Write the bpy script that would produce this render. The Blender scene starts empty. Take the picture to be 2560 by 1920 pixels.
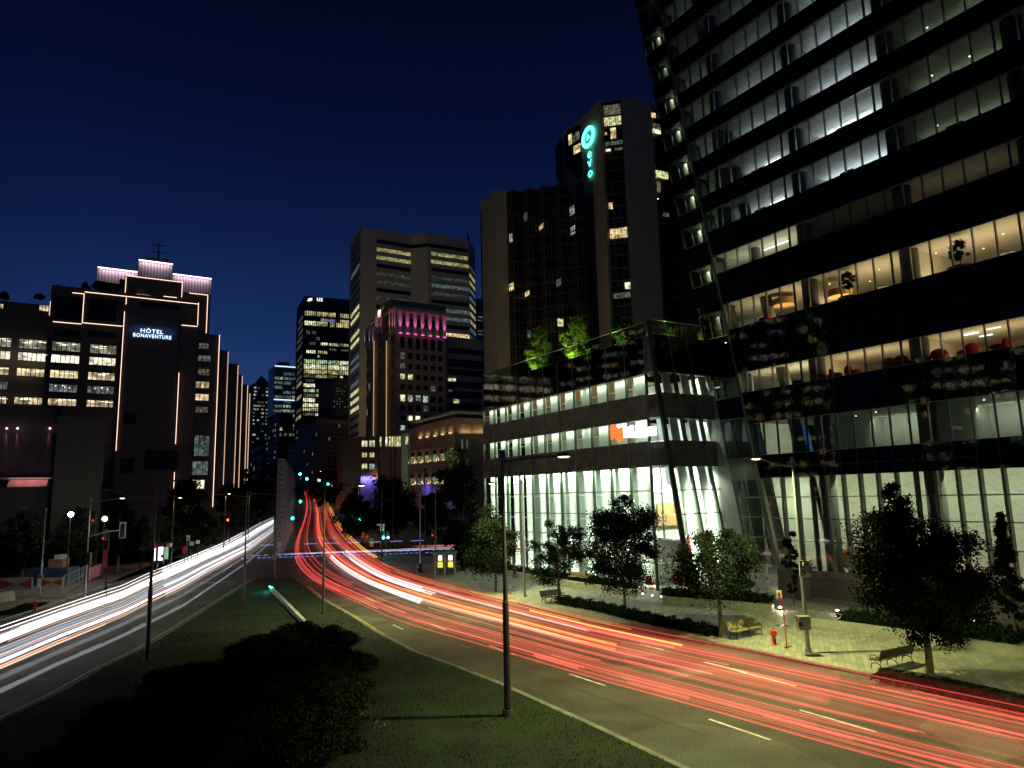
import bpy, math, random
import numpy as np
from mathutils import Vector
random.seed(7); RNG=np.random.default_rng(11)
C=bpy.context.scene.collection
SC=bpy.context.scene
# ---------------------------------------------------------------- camera
F=1774.0; H=8.7
def _n(v): return v/np.linalg.norm(v)
Zc=_n(np.array([-280.,11360.,-F])); fwv=np.array([0,0,-1.]); Yc=_n(fwv-fwv.dot(Zc)*Zc); Xc=np.cross(Yc,Zc)
R=np.array([Xc,Yc,Zc]); CAM=np.array([0,0,H])
cd=bpy.data.cameras.new('camera'); cam=bpy.data.objects.new('camera',cd); C.objects.link(cam); SC.camera=cam
cd.sensor_width=36; cd.lens=36*F/2560; cd.clip_start=.1; cd.clip_end=5000
from mathutils import Matrix
cam.matrix_world=Matrix([[*R[0],0],[*R[1],0],[*R[2],H],[0,0,0,1]])
# ---------------------------------------------------------------- world, sun, exposure
SC.view_settings.view_transform='Standard'; SC.view_settings.look='None'
SC.view_settings.exposure=0; SC.view_settings.gamma=1
w=bpy.data.worlds.new('World'); SC.world=w; w.use_nodes=True
nt=w.node_tree; bgn=nt.nodes['Background']
# night sky: a vertical gradient of the last dusk light (direction based, the same from everywhere)
tc=nt.nodes.new('ShaderNodeTexCoord'); sp=nt.nodes.new('ShaderNodeSeparateXYZ'); nt.links.new(tc.outputs['Generated'],sp.inputs[0])
rp=nt.nodes.new('ShaderNodeValToRGB'); nt.links.new(sp.outputs[2],rp.inputs[0])
cr=rp.color_ramp; cr.interpolation='EASE'
cr.interpolation='LINEAR'
cr.elements[0].position=0.0; cr.elements[0].color=(.026,.080,.205,1)
cr.elements[1].position=.66; cr.elements[1].color=(.0006,.0012,.0075,1)
for p_,c_ in ((.10,(.018,.058,.172,1)),(.22,(.009,.028,.112,1)),(.36,(.0032,.0105,.055,1)),(.48,(.0015,.0044,.027,1))):
    e=cr.elements.new(p_); e.color=c_
mxx=nt.nodes.new('ShaderNodeMix'); mxx.data_type='RGBA'; mxx.blend_type='MULTIPLY'; mxx.inputs[0].default_value=1
xr=nt.nodes.new('ShaderNodeMapRange'); xr.inputs[1].default_value=-1.; xr.inputs[2].default_value=-.5; xr.inputs[3].default_value=.12; xr.inputs[4].default_value=1.0
nt.links.new(sp.outputs[0],xr.inputs[0]); nt.links.new(rp.outputs[0],mxx.inputs[6]); nt.links.new(xr.outputs[0],mxx.inputs[7])
nt.links.new(mxx.outputs[2],bgn.inputs[0]); bgn.inputs[1].default_value=1.0
cy=SC.cycles; SC.render.engine='CYCLES'
cy.use_denoising=True
try: cy.denoiser='OPENIMAGEDENOISE'
except Exception: pass
cy.use_light_tree=True; cy.max_bounces=5; cy.diffuse_bounces=3; cy.glossy_bounces=3; cy.transparent_max_bounces=220
cy.transmission_bounces=4; cy.sample_clamp_indirect=3; cy.caustics_reflective=False; cy.caustics_refractive=False
# ---------------------------------------------------------------- projection helpers (photo pixel, 2560x1920)
def ray(x,y):
    r=R@np.array([x-1280,960-y,-F]); return r/r[1]
def terr(Y):
    if Y<118: return 0.
    if Y<168: return .05*(Y-118)**2/100
    return 1.25+.05*(Y-168)
def G(x,y,dz=0.):
    r=ray(x,y); t=(dz-H)/r[2] if r[2]<0 else 1e9
    if 0<t<118: return CAM+r*t
    Y=100.
    while Y<1200:
        if H+r[2]*Y<=terr(Y)+dz: break
        Y+=.5
    return CAM+r*Y
def atY(x,y,Y): return CAM+ray(x,y)*Y
def atZ(x,y,z): r=ray(x,y); return CAM+r*((z-H)/r[2])
def hgt(x,y,p):
    # height where the pixel's ray passes the vertical line at p (nearest)
    r=ray(x,y); t=(p[0]*r[0]+p[1]*r[1])/(r[0]**2+r[1]**2); return H+r[2]*t
A=ray(200,1264); A=_n(np.array([A[0],A[1],0])); B=np.array([A[1],-A[0],0.])   # A: away-left, B: away-right
ZV=np.array([0,0,1.])
class Grid:
    def __init__(s,O): s.O=np.array([O[0],O[1],0.])
    def p(s,a,b,z): return s.O+A*a+B*b+ZV*z
    def onA(s,x,y,b=0):   # plane containing A at offset b -> (a,z)
        r=ray(x,y); q=s.O+B*b; t=((q-CAM)@B)/(r@B); P=CAM+r*t; return float((P-s.O)@A),float(P[2])
    def onB(s,x,y,a=0):   # plane containing B at offset a -> (b,z)
        r=ray(x,y); q=s.O+A*a; t=((q-CAM)@A)/(r@A); P=CAM+r*t; return float((P-s.O)@B),float(P[2])
# ---------------------------------------------------------------- mesh helpers
class MB:
    def __init__(s): s.v=[]; s.f=[]
    def add(s,vs,fs):
        k=len(s.v); s.v+= [tuple(map(float,q)) for q in vs]; s.f+=[tuple(k+i for i in q) for q in fs]; return s
    def hexa(s,q):  # 8 pts: bottom 4, top 4
        return s.add(q,[(0,3,2,1),(4,5,6,7),(0,1,5,4),(1,2,6,5),(2,3,7,6),(3,0,4,7)])
    def box(s,x0,x1,y0,y1,z0,z1):
        return s.hexa([(x0,y0,z0),(x1,y0,z0),(x1,y1,z0),(x0,y1,z0),(x0,y0,z1),(x1,y0,z1),(x1,y1,z1),(x0,y1,z1)])
    def gbox(s,g,a0,a1,b0,b1,z0,z1):
        return s.hexa([g.p(a0,b0,z0),g.p(a0,b1,z0),g.p(a1,b1,z0),g.p(a1,b0,z0),g.p(a0,b0,z1),g.p(a0,b1,z1),g.p(a1,b1,z1),g.p(a1,b0,z1)])
    def wbox(s,p0,p1,n,d0,d1,z0,z1):  # wall box from p0 to p1, thickness d0..d1 along n
        p0=np.array(p0[:2]);p1=np.array(p1[:2]);n=np.array(n[:2])
        L=lambda p,d,z:(p[0]+n[0]*d,p[1]+n[1]*d,z)
        return s.hexa([L(p0,d0,z0),L(p1,d0,z0),L(p1,d1,z0),L(p0,d1,z0),L(p0,d0,z1),L(p1,d0,z1),L(p1,d1,z1),L(p0,d1,z1)])
    def quad(s,a,b,c,d): return s.add([a,b,c,d],[(0,1,2,3)])
    def prism(s,poly,z0,z1,tops=None):
        n=len(poly); vs=[(p[0],p[1],z0 if not callable(z0) else z0(p)) for p in poly]+[(p[0],p[1],z1 if not callable(z1) else z1(p)) for p in poly]
        return s.add(vs,[tuple(range(n-1,-1,-1)),tuple(range(n,2*n))]+[(i,(i+1)%n,n+(i+1)%n,n+i) for i in range(n)])
    def tube(s,pts,r,n=6,cap=True):
        pts=[np.array(p,float) for p in pts]; m=len(pts); rs=r if hasattr(r,'__len__') else [r]*m; vs=[]
        for i,p in enumerate(pts):
            d=_n(pts[min(i+1,m-1)]-pts[max(i-1,0)]+1e-9); u=np.cross(d,ZV)
            if np.linalg.norm(u)<.05: u=np.cross(d,np.array([1.,0,0]))
            u=_n(u); v=np.cross(d,u)
            vs+=[p+(u*math.cos(2*math.pi*k/n)+v*math.sin(2*math.pi*k/n))*rs[i] for k in range(n)]
        fs=[(i*n+k,i*n+(k+1)%n,(i+1)*n+(k+1)%n,(i+1)*n+k) for i in range(m-1) for k in range(n)]
        if cap: fs+=[tuple(range(n-1,-1,-1)),tuple((m-1)*n+k for k in range(n))]
        return s.add(vs,fs)
    def cyl(s,x,y,z0,z1,r,r1=None,n=16): return s.tube([(x,y,z0),(x,y,z1)],[r,r if r1 is None else r1],n)
    def lathe(s,c,prof,n=14):
        vs=[(c[0]+r*math.cos(2*math.pi*k/n),c[1]+r*math.sin(2*math.pi*k/n),c[2]+z) for r,z in prof for k in range(n)]; m=len(prof)
        return s.add(vs,[(i*n+k,i*n+(k+1)%n,(i+1)*n+(k+1)%n,(i+1)*n+k) for i in range(m-1) for k in range(n)]+[tuple(range(n-1,-1,-1)),tuple((m-1)*n+k for k in range(n))])
    def sphere(s,c,r,n=10,sq=(1,1,1)):
        prof=[(max(.001,math.sin(math.pi*i/n)),-math.cos(math.pi*i/n)) for i in range(n+1)]
        k=len(s.v); s.lathe((0,0,0),prof,n+4)
        for i in range(k,len(s.v)):
            x,y,z=s.v[i]; s.v[i]=(c[0]+x*r*sq[0],c[1]+y*r*sq[1],c[2]+z*r*sq[2])
        return s
    def build(s,name,m,parent=None,smooth=False):
        me=bpy.data.meshes.new(name); me.from_pydata(s.v,[],s.f); me.update(); 
        if m: me.materials.append(m)
        if smooth:
            for p in me.polygons: p.use_smooth=True
        o=bpy.data.objects.new(name,me); C.objects.link(o)
        if parent:
            o.parent=parent; o.matrix_parent_inverse=parent.matrix_world.inverted()
            if parent.matrix_parent_inverse: pass
        return o
def tag(o,label=None,cat=None,group=None,kind=None):
    if label:o['label']=label
    if cat:o['category']=cat
    if group:o['group']=group
    if kind:o['kind']=kind
    return o
def thing(name,label,cat,loc=(0,0,0),rz=0,group=None):
    o=bpy.data.objects.new(name,None); C.objects.link(o); o.empty_display_size=.5
    o.matrix_world=Matrix.Translation(Vector([float(c) for c in loc]))@Matrix.Rotation(rz,4,'Z')
    return tag(o,label,cat,group)
def part(name,mb,m,parent,smooth=False):  # mesh given in the parent's local space
    me=mb.build(name,m,None,smooth); me.parent=parent; return me
def wpart(name,mb,m,parent,smooth=False): # mesh given in world space; parent un-rotated
    l=parent
    off=np.zeros(3)
    while l is not None: off+=np.array(l.location); l=l.parent
    mb.v=[tuple(np.array(v)-off) for v in mb.v]
    o=mb.build(name,m,None,smooth); o.parent=parent; return o
def struct(name,mb,m): return tag(mb.build(name,m),kind='structure')
def dup(root,loc,rz=0,label=None,group=None,scale=None):
    r=root.copy(); C.objects.link(r); r.location=loc; r.rotation_euler=(0,0,rz)
    if scale: r.scale=scale
    if label:r['label']=label
    if group:r['group']=group
    for ch in list(root.children):
        c=ch.copy(); C.objects.link(c); c.parent=r
        for q in ch.children:
            d=q.copy(); C.objects.link(d); d.parent=c
    return r
# ---------------------------------------------------------------- materials
def mat(name,col,rough=.7,metal=0.,emis=None,es=0.,nscale=None,namt=.25,bump=0.,bscale=None,spec=.5,col2=None,estr=(1,1),alpha=None):
    m=bpy.data.materials.new(name); m.use_nodes=True; m.cycles.emission_sampling='NONE'; t=m.node_tree; b=t.nodes['Principled BSDF']
    b.inputs['Base Color'].default_value=(*col,1); b.inputs['Roughness'].default_value=rough; b.inputs['Metallic'].default_value=metal
    b.inputs['Specular IOR Level'].default_value=spec
    if nscale:
        tcn=t.nodes.new('ShaderNodeTexCoord'); nz=t.nodes.new('ShaderNodeTexNoise'); nz.inputs['Scale'].default_value=nscale; nz.inputs['Detail'].default_value=5
        t.links.new(tcn.outputs['Object'],nz.inputs['Vector'])
        r=t.nodes.new('ShaderNodeValToRGB'); t.links.new(nz.outputs[0],r.inputs[0])
        c2=col2 or tuple(c*(1+namt) for c in col)
        r.color_ramp.elements[0].position=.35; r.color_ramp.elements[1].position=.65
        r.color_ramp.elements[0].color=(*[c*(1-namt) for c in col],1); r.color_ramp.elements[1].color=(*c2,1)
        t.links.new(r.outputs[0],b.inputs['Base Color'])
        if emis:
            r2=t.nodes.new('ShaderNodeMapRange'); r2.inputs[1].default_value=.3; r2.inputs[2].default_value=.7; r2.inputs[3].default_value=es*estr[0]; r2.inputs[4].default_value=es*estr[1]
            t.links.new(nz.outputs[0],r2.inputs[0]); t.links.new(r2.outputs[0],b.inputs['Emission Strength'])
    if bump:
        tcn=t.nodes.new('ShaderNodeTexCoord'); nz=t.nodes.new('ShaderNodeTexNoise'); nz.inputs['Scale'].default_value=bscale or 5; nz.inputs['Detail'].default_value=3
        t.links.new(tcn.outputs['Object'],nz.inputs['Vector']); bp=t.nodes.new('ShaderNodeBump'); bp.inputs['Strength'].default_value=bump; bp.inputs['Distance'].default_value=.05
        t.links.new(nz.outputs[0],bp.inputs['Height']); t.links.new(bp.outputs[0],b.inputs['Normal'])
    if emis:
        b.inputs['Emission Color'].default_value=(*emis,1)
        if not nscale: b.inputs['Emission Strength'].default_value=es
    return m
def winmat(name,col,s,lo=.25,scale=.9):
    # a lit room behind a window: brighter and darker patches (furniture, ceiling lights)
    m=mat(name,(.02,.02,.02),.15,emis=col,es=s); t=m.node_tree; b=t.nodes['Principled BSDF']
    tcn=t.nodes.new('ShaderNodeTexCoord'); mp=t.nodes.new('ShaderNodeMapping'); mp.inputs['Scale'].default_value=(scale,scale,scale*1.3)
    v=t.nodes.new('ShaderNodeTexVoronoi'); v.distance='CHEBYCHEV'; v.inputs['Scale'].default_value=1
    nz=t.nodes.new('ShaderNodeTexNoise'); nz.inputs['Scale'].default_value=2.2*scale; nz.inputs['Detail'].default_value=4
    t.links.new(tcn.outputs['Object'],mp.inputs[0]); t.links.new(mp.outputs[0],v.inputs[0]); t.links.new(tcn.outputs['Object'],nz.inputs['Vector'])
    mr=t.nodes.new('ShaderNodeMapRange'); mr.inputs[1].default_value=.35; mr.inputs[2].default_value=.65; mr.inputs[3].default_value=lo; mr.inputs[4].default_value=1.3
    sx=t.nodes.new('ShaderNodeSeparateColor'); t.links.new(v.outputs['Color'],sx.inputs[0])
    mu=t.nodes.new('ShaderNodeMath'); mu.operation='MULTIPLY'; t.links.new(nz.outputs[0],mr.inputs[0]); t.links.new(mr.outputs[0],mu.inputs[0])
    m2=t.nodes.new('ShaderNodeMapRange'); m2.inputs[3].default_value=.4*s; m2.inputs[4].default_value=1.5*s; t.links.new(sx.outputs[0],m2.inputs[0]); t.links.new(m2.outputs[0],mu.inputs[1])
    t.links.new(mu.outputs[0],b.inputs['Emission Strength']); return m
def glassmat(name,tint=(.8,.85,.83),bump=.0,bscale=.6,ior=1.5,boost=1.):
    m=bpy.data.materials.new(name); m.use_nodes=True; t=m.node_tree; t.nodes.clear()
    o=t.nodes.new('ShaderNodeOutputMaterial'); mx=t.nodes.new('ShaderNodeMixShader'); tr=t.nodes.new('ShaderNodeBsdfTransparent'); gl=t.nodes.new('ShaderNodeBsdfGlossy'); fr=t.nodes.new('ShaderNodeFresnel')
    tr.inputs[0].default_value=(*tint,1); gl.inputs['Roughness'].default_value=.02; gl.inputs[0].default_value=(.9*boost,.92*boost,.92*boost,1); fr.inputs[0].default_value=ior
    ge=t.nodes.new('ShaderNodeNewGeometry'); iv=t.nodes.new('ShaderNodeMath'); iv.operation='SUBTRACT'; iv.inputs[0].default_value=1; t.links.new(ge.outputs['Backfacing'],iv.inputs[1]); ml=t.nodes.new('ShaderNodeMath'); ml.operation='MULTIPLY'; t.links.new(fr.outputs[0],ml.inputs[0]); t.links.new(iv.outputs[0],ml.inputs[1]); t.links.new(ml.outputs[0],mx.inputs[0]); t.links.new(tr.outputs[0],mx.inputs[1]); t.links.new(gl.outputs[0],mx.inputs[2]); t.links.new(mx.outputs[0],o.inputs[0])
    if bump:
        tcn=t.nodes.new('ShaderNodeTexCoord'); nz=t.nodes.new('ShaderNodeTexNoise'); nz.inputs['Scale'].default_value=bscale; nz.inputs['Detail'].default_value=2
        t.links.new(tcn.outputs['Object'],nz.inputs['Vector']); bp=t.nodes.new('ShaderNodeBump'); bp.inputs['Strength'].default_value=bump; bp.inputs['Distance'].default_value=.1
        t.links.new(nz.outputs[0],bp.inputs['Height']); t.links.new(bp.outputs[0],gl.inputs['Normal']); t.links.new(bp.outputs[0],fr.inputs['Normal'])
    return m
def glowmat(name,col,s,additive=True,pulse=0):
    m=bpy.data.materials.new(name); m.use_nodes=True; t=m.node_tree; t.nodes.clear()
    o=t.nodes.new('ShaderNodeOutputMaterial'); e=t.nodes.new('ShaderNodeEmission'); e.inputs[0].default_value=(*col,1); e.inputs[1].default_value=s
    if additive:
        tr=t.nodes.new('ShaderNodeBsdfTransparent'); ad=t.nodes.new('ShaderNodeAddShader'); t.links.new(tr.outputs[0],ad.inputs[0]); t.links.new(e.outputs[0],ad.inputs[1]); t.links.new(ad.outputs[0],o.inputs[0])
    else: t.links.new(e.outputs[0],o.inputs[0])
    m.cycles.emission_sampling='NONE'
    return m
def area(name,loc,dirv,sx,sy,power,col,parent=None,xdir=None):
    l=bpy.data.lights.new(name,'AREA'); l.shape='RECTANGLE'; l.size=sx; l.size_y=sy; l.energy=power; l.color=col
    o=bpy.data.objects.new(name,l); C.objects.link(o)
    z=-_n(np.array(dirv,float)); x=np.array(xdir if xdir is not None else A,float); x=_n(x-(x@z)*z); y=np.cross(z,x)
    o.matrix_world=Matrix([[x[0],y[0],z[0],loc[0]],[x[1],y[1],z[1],loc[1]],[x[2],y[2],z[2],loc[2]],[0,0,0,1]])
    if parent: o.parent=parent; o.matrix_parent_inverse=Matrix.Translation(-Vector(parent.location))
    return o
def spot(name,loc,dirv,power,col,ang=120,blend=.6,r=.15,parent=None):
    l=bpy.data.lights.new(name,'SPOT'); l.energy=power; l.color=col; l.spot_size=math.radians(ang); l.spot_blend=blend; l.shadow_soft_size=r
    o=bpy.data.objects.new(name,l); C.objects.link(o); o.location=[float(c) for c in loc]
    o.rotation_euler=Vector([float(c) for c in dirv]).to_track_quat('-Z','Y').to_euler()
    return o
M={}
M['asphalt']=mat('asphalt',(.075,.073,.066),.75,nscale=.35,namt=.3,bump=.35,bscale=25,spec=.3)
t=M['asphalt'].node_tree; b=t.nodes['Principled BSDF']; lk=b.inputs['Base Color'].links[0].from_socket
tcn=t.nodes.new('ShaderNodeTexCoord'); v=t.nodes.new('ShaderNodeTexVoronoi'); v.inputs['Scale'].default_value=.13; v.inputs['Randomness'].default_value=1
n2=t.nodes.new('ShaderNodeTexNoise'); n2.inputs['Scale'].default_value=14; n2.inputs['Detail'].default_value=8
mm=t.nodes.new('ShaderNodeMapRange'); mm.inputs[3].default_value=.62; mm.inputs[4].default_value=1.3; sx_=t.nodes.new('ShaderNodeSeparateColor')
t.links.new(tcn.outputs['Object'],v.inputs['Vector']); t.links.new(tcn.outputs['Object'],n2.inputs['Vector']); t.links.new(v.outputs['Color'],sx_.inputs[0]); t.links.new(sx_.outputs[0],mm.inputs[0])
m3=t.nodes.new('ShaderNodeMapRange'); m3.inputs[1].default_value=.35; m3.inputs[2].default_value=.65; m3.inputs[3].default_value=.6; m3.inputs[4].default_value=1.35; t.links.new(n2.outputs[0],m3.inputs[0])
mu=t.nodes.new('ShaderNodeMath'); mu.operation='MULTIPLY'; t.links.new(mm.outputs[0],mu.inputs[0]); t.links.new(m3.outputs[0],mu.inputs[1])
mx=t.nodes.new('ShaderNodeMix'); mx.data_type='RGBA'; mx.blend_type='MULTIPLY'; mx.inputs[0].default_value=1; t.links.new(lk,mx.inputs[6]); t.links.new(mu.outputs[0],mx.inputs[7]); t.links.new(mx.outputs[2],b.inputs['Base Color'])
M['ground']=mat('far_ground',(.03,.03,.028),.9,nscale=.2)
M['soil']=mat('lawn_soil',(.010,.018,.004),.95,nscale=.45,namt=.55,bump=.7,bscale=9)
M['grass']=mat('grass_blades',(.013,.066,.003),.6,nscale=.5,namt=.45)
M['curb']=mat('kerb_concrete',(.20,.19,.16),.8,nscale=1.5,bump=.2)
M['yellow']=mat('yellow_paint',(.75,.50,.02),.6,nscale=4,namt=.2)
M['whitep']=mat('white_road_paint',(.55,.54,.5),.6,nscale=3,namt=.3)
M['conc']=mat('grey_concrete',(.28,.27,.24),.85,nscale=.6,namt=.15,bump=.15,bscale=8)
M['planter']=mat('planter_granite',(.32,.32,.27),.7,nscale=2,namt=.15,bump=.2)
M['hotelwall']=mat('brown_concrete',(.085,.07,.058),.9,nscale=.35,namt=.15,bump=.3,bscale=6)
M['beige']=mat('beige_stone',(.37,.31,.215),.85,nscale=.15,namt=.08)
M['brick']=mat('warm_brick',(.34,.225,.15),.85,nscale=.5,namt=.12)
M['brick2']=mat('pale_brick',(.36,.27,.19),.85,nscale=.5,namt=.12)
M['evoc']=mat('ribbed_concrete',(.25,.215,.14),.9,nscale=.25,namt=.08)
M['dark']=mat('dark_glazing',(.010,.010,.011),.3,nscale=.8,spec=.12)
M['darkmetal']=mat('dark_metal',(.03,.03,.03),.4,metal=.6,nscale=6)
M['pole']=mat('pole_bronze',(.11,.09,.075),.45,metal=.4,nscale=3,namt=.15)
M['poleg']=mat('pole_galvanised',(.30,.30,.29),.4,metal=.5,nscale=3,namt=.15)
M['mull']=mat('aluminium_mullion',(.36,.37,.37),.35,metal=.6,nscale=3,namt=.1)
M['mulld']=mat('dark_mullion',(.05,.055,.05),.35,metal=.5,nscale=3,namt=.1)
M['mullg']=mat('green_grey_mullion',(.13,.15,.12),.35,metal=.5,nscale=3,namt=.1)
M['bark']=mat('bark',(.10,.085,.06),.9,nscale=6,bump=.5,bscale=20)
M['leaf']=mat('leaves_green',(.013,.030,.006),.8,spec=.12,nscale=1.5,namt=.5)
M['leafd']=mat('leaves_dark',(.007,.013,.004),.8,spec=.12,nscale=1.5,namt=.4)
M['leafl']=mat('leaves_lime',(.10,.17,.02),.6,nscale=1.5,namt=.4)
M['black']=mat('black_paint',(.015,.015,.015),.5,nscale=8)
M['red']=mat('red_paint',(.55,.03,.03),.4,nscale=5,namt=.15)
M['redf']=mat('red_fabric',(.5,.02,.025),.8,nscale=6)
M['white']=mat('white_panel',(.78,.78,.74),.6,nscale=.5,namt=.05)
M['room']=mat('room_white',(.62,.62,.58),.8,nscale=.4,namt=.06)
M['roomg']=mat('room_grey',(.33,.34,.34),.8,nscale=.4,namt=.06)
M['wood']=mat('wood_slats',(.45,.26,.11),.5,nscale=3,namt=.2)
M['woodd']=mat('bench_wood_dark',(.10,.065,.04),.6,nscale=6)
M['woodl']=mat('bench_wood_pale',(.36,.30,.15),.6,nscale=6)
M['colg']=mat('column_grey',(.16,.16,.155),.7,nscale=1)
M['span']=mat('spandrel_glass',(.004,.005,.007),.03,spec=.55,nscale=1,bump=.07,bscale=1.1)
M['spang']=mat('spandrel_grey_glass',(.18,.18,.135),.15,spec=.45,nscale=.8,bump=.06,bscale=.5)
M['glass']=glassmat('window_glass',bump=.05,bscale=.5)
M['glassd']=glassmat('window_glass_dark',tint=(.6,.66,.63),bump=.05,bscale=.5)
M['ledd']=glowmat('led_warm_dim',(1,.62,.45),1.1,False)
M['led']=glowmat('led_warm',(1,.64,.48),2.6,False)
M['ledw']=glowmat('led_white',(1,.80,.86),3.5,False)
M['wwarm']=winmat('lit_window_warm',(1,.72,.34),1.0)
M['wwhite']=winmat('lit_window_white',(1,.92,.66),1.25)
M['wyel']=winmat('lit_window_yellow',(.95,.95,.45),.75)
M['wcool']=winmat('lit_window_cool',(.75,.95,.85),.5)
M['wdim']=winmat('lit_window_dim',(.9,.8,.55),.13)
M['wdimg']=winmat('lit_window_dim_green',(.55,.75,.6),.14)
M['wblue']=winmat('lit_window_blue',(.35,.45,1),.5)
M['wgreen']=winmat('lit_window_green',(.45,1,.3),.5)
LITS=['wwarm','wwhite','wyel','wcool','wdim','wdimg']

ct=bpy.data.materials.new('ceiling_tiles'); ct.use_nodes=True; t=ct.node_tree; b=t.nodes['Principled BSDF']; tcn=t.nodes.new('ShaderNodeTexCoord'); mp=t.nodes.new('ShaderNodeMapping'); mp.inputs['Rotation'].default_value=(0,0,math.radians(-31)); t.links.new(tcn.outputs['Object'],mp.inputs[0])
bt=t.nodes.new('ShaderNodeTexBrick'); bt.offset=0; bt.inputs['Scale'].default_value=1; bt.inputs['Brick Width'].default_value=1.36; bt.inputs['Row Height'].default_value=1.1; bt.inputs['Mortar Size'].default_value=.03
bt.inputs['Color1'].default_value=(.62,.62,.58,1); bt.inputs['Color2'].default_value=(.56,.56,.53,1); bt.inputs['Mortar'].default_value=(.38,.38,.36,1); t.links.new(mp.outputs[0],bt.inputs[0]); t.links.new(bt.outputs[0],b.inputs['Base Color']); M['ctile']=ct
def resample(P,n):
    P=np.array(P); s=np.r_[0,np.cumsum(np.linalg.norm(np.diff(P[:,:2],axis=0),axis=1))]; t=np.linspace(0,s[-1],n)
    return np.stack([np.interp(t,s,P[:,k]) for k in range(3)],1)
def smooth(P,k=5):
    for _ in range(k): Q=P.copy(); Q[1:-1]=(P[:-2]+2*P[1:-1]+P[2:])/4; P=Q
    return P
# ================================================================ THE SETTING
def grid_sheet(name,m,xs,ys,dz,kind='structure'):
    v=[(x,y,terr(y)+dz) for y in ys for x in xs]; nx=len(xs)
    f=[(j*nx+i,j*nx+i+1,(j+1)*nx+i+1,(j+1)*nx+i) for j in range(len(ys)-1) for i in range(nx-1)]
    mb=MB(); mb.add(v,f); return tag(mb.build(name,m),kind=kind)
ys=list(range(-60,110,20))+list(range(110,180,6))+list(range(180,1200,60))
grid_sheet('road',M['asphalt'],[-90,-45,0,45,90],ys,0.)
grid_sheet('ground',M['ground'],[-2500,-900,-300,-90,90,300,900,2500],[-1500,-400,-60]+ys[1:]+[2000,3500],-.06)
def offs(poly,d):
    P=[np.array(p[:2],float) for p in poly]; n=len(P); out=[]
    ar=sum(P[i][0]*P[(i+1)%n][1]-P[(i+1)%n][0]*P[i][1] for i in range(n)); sg=1 if ar>0 else -1
    for i in range(n):
        e1=_n(P[i]-P[i-1]); e2=_n(P[(i+1)%n]-P[i]); nn=np.array([-e1[1]-e2[1],e1[0]+e2[0]])*sg
        nn=nn/max(.6,np.linalg.norm(nn))
        out.append(P[i]+nn*d)
    return out
def gp(pts,dz=0.): return [G(x,y,dz) for x,y in pts]
IR=gp([(735,1446),(765,1466),(809,1501),(881,1541),(953,1588),(1044,1635),(1134,1667),(1264,1718),(1351,1758),(1496,1823),(1700,1920)])
d=_n(IR[-1]-IR[-3]); IR+= [IR[-1]+d*12,IR[-1]+d*34]
IL=gp([(0,1805),(145,1736),(253,1674),(362,1620),(434,1577),(542,1508),(622,1457),(640,1447)])
d=_n(IL[0]-IL[2]); IL=[IL[0]+d*30,IL[0]+d*10]+IL
isl=[(p[0],p[1]) for p in IR[::-1]+IL[::-1]] if False else [(p[0],p[1]) for p in IL+IR]
ar=MB().prism(isl,-.02,.15); struct('kerb',ar,M['curb'])
lawn=offs(isl,-.28) if False else offs(isl,.28)
# make sure the offset went inwards
def area2(P): return abs(sum(P[i][0]*P[(i+1)%len(P)][1]-P[(i+1)%len(P)][0]*P[i][1] for i in range(len(P))))
if area2(lawn)>area2(isl): lawn=offs(isl,-.28)
struct('lawn_ground',MB().prism(lawn,.1,.165),M['soil'])
def inpoly(x,y,P):
    c=np.zeros_like(x,bool); n=len(P)
    for i in range(n):
        x0,y0=P[i][:2]; x1,y1=P[(i+1)%n][:2]
        if y0==y1: continue
        k=((y0>y)!=(y1>y))&(x<(x1-x0)*(y-y0)/(y1-y0)+x0); c^=k
    return c
def npmesh(name,V,Fc,m,k=4):
    me=bpy.data.meshes.new(name); n=len(V); f=len(Fc); me.vertices.add(n); me.vertices.foreach_set('co',V.astype(np.float32).ravel())
    me.loops.add(f*k); me.loops.foreach_set('vertex_index',Fc.astype(np.int32).ravel()); me.polygons.add(f)
    me.polygons.foreach_set('loop_start',np.arange(0,f*k,k,dtype=np.int32)); me.update(calc_edges=True); me.validate(); me.materials.append(m)
    o=bpy.data.objects.new(name,me); C.objects.link(o); return o
def blades(name,P,z,hh,wd,m,lean=.4):
    n=len(P); an=RNG.uniform(0,math.pi,n); h=hh*RNG.uniform(.5,1.2,n); w_=wd*RNG.uniform(.6,1.3,n)
    dx=np.cos(an)*w_;dy=np.sin(an)*w_; lx=RNG.normal(0,lean,n)*h; ly=RNG.normal(0,lean,n)*h
    V=np.zeros((n,3,3)); V[:,0]=np.stack([P[:,0]-dx,P[:,1]-dy,z+0*h],1);V[:,1]=np.stack([P[:,0]+dx,P[:,1]+dy,z+0*h],1);V[:,2]=np.stack([P[:,0]+lx,P[:,1]+ly,z+h],1)
    return npmesh(name,V.reshape(-1,3),np.arange(n*3).reshape(-1,3),m,3)
LX=[p[0] for p in lawn];LY=[p[1] for p in lawn]
N=420000
yy=8+ (90-8)*RNG.random(N)**1.6; xx=RNG.uniform(-45,12,N)
# denser near the camera
k=inpoly(xx,yy,lawn)&(np.abs(xx)<yy*.85+3); P=np.stack([xx[k],yy[k]],1)
n_=np.sin(P[:,0]*.9+1.3*np.sin(P[:,1]*.7))+np.sin(P[:,1]*1.1+P[:,0]*.37)
P=P[RNG.random(len(P))<.70+.26*n_]
tag(blades('grass',P,.15,.10,.018,M['grass']),kind='stuff',label='short green lawn on the wedge shaped traffic island')
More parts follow.
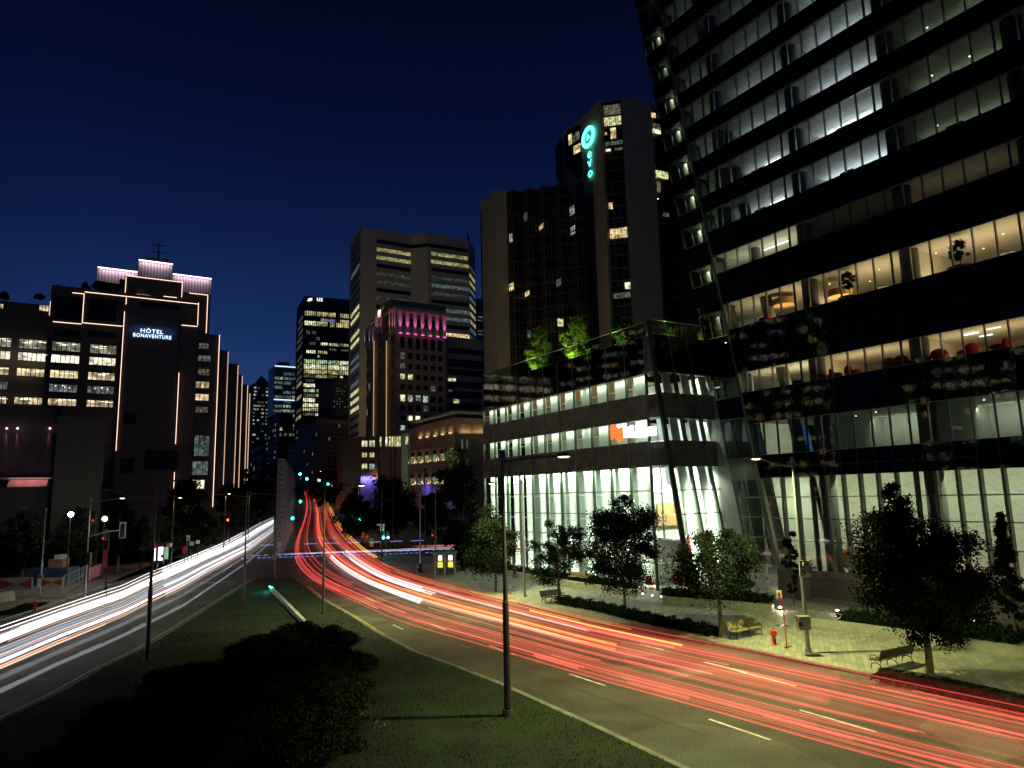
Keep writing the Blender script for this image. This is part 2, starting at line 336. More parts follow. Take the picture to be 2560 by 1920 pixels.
# kerb-side yellow line
def ribbon(name,pts,wd,z,m,side=0):
    pts=[np.array([p[0],p[1]]) for p in pts]; mb=MB(); L=[];Rr=[]
    for i,p in enumerate(pts):
        d=_n(pts[min(i+1,len(pts)-1)]-pts[max(i-1,0)]); nn=np.array([-d[1],d[0]])
        L.append(p+nn*(wd/2+side));Rr.append(p+nn*(-wd/2+side))
    v=[(q[0],q[1],terr(q[1])+z) for q in L]+[(q[0],q[1],terr(q[1])+z) for q in Rr]; n=len(pts)
    mb.add(v,[(i,n+i,n+i+1,i+1) for i in range(n-1)]); return tag(mb.build(name,m),kind='structure')
ribbon('yellow_edge_line',IR[1:],.13,.006,M['yellow'],side=.20)
ribbon('edge_line',[p for p in IL],.12,.006,M['whitep'],side=.45)
# right sidewalk (plaza) -------------------------------------------------
RK=gp([(953,1410),(1040,1439),(1156,1474),(1242,1499),(1315,1516),(1496,1561),(1760,1608),(1905,1637),(2049,1668),(2230,1703),(2560,1784)])
d=_n(RK[-1]-RK[-3]); RK+=[RK[-1]+d*12,RK[-1]+d*40]
far=[np.array([60,10,0]),np.array([60,75,0]),np.array([22,100,0]),np.array([3,110,0])]
tipc=gp([(1010,1396),(1100,1392),(1250,1388)])
side=[(p[0],p[1]) for p in RK]+[(70,-10),(70,80),(20,108)]+[(p[0],p[1]) for p in tipc[::-1]]
struct('kerb_right',MB().prism(side,-.02,.14),M['curb'])
paver=bpy.data.materials.new('paving'); paver.use_nodes=True; t=paver.node_tree; b=t.nodes['Principled BSDF']
tcn=t.nodes.new('ShaderNodeTexCoord'); mp=t.nodes.new('ShaderNodeMapping'); mp.inputs['Rotation'].default_value=(0,0,math.radians(-68)); t.links.new(tcn.outputs['Object'],mp.inputs[0])
bt=t.nodes.new('ShaderNodeTexBrick'); bt.inputs['Scale'].default_value=1; bt.inputs['Brick Width'].default_value=.85; bt.inputs['Row Height'].default_value=.28; bt.inputs['Mortar Size'].default_value=.008
bt.inputs['Color1'].default_value=(.34,.325,.27,1); bt.inputs['Color2'].default_value=(.20,.19,.165,1); bt.inputs['Mortar'].default_value=(.08,.08,.07,1); bt.inputs['Bias'].default_value=-.1
t.links.new(mp.outputs[0],bt.inputs[0]); t.links.new(bt.outputs[0],b.inputs['Base Color']); b.inputs['Roughness'].default_value=.6
side_in=offs(side,.25)
if area2(side_in)>area2(side): side_in=offs(side,-.25)
struct('sidewalk_right',MB().prism(side_in,.1,.146),paver)
# left sidewalk ---------------------------------------------------------
LK=gp([(542,1350),(470,1384),(383,1414),(268,1464),(150,1507),(0,1554)])
d=_n(LK[-1]-LK[-3]); LK+=[LK[-1]+d*14,LK[-1]+d*45]
ls=[(p[0],p[1]) for p in LK]+[(-120,-20),(-120,115),(-52,115)]
M['brickpave']=mat('brown_paving',(.12,.09,.07),.8,nscale=1.2)
struct('kerb_left',MB().prism(ls,-.02,.14),M['curb'])
lin=offs(ls,.25)
if area2(lin)>area2(ls): lin=offs(ls,-.25)
struct('sidewalk_left',MB().prism(lin,.1,.146),M['brickpave'])
# lane dashes -------------------------------------------------------------
def dash(p,q,wd=.14):
    P0,P1=G(*p),G(*q); ribbon('lane_dash',[P0,P1],wd,.006,M['whitep'])
for p,q in [((1223,1613),(1260,1628)),((1280,1635),(1284,1636)),((1423,1685),(1512,1714)),((1773,1798),(1926,1850)),((982,1562),(1008,1574)),((914,1495),(937,1504)),((1079,1561),(1115,1575)),
            ((1265,1480),(1290,1487)),((1999,1775),(2190,1830)),((1600,1610),(1660,1625)),((1850,1680),(1990,1715)),((1760,1655),(1866,1682))]: dash(p,q)
for p,q in [((0,1722),(50,1700)),((195,1634),(252,1608)),((330,1572),(363,1556)),((424,1527),(449,1513)),((487,1495),(504,1484)),((557,1431),(580,1412)),((0,1600),(40,1585))]: dash(p,q)
dash((500,1457),(590,1455),.35)   # stop line
dash((760,1345),(850,1347),.3)
for pts in ([(1279,1667),(1380,1700),(1496,1743),(1640,1796),(1800,1850)],[(978,1563),(1040,1590),(1100,1612),(1170,1628)],[(1540,1640),(1700,1700),(1900,1752)]):  # thin dark lines on the asphalt: cracks and a dark smear
    P=smooth(resample(gp(pts),40),1); P[:,0]+=.03*np.sin(np.arange(40)*1.9)+.02*np.sin(np.arange(40)*4.1); ribbon('road_crack_smear',P,.035,.005,M['black'])
# crosswalk hint on the right carriageway and manhole on asphalt
mb=MB()
c=G(1169,1615)
for r0 in (.42,.33,.2):
    vs=[(c[0]+(r0+e)*math.cos(a),c[1]+(r0+e)*math.sin(a),.007) for e in (0,.03) for a in np.linspace(0,2*math.pi,25)[:-1]]
    mb.add(vs,[(i,24+i,24+(i+1)%24,(i+1)%24) for i in range(24)])
tag(mb.build('manhole_cover',M['curb']),'round manhole cover with pale rings in the right carriageway','manhole cover')
c=G(1957,1570); mb=MB().cyl(c[0],c[1],.147,.153,.42,n=24); tag(mb.build('manhole_cover',M['mulld']),'dark round manhole cover in the paving behind the hydrant','manhole cover')

# ================================================================ LIGHT TRAILS (glowing strands at real lamp height)
NT=360
def pxpath(pts,dz=.7,n=NT,k=6):
    P=np.array(pts,float); q=np.r_[0,np.cumsum(np.linalg.norm(np.diff(P,axis=0),axis=1))]; t=np.linspace(0,q[-1],n)
    P=np.stack([np.interp(t,q,P[:,0]),np.interp(t,q,P[:,1])],1)
    for _ in range(k*3): Q=P.copy(); Q[1:-1]=(P[:-2]+2*P[1:-1]+P[2:])/4; P=Q
    return np.array([G(x,y,dz) for x,y in P])
Lb=pxpath([(742,1190),(750,1203),(764,1232),(769,1262),(762,1293),(746,1330),(732,1365),(730,1388),(740,1412),(764,1438),(800,1460),(881,1494),(975,1537),(1076,1568),(1170,1593),(1264,1620),(1499,1688),(1736,1750),(2025,1828),(2300,1900),(2560,1965),(2760,2015),(3000,2070)])
Rb=pxpath([(754,1190),(764,1203),(795,1226),(815,1249),(831,1278),(845,1310),(868,1336),(893,1362),(922,1384),(965,1410),(1000,1428),(1060,1446),(1156,1472),(1242,1494),(1358,1523),(1496,1557),(1760,1612),(1905,1641),(2199,1702),(2560,1780),(2760,1822),(3000,1870)])
Lw=pxpath([(684,1350),(615,1412),(542,1463),(459,1520),(362,1568),(253,1620),(145,1667),(0,1736),(-160,1800)])
Rw=pxpath([(684,1292),(640,1311),(607,1330),(550,1360),(463,1396),(376,1431),(304,1464),(264,1476),(145,1515),(0,1566),(-160,1615)])
def strand(mb,La,Ra,u,z,r,t0=0,t1=1,drift=0.,jit=.0,dashp=None):
    i0=int(t0*(NT-1)); i1=max(i0+2,int(t1*(NT-1))); st=1
    ph=random.uniform(0,6.28); pts=[]
    for i in range(i0,i1+1,st):
        q=i/(NT-1); uu=u+drift*(q-.5)+jit*math.sin(q*14+ph); P=La[i]*(1-uu)+Ra[i]*uu
        pts.append((P[0],P[1],terr(P[1])+z))
    if dashp:
        for j in range(0,len(pts)-1):
            a_=np.array(pts[j]);b_=np.array(pts[j+1]); n=max(1,int(np.linalg.norm(b_-a_)/dashp))
            for k in range(n):
                s0=a_+(b_-a_)*(k/n); s1=a_+(b_-a_)*((k+.55)/n); mb.tube([s0,s1],r,3,False)
    else: mb.tube(pts,r,4,False)
def trails(name,La,Ra,n,us,zr,rr,col,s,label,jit=.004,t=(0,1),gr=None,short=.5,dashp=None):
    mb=MB()
    for _ in range(n):
        u0,su=random.choice(us); u=random.gauss(u0,su)
        t0,t1=t
        if random.random()<short:
            a_,b_=sorted((random.random(),random.random())); L=t[1]-t[0]; t0=t[0]+L*a_*.8; t1=min(t[1],t[0]+L*(b_+.15))
        strand(mb,La,Ra,u,random.uniform(*zr),random.uniform(*rr),t0,t1,random.gauss(0,.02),jit,dashp)
    return tag(mb.build(name,glowmat(name,col,s)),label=label,kind='stuff',group=gr)
RG='red light trails on the right carriageway'; WG='white light trails on the left carriageway'
U=[(.03,.012),(.06,.012),(.17,.014),(.21,.012),(.43,.03),(.48,.03),(.55,.02),(.70,.02),(.78,.03),(.89,.02),(.93,.01)]
RED=(1,.085,.065)
trails('taillight_trails',Lb,Rb,19,U,(.4,1.1),(.018,.032),RED,.30,'crisp thin red tail light trails sweeping down the right carriageway',gr=RG,short=.75)
trails('taillight_trails',Lb,Rb,36,U,(.4,1.1),(.03,.05),RED,.065,'many overlapping softer red trails on the right carriageway',gr=RG,short=.8)
trails('taillight_trails',Lb,Rb,60,U,(.5,1.0),(.04,.06),RED,.13,'dense red trails between the hill and the intersection',gr=RG,t=(0,.14),short=.4)
trails('taillight_glow_trails',Lb,Rb,90,[(.42,.05),(.55,.08),(.72,.07),(.88,.07)],(.3,1.3),(.07,.13),(1,.10,.07),.008,'wide faint red smears filling the right carriageway',gr=RG,short=.5)
trails('taillight_bands',Lb,Rb,46,[(.43,.018),(.50,.014),(.78,.018),(.90,.014),(.06,.012),(.17,.012)],(.6,.85),(.06,.10),(1,.11,.09),.026,'broad soft salmon bands among the red trails',gr=RG,t=(.03,.62),short=.6)
trails('amber_light_trails',Lb,Rb,12,[(.45,.02),(.52,.02),(.80,.02),(.93,.015)],(.7,.95),(.025,.04),(1,.36,.07),.3,'orange streaks of turn signals among the red trails',gr=RG,t=(.02,.40),short=.85)
trails('pale_light_trails',Lb,Rb,14,[(.42,.03),(.50,.02),(.70,.03),(.76,.02)],(.6,.9),(.025,.045),(1,.72,.62),.11,'pale pink streaks within the red trails beyond the intersection',gr=RG,t=(.07,.36),short=.8)
trails('white_glint_trails',Lb,Rb,12,[(.45,.03),(.68,.03)],(.5,.8),(.04,.07),(1,.93,.9),.45,'short bright white glints in the red trails at the intersection',gr=RG,t=(.095,.20),short=.7)
trails('blinking_amber_trails',Lb,Rb,4,[(.95,.03),(.99,.015)],(.8,1.),(.04,.055),(1,.5,.06),.9,'broken yellow blinking streaks at the right edge of the red trails',gr=RG,t=(.04,.12),short=0,dashp=1.4)
UW=[(.80,.008),(.775,.008),(.71,.008),(.69,.006),(.376,.003),(.80,.01)]
WH=(.90,.95,1)
trails('headlight_trails',Lw,Rw,14,UW,(.62,.78),(.03,.05),WH,.8,'crisp white headlight trails pouring down the left carriageway',gr=WG,short=.3)
trails('headlight_trails',Lw,Rw,14,UW,(.6,.85),(.05,.09),WH,.07,'soft white glow strands around the headlight trails',gr=WG,short=.4)
trails('headlight_trails',Lw,Rw,40,[(.93,.03),(.80,.05),(.66,.07),(.5,.08),(.35,.08)],(.5,1.0),(.04,.08),WH,.16,'thick white headlight trails near the intersection',gr=WG,t=(0,.34),short=.4)
trails('warm_headlight_trails',Lw,Rw,9,[(.605,.006),(.447,.006),(.31,.003)],(.5,.8),(.025,.05),(1,.55,.36),.34,'thin peach coloured trails between the white headlight trails',gr=WG,short=.3)
trails('cool_headlight_trails',Lw,Rw,9,[(.52,.012),(.41,.008),(.56,.01)],(.6,.8),(.05,.08),(.5,.75,1),.08,'thin bluish trails between the white headlight trails',gr=WG,short=.2)
def lone(La,Ra,u,z,r,t0,t1,col,s,label,group,drift=0,jit=.003):
    mb=MB(); strand(mb,La,Ra,u,z,r,t0,t1,drift,jit); tag(mb.build('light_trail',glowmat('light_trail',col,s)),label,'light trail',group)
lone(Lw,Rw,.99,.7,.03,.1,1,(.80,.92,1),1.0,'outermost thin blue white light trail nearest the left sidewalk',WG,jit=.008)
lone(Lw,Rw,.90,.7,.035,.1,1,(.85,.92,1),.8,'second thin white light trail from the left sidewalk',WG,jit=.006)
lone(Lw,Rw,.875,.8,.04,.1,1,(1,.25,.03),.6,'single orange light trail between the outer white trails',WG)
lone(Lw,Rw,.03,.7,.10,.0,1,(.75,.88,1),.10,'lone faint white trail nearest the grass island, left carriageway',WG)
lone(Lw,Rw,.17,.7,.12,.0,1,(.75,.88,1),.055,'second faint white trail from the grass island, left carriageway',WG)
def tx(x,u=.2):
    P=Lb*(1-u)+Rb*u; r=(P+ZV*.7-CAM)@R; X=1280-F*r[:,0]/r[:,2]
    for i in range(30,NT):
        if X[i]>=x: return i/(NT-1)
    return 1.
for u,z,r,x0,x1,col,st,lb_ in [(.01,.7,.03,700,975,(1,.16,.12),.7,'innermost red light trail, nearest the grass island'),(.03,.75,.03,1040,1480,(1,.12,.1),.35,'thin red light trail left of the lane dashes'),(.10,.75,.03,760,1030,(1,.14,.1),.6,'red light trail second from the grass island'),
    (.19,.8,.035,980,1500,(1,.12,.09),.25,'dim red light trail third from the grass island'),(.84,.8,.04,1246,1640,(1,.40,.08),1.0,'bright orange light trail passing behind the lamp pole'),(.60,.75,.03,1800,2700,(1,.05,.06),.9,'bright crimson light trail running out at the lower right'),
    (.02,.7,.055,1360,1465,(1,.10,.10),.35,'short bright red light trail right of the lamp pole'),(.01,.7,.055,1587,1736,(1,.10,.10),.28,'middle short red light trail on the near lane'),(.04,.7,.055,1915,2141,(1,.10,.10),.22,'short red light trail nearest the camera on the right'),
    (.75,.8,.04,1300,1625,(1,.13,.12),.5,'broad salmon light trail that stops above the lane dashes'),(.45,.7,.035,1200,1750,(1,.2,.2),.3,'pale pink light trail in the middle of the near road'),(.33,.7,.04,1050,1700,(1,.16,.14),.25,'soft pink light trail left of the middle of the near road')]:
    lone(Lb,Rb,u,z,r,tx(x0),tx(x1),col,st,lb_,RG,jit=.002)
# crossing traffic at the intersection
X0=G(640,1402); X1=G(1245,1382)
mb=MB()
for k in range(9):
    y=random.uniform(-2.6,2.6); a_=X0+np.array([0,y,.7+random.uniform(0,.3)]); b_=X1+np.array([0,y,.7+random.uniform(0,.3)]); s=random.uniform(0,.3); e=random.uniform(.6,1)
    mb.tube([a_+(b_-a_)*s,a_+(b_-a_)*e],random.uniform(.025,.05),4,False)
tag(mb.build('crossing_light_trails',glowmat('crossing_light_trails',(.75,.8,1),.09)),label='white and blue trails of cars crossing the intersection',kind='stuff',group='light trails across the intersection')
mb=MB()
for k in range(3):
    y=(-1.5,0,3.5)[k]; z=(.5,.75,2.)[k]; a_=X0+np.array([-4,y,z]); b_=X1+np.array([6,y,z]); n=(60,46,14)[k]
    for j in range(n):
        if random.random()<.75: mb.tube([a_+(b_-a_)*(j/n),a_+(b_-a_)*((j+.6)/n)],.035,4,False)
tag(mb.build('crossing_blue_trails',glowmat('crossing_blue_trails',(.25,.35,1),.5)),label='dotted blue trails across the intersection',kind='stuff',group='light trails across the intersection')
mb=MB()
for k in range(16):
    y=random.uniform(3,9); a_=X0+np.array([20,y,.7+random.uniform(0,.6)]); b_=X1+np.array([8,y,.7+random.uniform(0,.6)]); s=random.uniform(0,.6); e=s+random.uniform(.2,.4)
    mb.tube([a_+(b_-a_)*s,a_+(b_-a_)*min(1,e)],random.uniform(.03,.06),4,False)
tag(mb.build('crossing_red_trails',glowmat('crossing_red_trails',(1,.25,.2),.13)),label='faint red trails on the cross street behind the bus shelter',kind='stuff',group='light trails across the intersection')
# ================================================================ OFFICE TOWER (right)
GT=Grid(G(1948,1495)); O2=GT.O
tower=thing('office_tower','tall dark glass office tower with lit office floors leaning over the right street','building',GT.p(0,0,0))
ae=lambda z:-.58+.1676*z
ao=lambda z:3.69+.1695*z
AR=-44.
def bandA(mb,g,al,ar,z0,z1,b0,b1):   # al callable left limit (a high), ar right limit (a low)
    l0,l1=(al(z0),al(z1)) if callable(al) else (al,al); r0,r1=(ar(z0),ar(z1)) if callable(ar) else (ar,ar)
    return mb.hexa([g.p(r0,b0,z0),g.p(r0,b1,z0),g.p(l0,b1,z0),g.p(l0,b0,z0),g.p(r1,b0,z1),g.p(r1,b1,z1),g.p(l1,b1,z1),g.p(l1,b0,z1)])
rows=[(2.4,9.58),(11.45,14.2),(16.91,18.7),(22.72,25.15),(28.1,29.85),(32.3,34.3),(35.95,38.1),(39.75,41.9),(43.6,45.8),(47.5,49.7),(51.5,53.7),(55.5,57.7),(59.5,61.7)]
top=66.
# spandrels
prev=0.0
for i,(z0,z1) in enumerate(rows+[(top,top)]):
    if i==0: prev=z1; continue
    wpart('spandrel',bandA(MB(),GT,ae,AR,prev,z0,-.04,.22),M['span'],tower); prev=z1
wpart('plinth',bandA(MB(),GT,-.2,AR,0,2.4,-.25,.3),mat('plinth_slate',(.10,.095,.085),.5,nscale=.7),tower)
mb=MB()
for k in range(8): mb.gbox(GT,-7.2,-3.2,-.30,-.26,.5+k*.19,.6+k*.19)
wpart('vent_grille',mb,M['mulld'],tower)
# pillars: one column line every six panes
PA=[-4.5+8.15*k for k in range(-5,2)]
def cells(z0,z1):
    # list of bays: (a_left, a_right, bay index)
    out=[]
    edges=[4.33,-3.84,-12.0,-20.15,-28.3,-36.4]
    zz=(z0+z1)/2
    out.append((ae(zz),edges[0],-1)) if ae(zz)>edges[0]+.8 else None
    for k in range(5):
        l=min(edges[k],ae(z0)-.02 if k==0 else 99); out.append((l,edges[k+1],k))
    return out
def mset(*rows_): return {k:v for k,v in rows_}
# lighting table: row -> bay -> (power, colour, wallmat)
CW=(.86,.93,1.); WM=(1.,.76,.46); GR=(.94,1.,.66); YL=(1,.86,.55)
LIT={0:{-1:(0,GR),0:(160,GR),1:(230,GR),2:(260,GR),3:(250,GR),4:(160,GR)},
 1:{0:(26,YL),1:(80,GR),2:(75,GR),3:(34,GR)},
 2:{0:(190,YL),1:(150,WM),2:(150,WM),3:(120,WM)},
 3:{0:(220,WM),1:(240,WM),2:(250,WM),3:(210,WM)},
 4:{0:(150,YL),1:(2,WM),2:(12,WM),3:(6,WM)},
 5:{-1:(6,CW),0:(20,CW),1:(34,CW),2:(6,GR),3:(6,WM)},6:{-1:(8,CW),0:(22,CW),1:(38,CW),2:(7,GR),3:(5,GR)},
 7:{-1:(8,CW),0:(24,CW),1:(40,CW),2:(8,GR),3:(5,GR)},8:{-1:(8,CW),0:(26,CW),1:(42,CW),2:(9,GR),3:(4,GR)},
 9:{-1:(8,CW),0:(18,CW),1:(36,CW),2:(9,GR),3:(4,GR)},10:{-1:(4,CW),0:(14,CW),1:(28,CW),2:(8,GR)},11:{-1:(8,CW),0:(1,CW),1:(20,CW)},12:{-1:(1,CW),0:(1,CW)}}
roomwarm=mat('room_warm',(.60,.52,.40),.8,nscale=.3,namt=.05)
tile=bpy.data.materials.new('lobby_tile_wall'); tile.use_nodes=True; t=tile.node_tree; b=t.nodes['Principled BSDF']; tcn=t.nodes.new('ShaderNodeTexCoord')
mp=t.nodes.new('ShaderNodeMapping'); mp.inputs['Rotation'].default_value=(math.radians(90),0,math.radians(31)); t.links.new(tcn.outputs['Object'],mp.inputs[0])
bt=t.nodes.new('ShaderNodeTexBrick'); bt.inputs['Scale'].default_value=1; bt.inputs['Brick Width'].default_value=1.2; bt.inputs['Row Height'].default_value=.8; bt.inputs['Mortar Size'].default_value=.012
bt.inputs['Color1'].default_value=(.60,.58,.50,1); bt.inputs['Color2'].default_value=(.56,.54,.47,1); bt.inputs['Mortar'].default_value=(.36,.35,.30,1); t.links.new(mp.outputs[0],bt.inputs[0]); t.links.new(bt.outputs[0],b.inputs['Base Color'])
for i,(z0,z1) in enumerate(rows):
    warm=i in (2,3); depth=9. if i else 7.5
    wm=roomwarm if i in (2,3,4) else (tile if i==0 else M['roomg'])
    zt=z1+.12; zb=z0-.45
    al=lambda z:ae(z)+1.2
    wpart('ceiling',bandA(MB(),GT,ae,AR,zt,zt+.12,.23,depth),M['ctile'] if i not in (2,3) else roomwarm,tower)
    wpart('floor_slab',bandA(MB(),GT,ae,AR,zb-.1,zb,.23,depth),M['roomg'],tower)
    wpart('back_wall',bandA(MB(),GT,ae,AR,zb,zt,depth-.2,depth),wm,tower)
    for a_l,a_r,k in cells(z0,z1):
        if i>9 and k>1: continue
        if a_l-a_r<.5: continue
        lx=(lambda z,a_l=a_l:min(a_l,ae(z)-.03))
        wn=wpart('window',bandA(MB(),GT,lx,a_r,z0,z1,.07,.09),M['glass'],tower)
        mb=MB(); step=1.36; n=int((a_l-a_r)/step+.8); dp=.3 if i==0 else .1; hw=.09 if i==0 else .035
        for j in range(n+1):
            a=a_r+j*step
            if a<ae(z0)-.05: mb.gbox(GT,a-hw,a+hw,-.03,.06+dp,z0,min(z1,top))
        for zz in ([z0,z1] if i else [4.59,6.3,7.98]): bandA(mb,GT,lx,a_r,zz-.04,zz+.04,.0,.05)
        wpart('frame',mb,M['mullg'] if i==0 else M['mull'],wn)
        pw,cl=LIT.get(i,{}).get(k,(0,CW))
        if pw:
            a0=min(a_l,ae(z0)-.1)-.3; L=a0-a_r-.5
            if L<.5: continue
            ac=(a0+a_r)/2
            if i==0: 
                area('ceiling_lamp',GT.p(ac,1.6,zt-.25),(B*.75-ZV),L,.5,pw*1.5,cl,tower)
            elif warm or i==4: area('ceiling_lamp',GT.p(ac,2.5,zb+.35),(ZV+B*.1),L,1.5,pw*.95,cl,tower)
            elif i==1: area('ceiling_lamp',GT.p(ac,7.,zt-.3),(B*.8-ZV*.5),L,.3,pw*1.3,cl,tower)
            else: area('ceiling_lamp',GT.p(ac,4.6,z1-.75),(ZV-B*.1),L,.3,pw*(4.2 if k==1 else 3.0),cl,tower)
    if i:
        for a in (4.33,-3.84,-12.,-20.15,-28.3):
            if a<ae(z0)-1: wpart('partition',MB().gbox(GT,a-1.02,a-.96,1.2,depth-.2,zb,zt),wm,tower)
    # round columns behind the glass
    for a in PA:
        if a>ae(z0)-.5 or (i>9 and a<-13): continue
        mb=MB(); c=GT.p(a,1.15,0); mb.cyl(c[0],c[1],zb,zt,.62,n=20); wpart('column',mb,M['colg'],tower,True)
    # slanted column parallel with the leaning edge
    for off in (3.1,):
        q0,q1=ae(zb)-off,ae(zt)-off
        if q0>-3.2: wpart('slanted_column',MB().tube([GT.p(q0,2.,zb),GT.p(q1,2.,zt)],.5,14),M['colg'],tower,True)
# dark interior mass so nothing shows through
wpart('core',bandA(MB(),GT,lambda z:ae(z)+1,AR,2.4,top,9.3,26),M['dark'],tower)
# thin glazing joints across the spandrels
for j in range(-30,12):
    a=-3.84+1.36*j; mb=MB()
    if a<AR: continue
    zlow=9.6 if a<ae(9.6) else (a+.58)/.1676
    if zlow<top-.5: mb.gbox(GT,a-.018,a+.018,-.055,-.035,zlow+.1,top)
    if mb.v: wpart('glazing_joint',mb,M['mulld'],tower)
for z in (10.4,15.5,20.6,26.7,31.0,35.1): wpart('glazing_joint',bandA(MB(),GT,ae,AR,z-.018,z+.018,-.058,-.038),M['mulld'],tower)

# slanted end mullion + set back facet
wpart('corner_mullion',bandA(MB(),GT,lambda z:ae(z)+.12,lambda z:ae(z)-.10,2.4,top,-.08,.3),M['mullg'],tower)
wpart('corner_glazing',bandA(MB(),GT,lambda z:ae(z)+.02,lambda z:ae(z)-.01,2.4,top,.3,1.45),M['glassd'],tower)
FR=[(2.4,9.6),(11.4,14.95)]+[(z0,z1) for z0,z1 in rows[2:]]
prev=None
for i,(z0,z1) in enumerate(FR+[(top,top)]):
    if prev is not None:
        wpart('facet_spandrel',bandA(MB(),GT,ao,ae,prev,z0,1.46,1.7),M['span'] if i>1 else M['spang'],tower)
    prev=z1
    if z1==top: break
    wn=wpart('facet_window',bandA(MB(),GT,ao,ae,z0,z1,1.5,1.52),M['glass'] if i>3 else M['glassd'],tower)
    mb=MB()
    for f in (0,.27,.63,.97):
        p=lambda z,f=f:ao(z)*(1-f)+ae(z)*f
        bandA(mb,GT,lambda z:p(z)+.06,lambda z:p(z)-.06,z0,z1,1.44,1.6)
    for zz in ([z0,z1] if i else [4.59,6.3,7.98,9.5]): bandA(mb,GT,ao,ae,zz-.05,zz+.05,1.43,1.5)
    wpart('frame',mb,M['mullg'],wn)
    wpart('facet_ceiling',bandA(MB(),GT,lambda z:ao(z)-.1,ae,z1+.05,z1+.15,1.75,9),M['room'],tower)
    wpart('facet_wall',bandA(MB(),GT,lambda z:ao(z)-.1,ae,z0-.5,z1,6.5,6.7),M['room'],tower)
    if z1<60: area('ceiling_lamp',GT.p((ao(z1)+ae(z1))/2,2.6,z1-.15),(B*.5-ZV),2.8,.5,{0:420,1:130,2:0.1,3:16}.get(i,(26,30,24,26,22,20,8,20,2)[i-4] if i-4<9 else 2),GR,tower)
    q0,q1=ao(z0-.4)-1.,ao(z1)-1.
    wpart('slanted_column',MB().tube([GT.p(q0,2.6,z0-.4),GT.p(q1,2.6,z1+.05)],.35,12),M['room'],tower,True)
wpart('side_mass',bandA(MB(),GT,lambda z:ao(z)-.05,lambda z:ao(z)-.15,15,top,1.7,26),M['dark'],tower)
# emissive fixtures seen through the glass
tube=glowmat('tube_lamp_white',(1,.97,.88),4,False)
def fixture(a0,a1,b,z,h=.06,d=.12,mm=tube): wpart('light_fixture',MB().gbox(GT,a0,a1,b,b+d,z,z+h),mm,tower)
for (x0,y0,x1,y1) in [(2019,398,2062,373),(2075,388,2130,362),(2136,365,2192,332),(1987,378,2028,358),(2068,337,2095,322),(2098,320,2136,299),(2139,302,2179,283),(1912,413,1950,397),(1925,511,1960,496),(1998,480,2030,465)]:
    a0,za=GT.onA(x0,y0,3.5); a1,zb_=GT.onA(x1,y1,3.5); z=(za+zb_)/2; fixture(min(a0,a1),max(a0,a1),3.5,z)
for (x0,y0,x1,y1) in [(1873,614,1900,604),(1905,604,1930,594),(1906,627,1936,616),(1938,614,1969,603),(1936,590,1966,575),(2348,433,2405,411),(2475,380,2518,364),(2410,840,2445,831),(2465,825,2500,817),(2525,812,2560,803),(2448,843,2480,836)]:
    a0,za=GT.onA(x0,y0,2.5); a1,zb_=GT.onA(x1,y1,2.5); z=(za+zb_)/2; fixture(min(a0,a1),max(a0,a1),2.5,z)
dl=MB(); 
for (x,y,b_) in [(2274,45,2.5),(2289,168,2.5),(2303,294,2.5),(2384,118,2.5),(2412,15,2.5),(2318,69,1.2),(2330,189,1.2),(2343,314,1.2),(2424,141,1.2),
    (1645,100,3),(1679,246,3),(1695,323,3),(1730,485,3),(1645,497,3)]:
    a_,z_=GT.onA(x,y,b_); p=GT.p(a_,b_,z_); wpart('downlight',MB().sphere(p,.07,6,(1,1,.5)),tube,tower)
dlw=glowmat('downlight_warm',(1,.80,.5),3,False)
for (x,y) in [(2042,711),(2074,710),(2165,674),(2198,674),(2175,703),(2307,632),(2340,633),(2459,621),(2508,585),(2450,582),(1933,744),(2345,683),(1880,750),(2300,1018),(2460,1000),(2340,1022),(2190,1030),(2140,1040)]:
    a_,z_=GT.onA(x,y,3.2); wpart('downlight',MB().sphere(GT.p(a_,3.2,z_),.07,6,(1,1,.5)),dlw,tower)
# ================================================================ ATRIUM PAVILION
GA=Grid(G(1643,1482)); GBf=Grid(G(1705,1482))
pav=thing('glass_pavilion','low glass pavilion with glowing white fins and a roof terrace beside the office tower','building',GA.p(0,0,0))
LV=[0,2.5,4.55,6.65,8.75,10.9]; ARL=30.7; MOD=2.85
ea=lambda z:0.-.02*z*0
def seg(mb,z0,z1,b0,b1,l=ARL,r=0.): return bandA(mb,GA,l,r,z0,z1,b0,b1)
sp1=[(10.9,13.1,'spang'),(15.2,17.36,'spang'),(19.3,22.7,'span')]
for z0,z1,mm in sp1:
    for j in range(11):
        a1=ARL-j*MOD*.98; a0=max(0,a1-MOD*.98)
        wpart('spandrel',seg(MB(),z0,z1,-.03,.15,a1-.02,a0+.02),M[mm],pav)
WZ=[(0,10.9),(13.1,15.2),(17.36,19.3)]
for (z0,z1) in WZ:
    wn=wpart('window_wall',seg(MB(),z0,z1,.05,.07),M['glass'],pav)
    mb=MB()
    for j in range(12):
        a=max(0.,ARL-j*MOD*.98)
        mb.gbox(GA,a-.05,a+.05,-.08,.2,z0,z1)
    for zz in (LV[1:] if z0==0 else [z0,z1]): seg(mb,zz-.05,zz+.05,-.06,.04)
    wpart('frame',mb,M['mullg'],wn)
# railing glass
wn=wpart('parapet_glass',seg(MB(),22.75,24.0,-.02,.0,ARL,-.3),M['glassd'],pav)
wpart('rail',seg(MB(),24.0,24.08,-.05,.05,ARL,-.3),M['mull'],wn)
mb=MB()
for z0,z1,_ in sp1:
    for j in range(12):
        a=max(0.,ARL-j*MOD*.98); mb.gbox(GA,a-.03,a+.03,-.07,-.035,z0,z1)
wpart('mullion',mb,M['mull'],pav)
glw=glowmat('vertical_lamp_tube',(.92,1,.85),1.4,False)
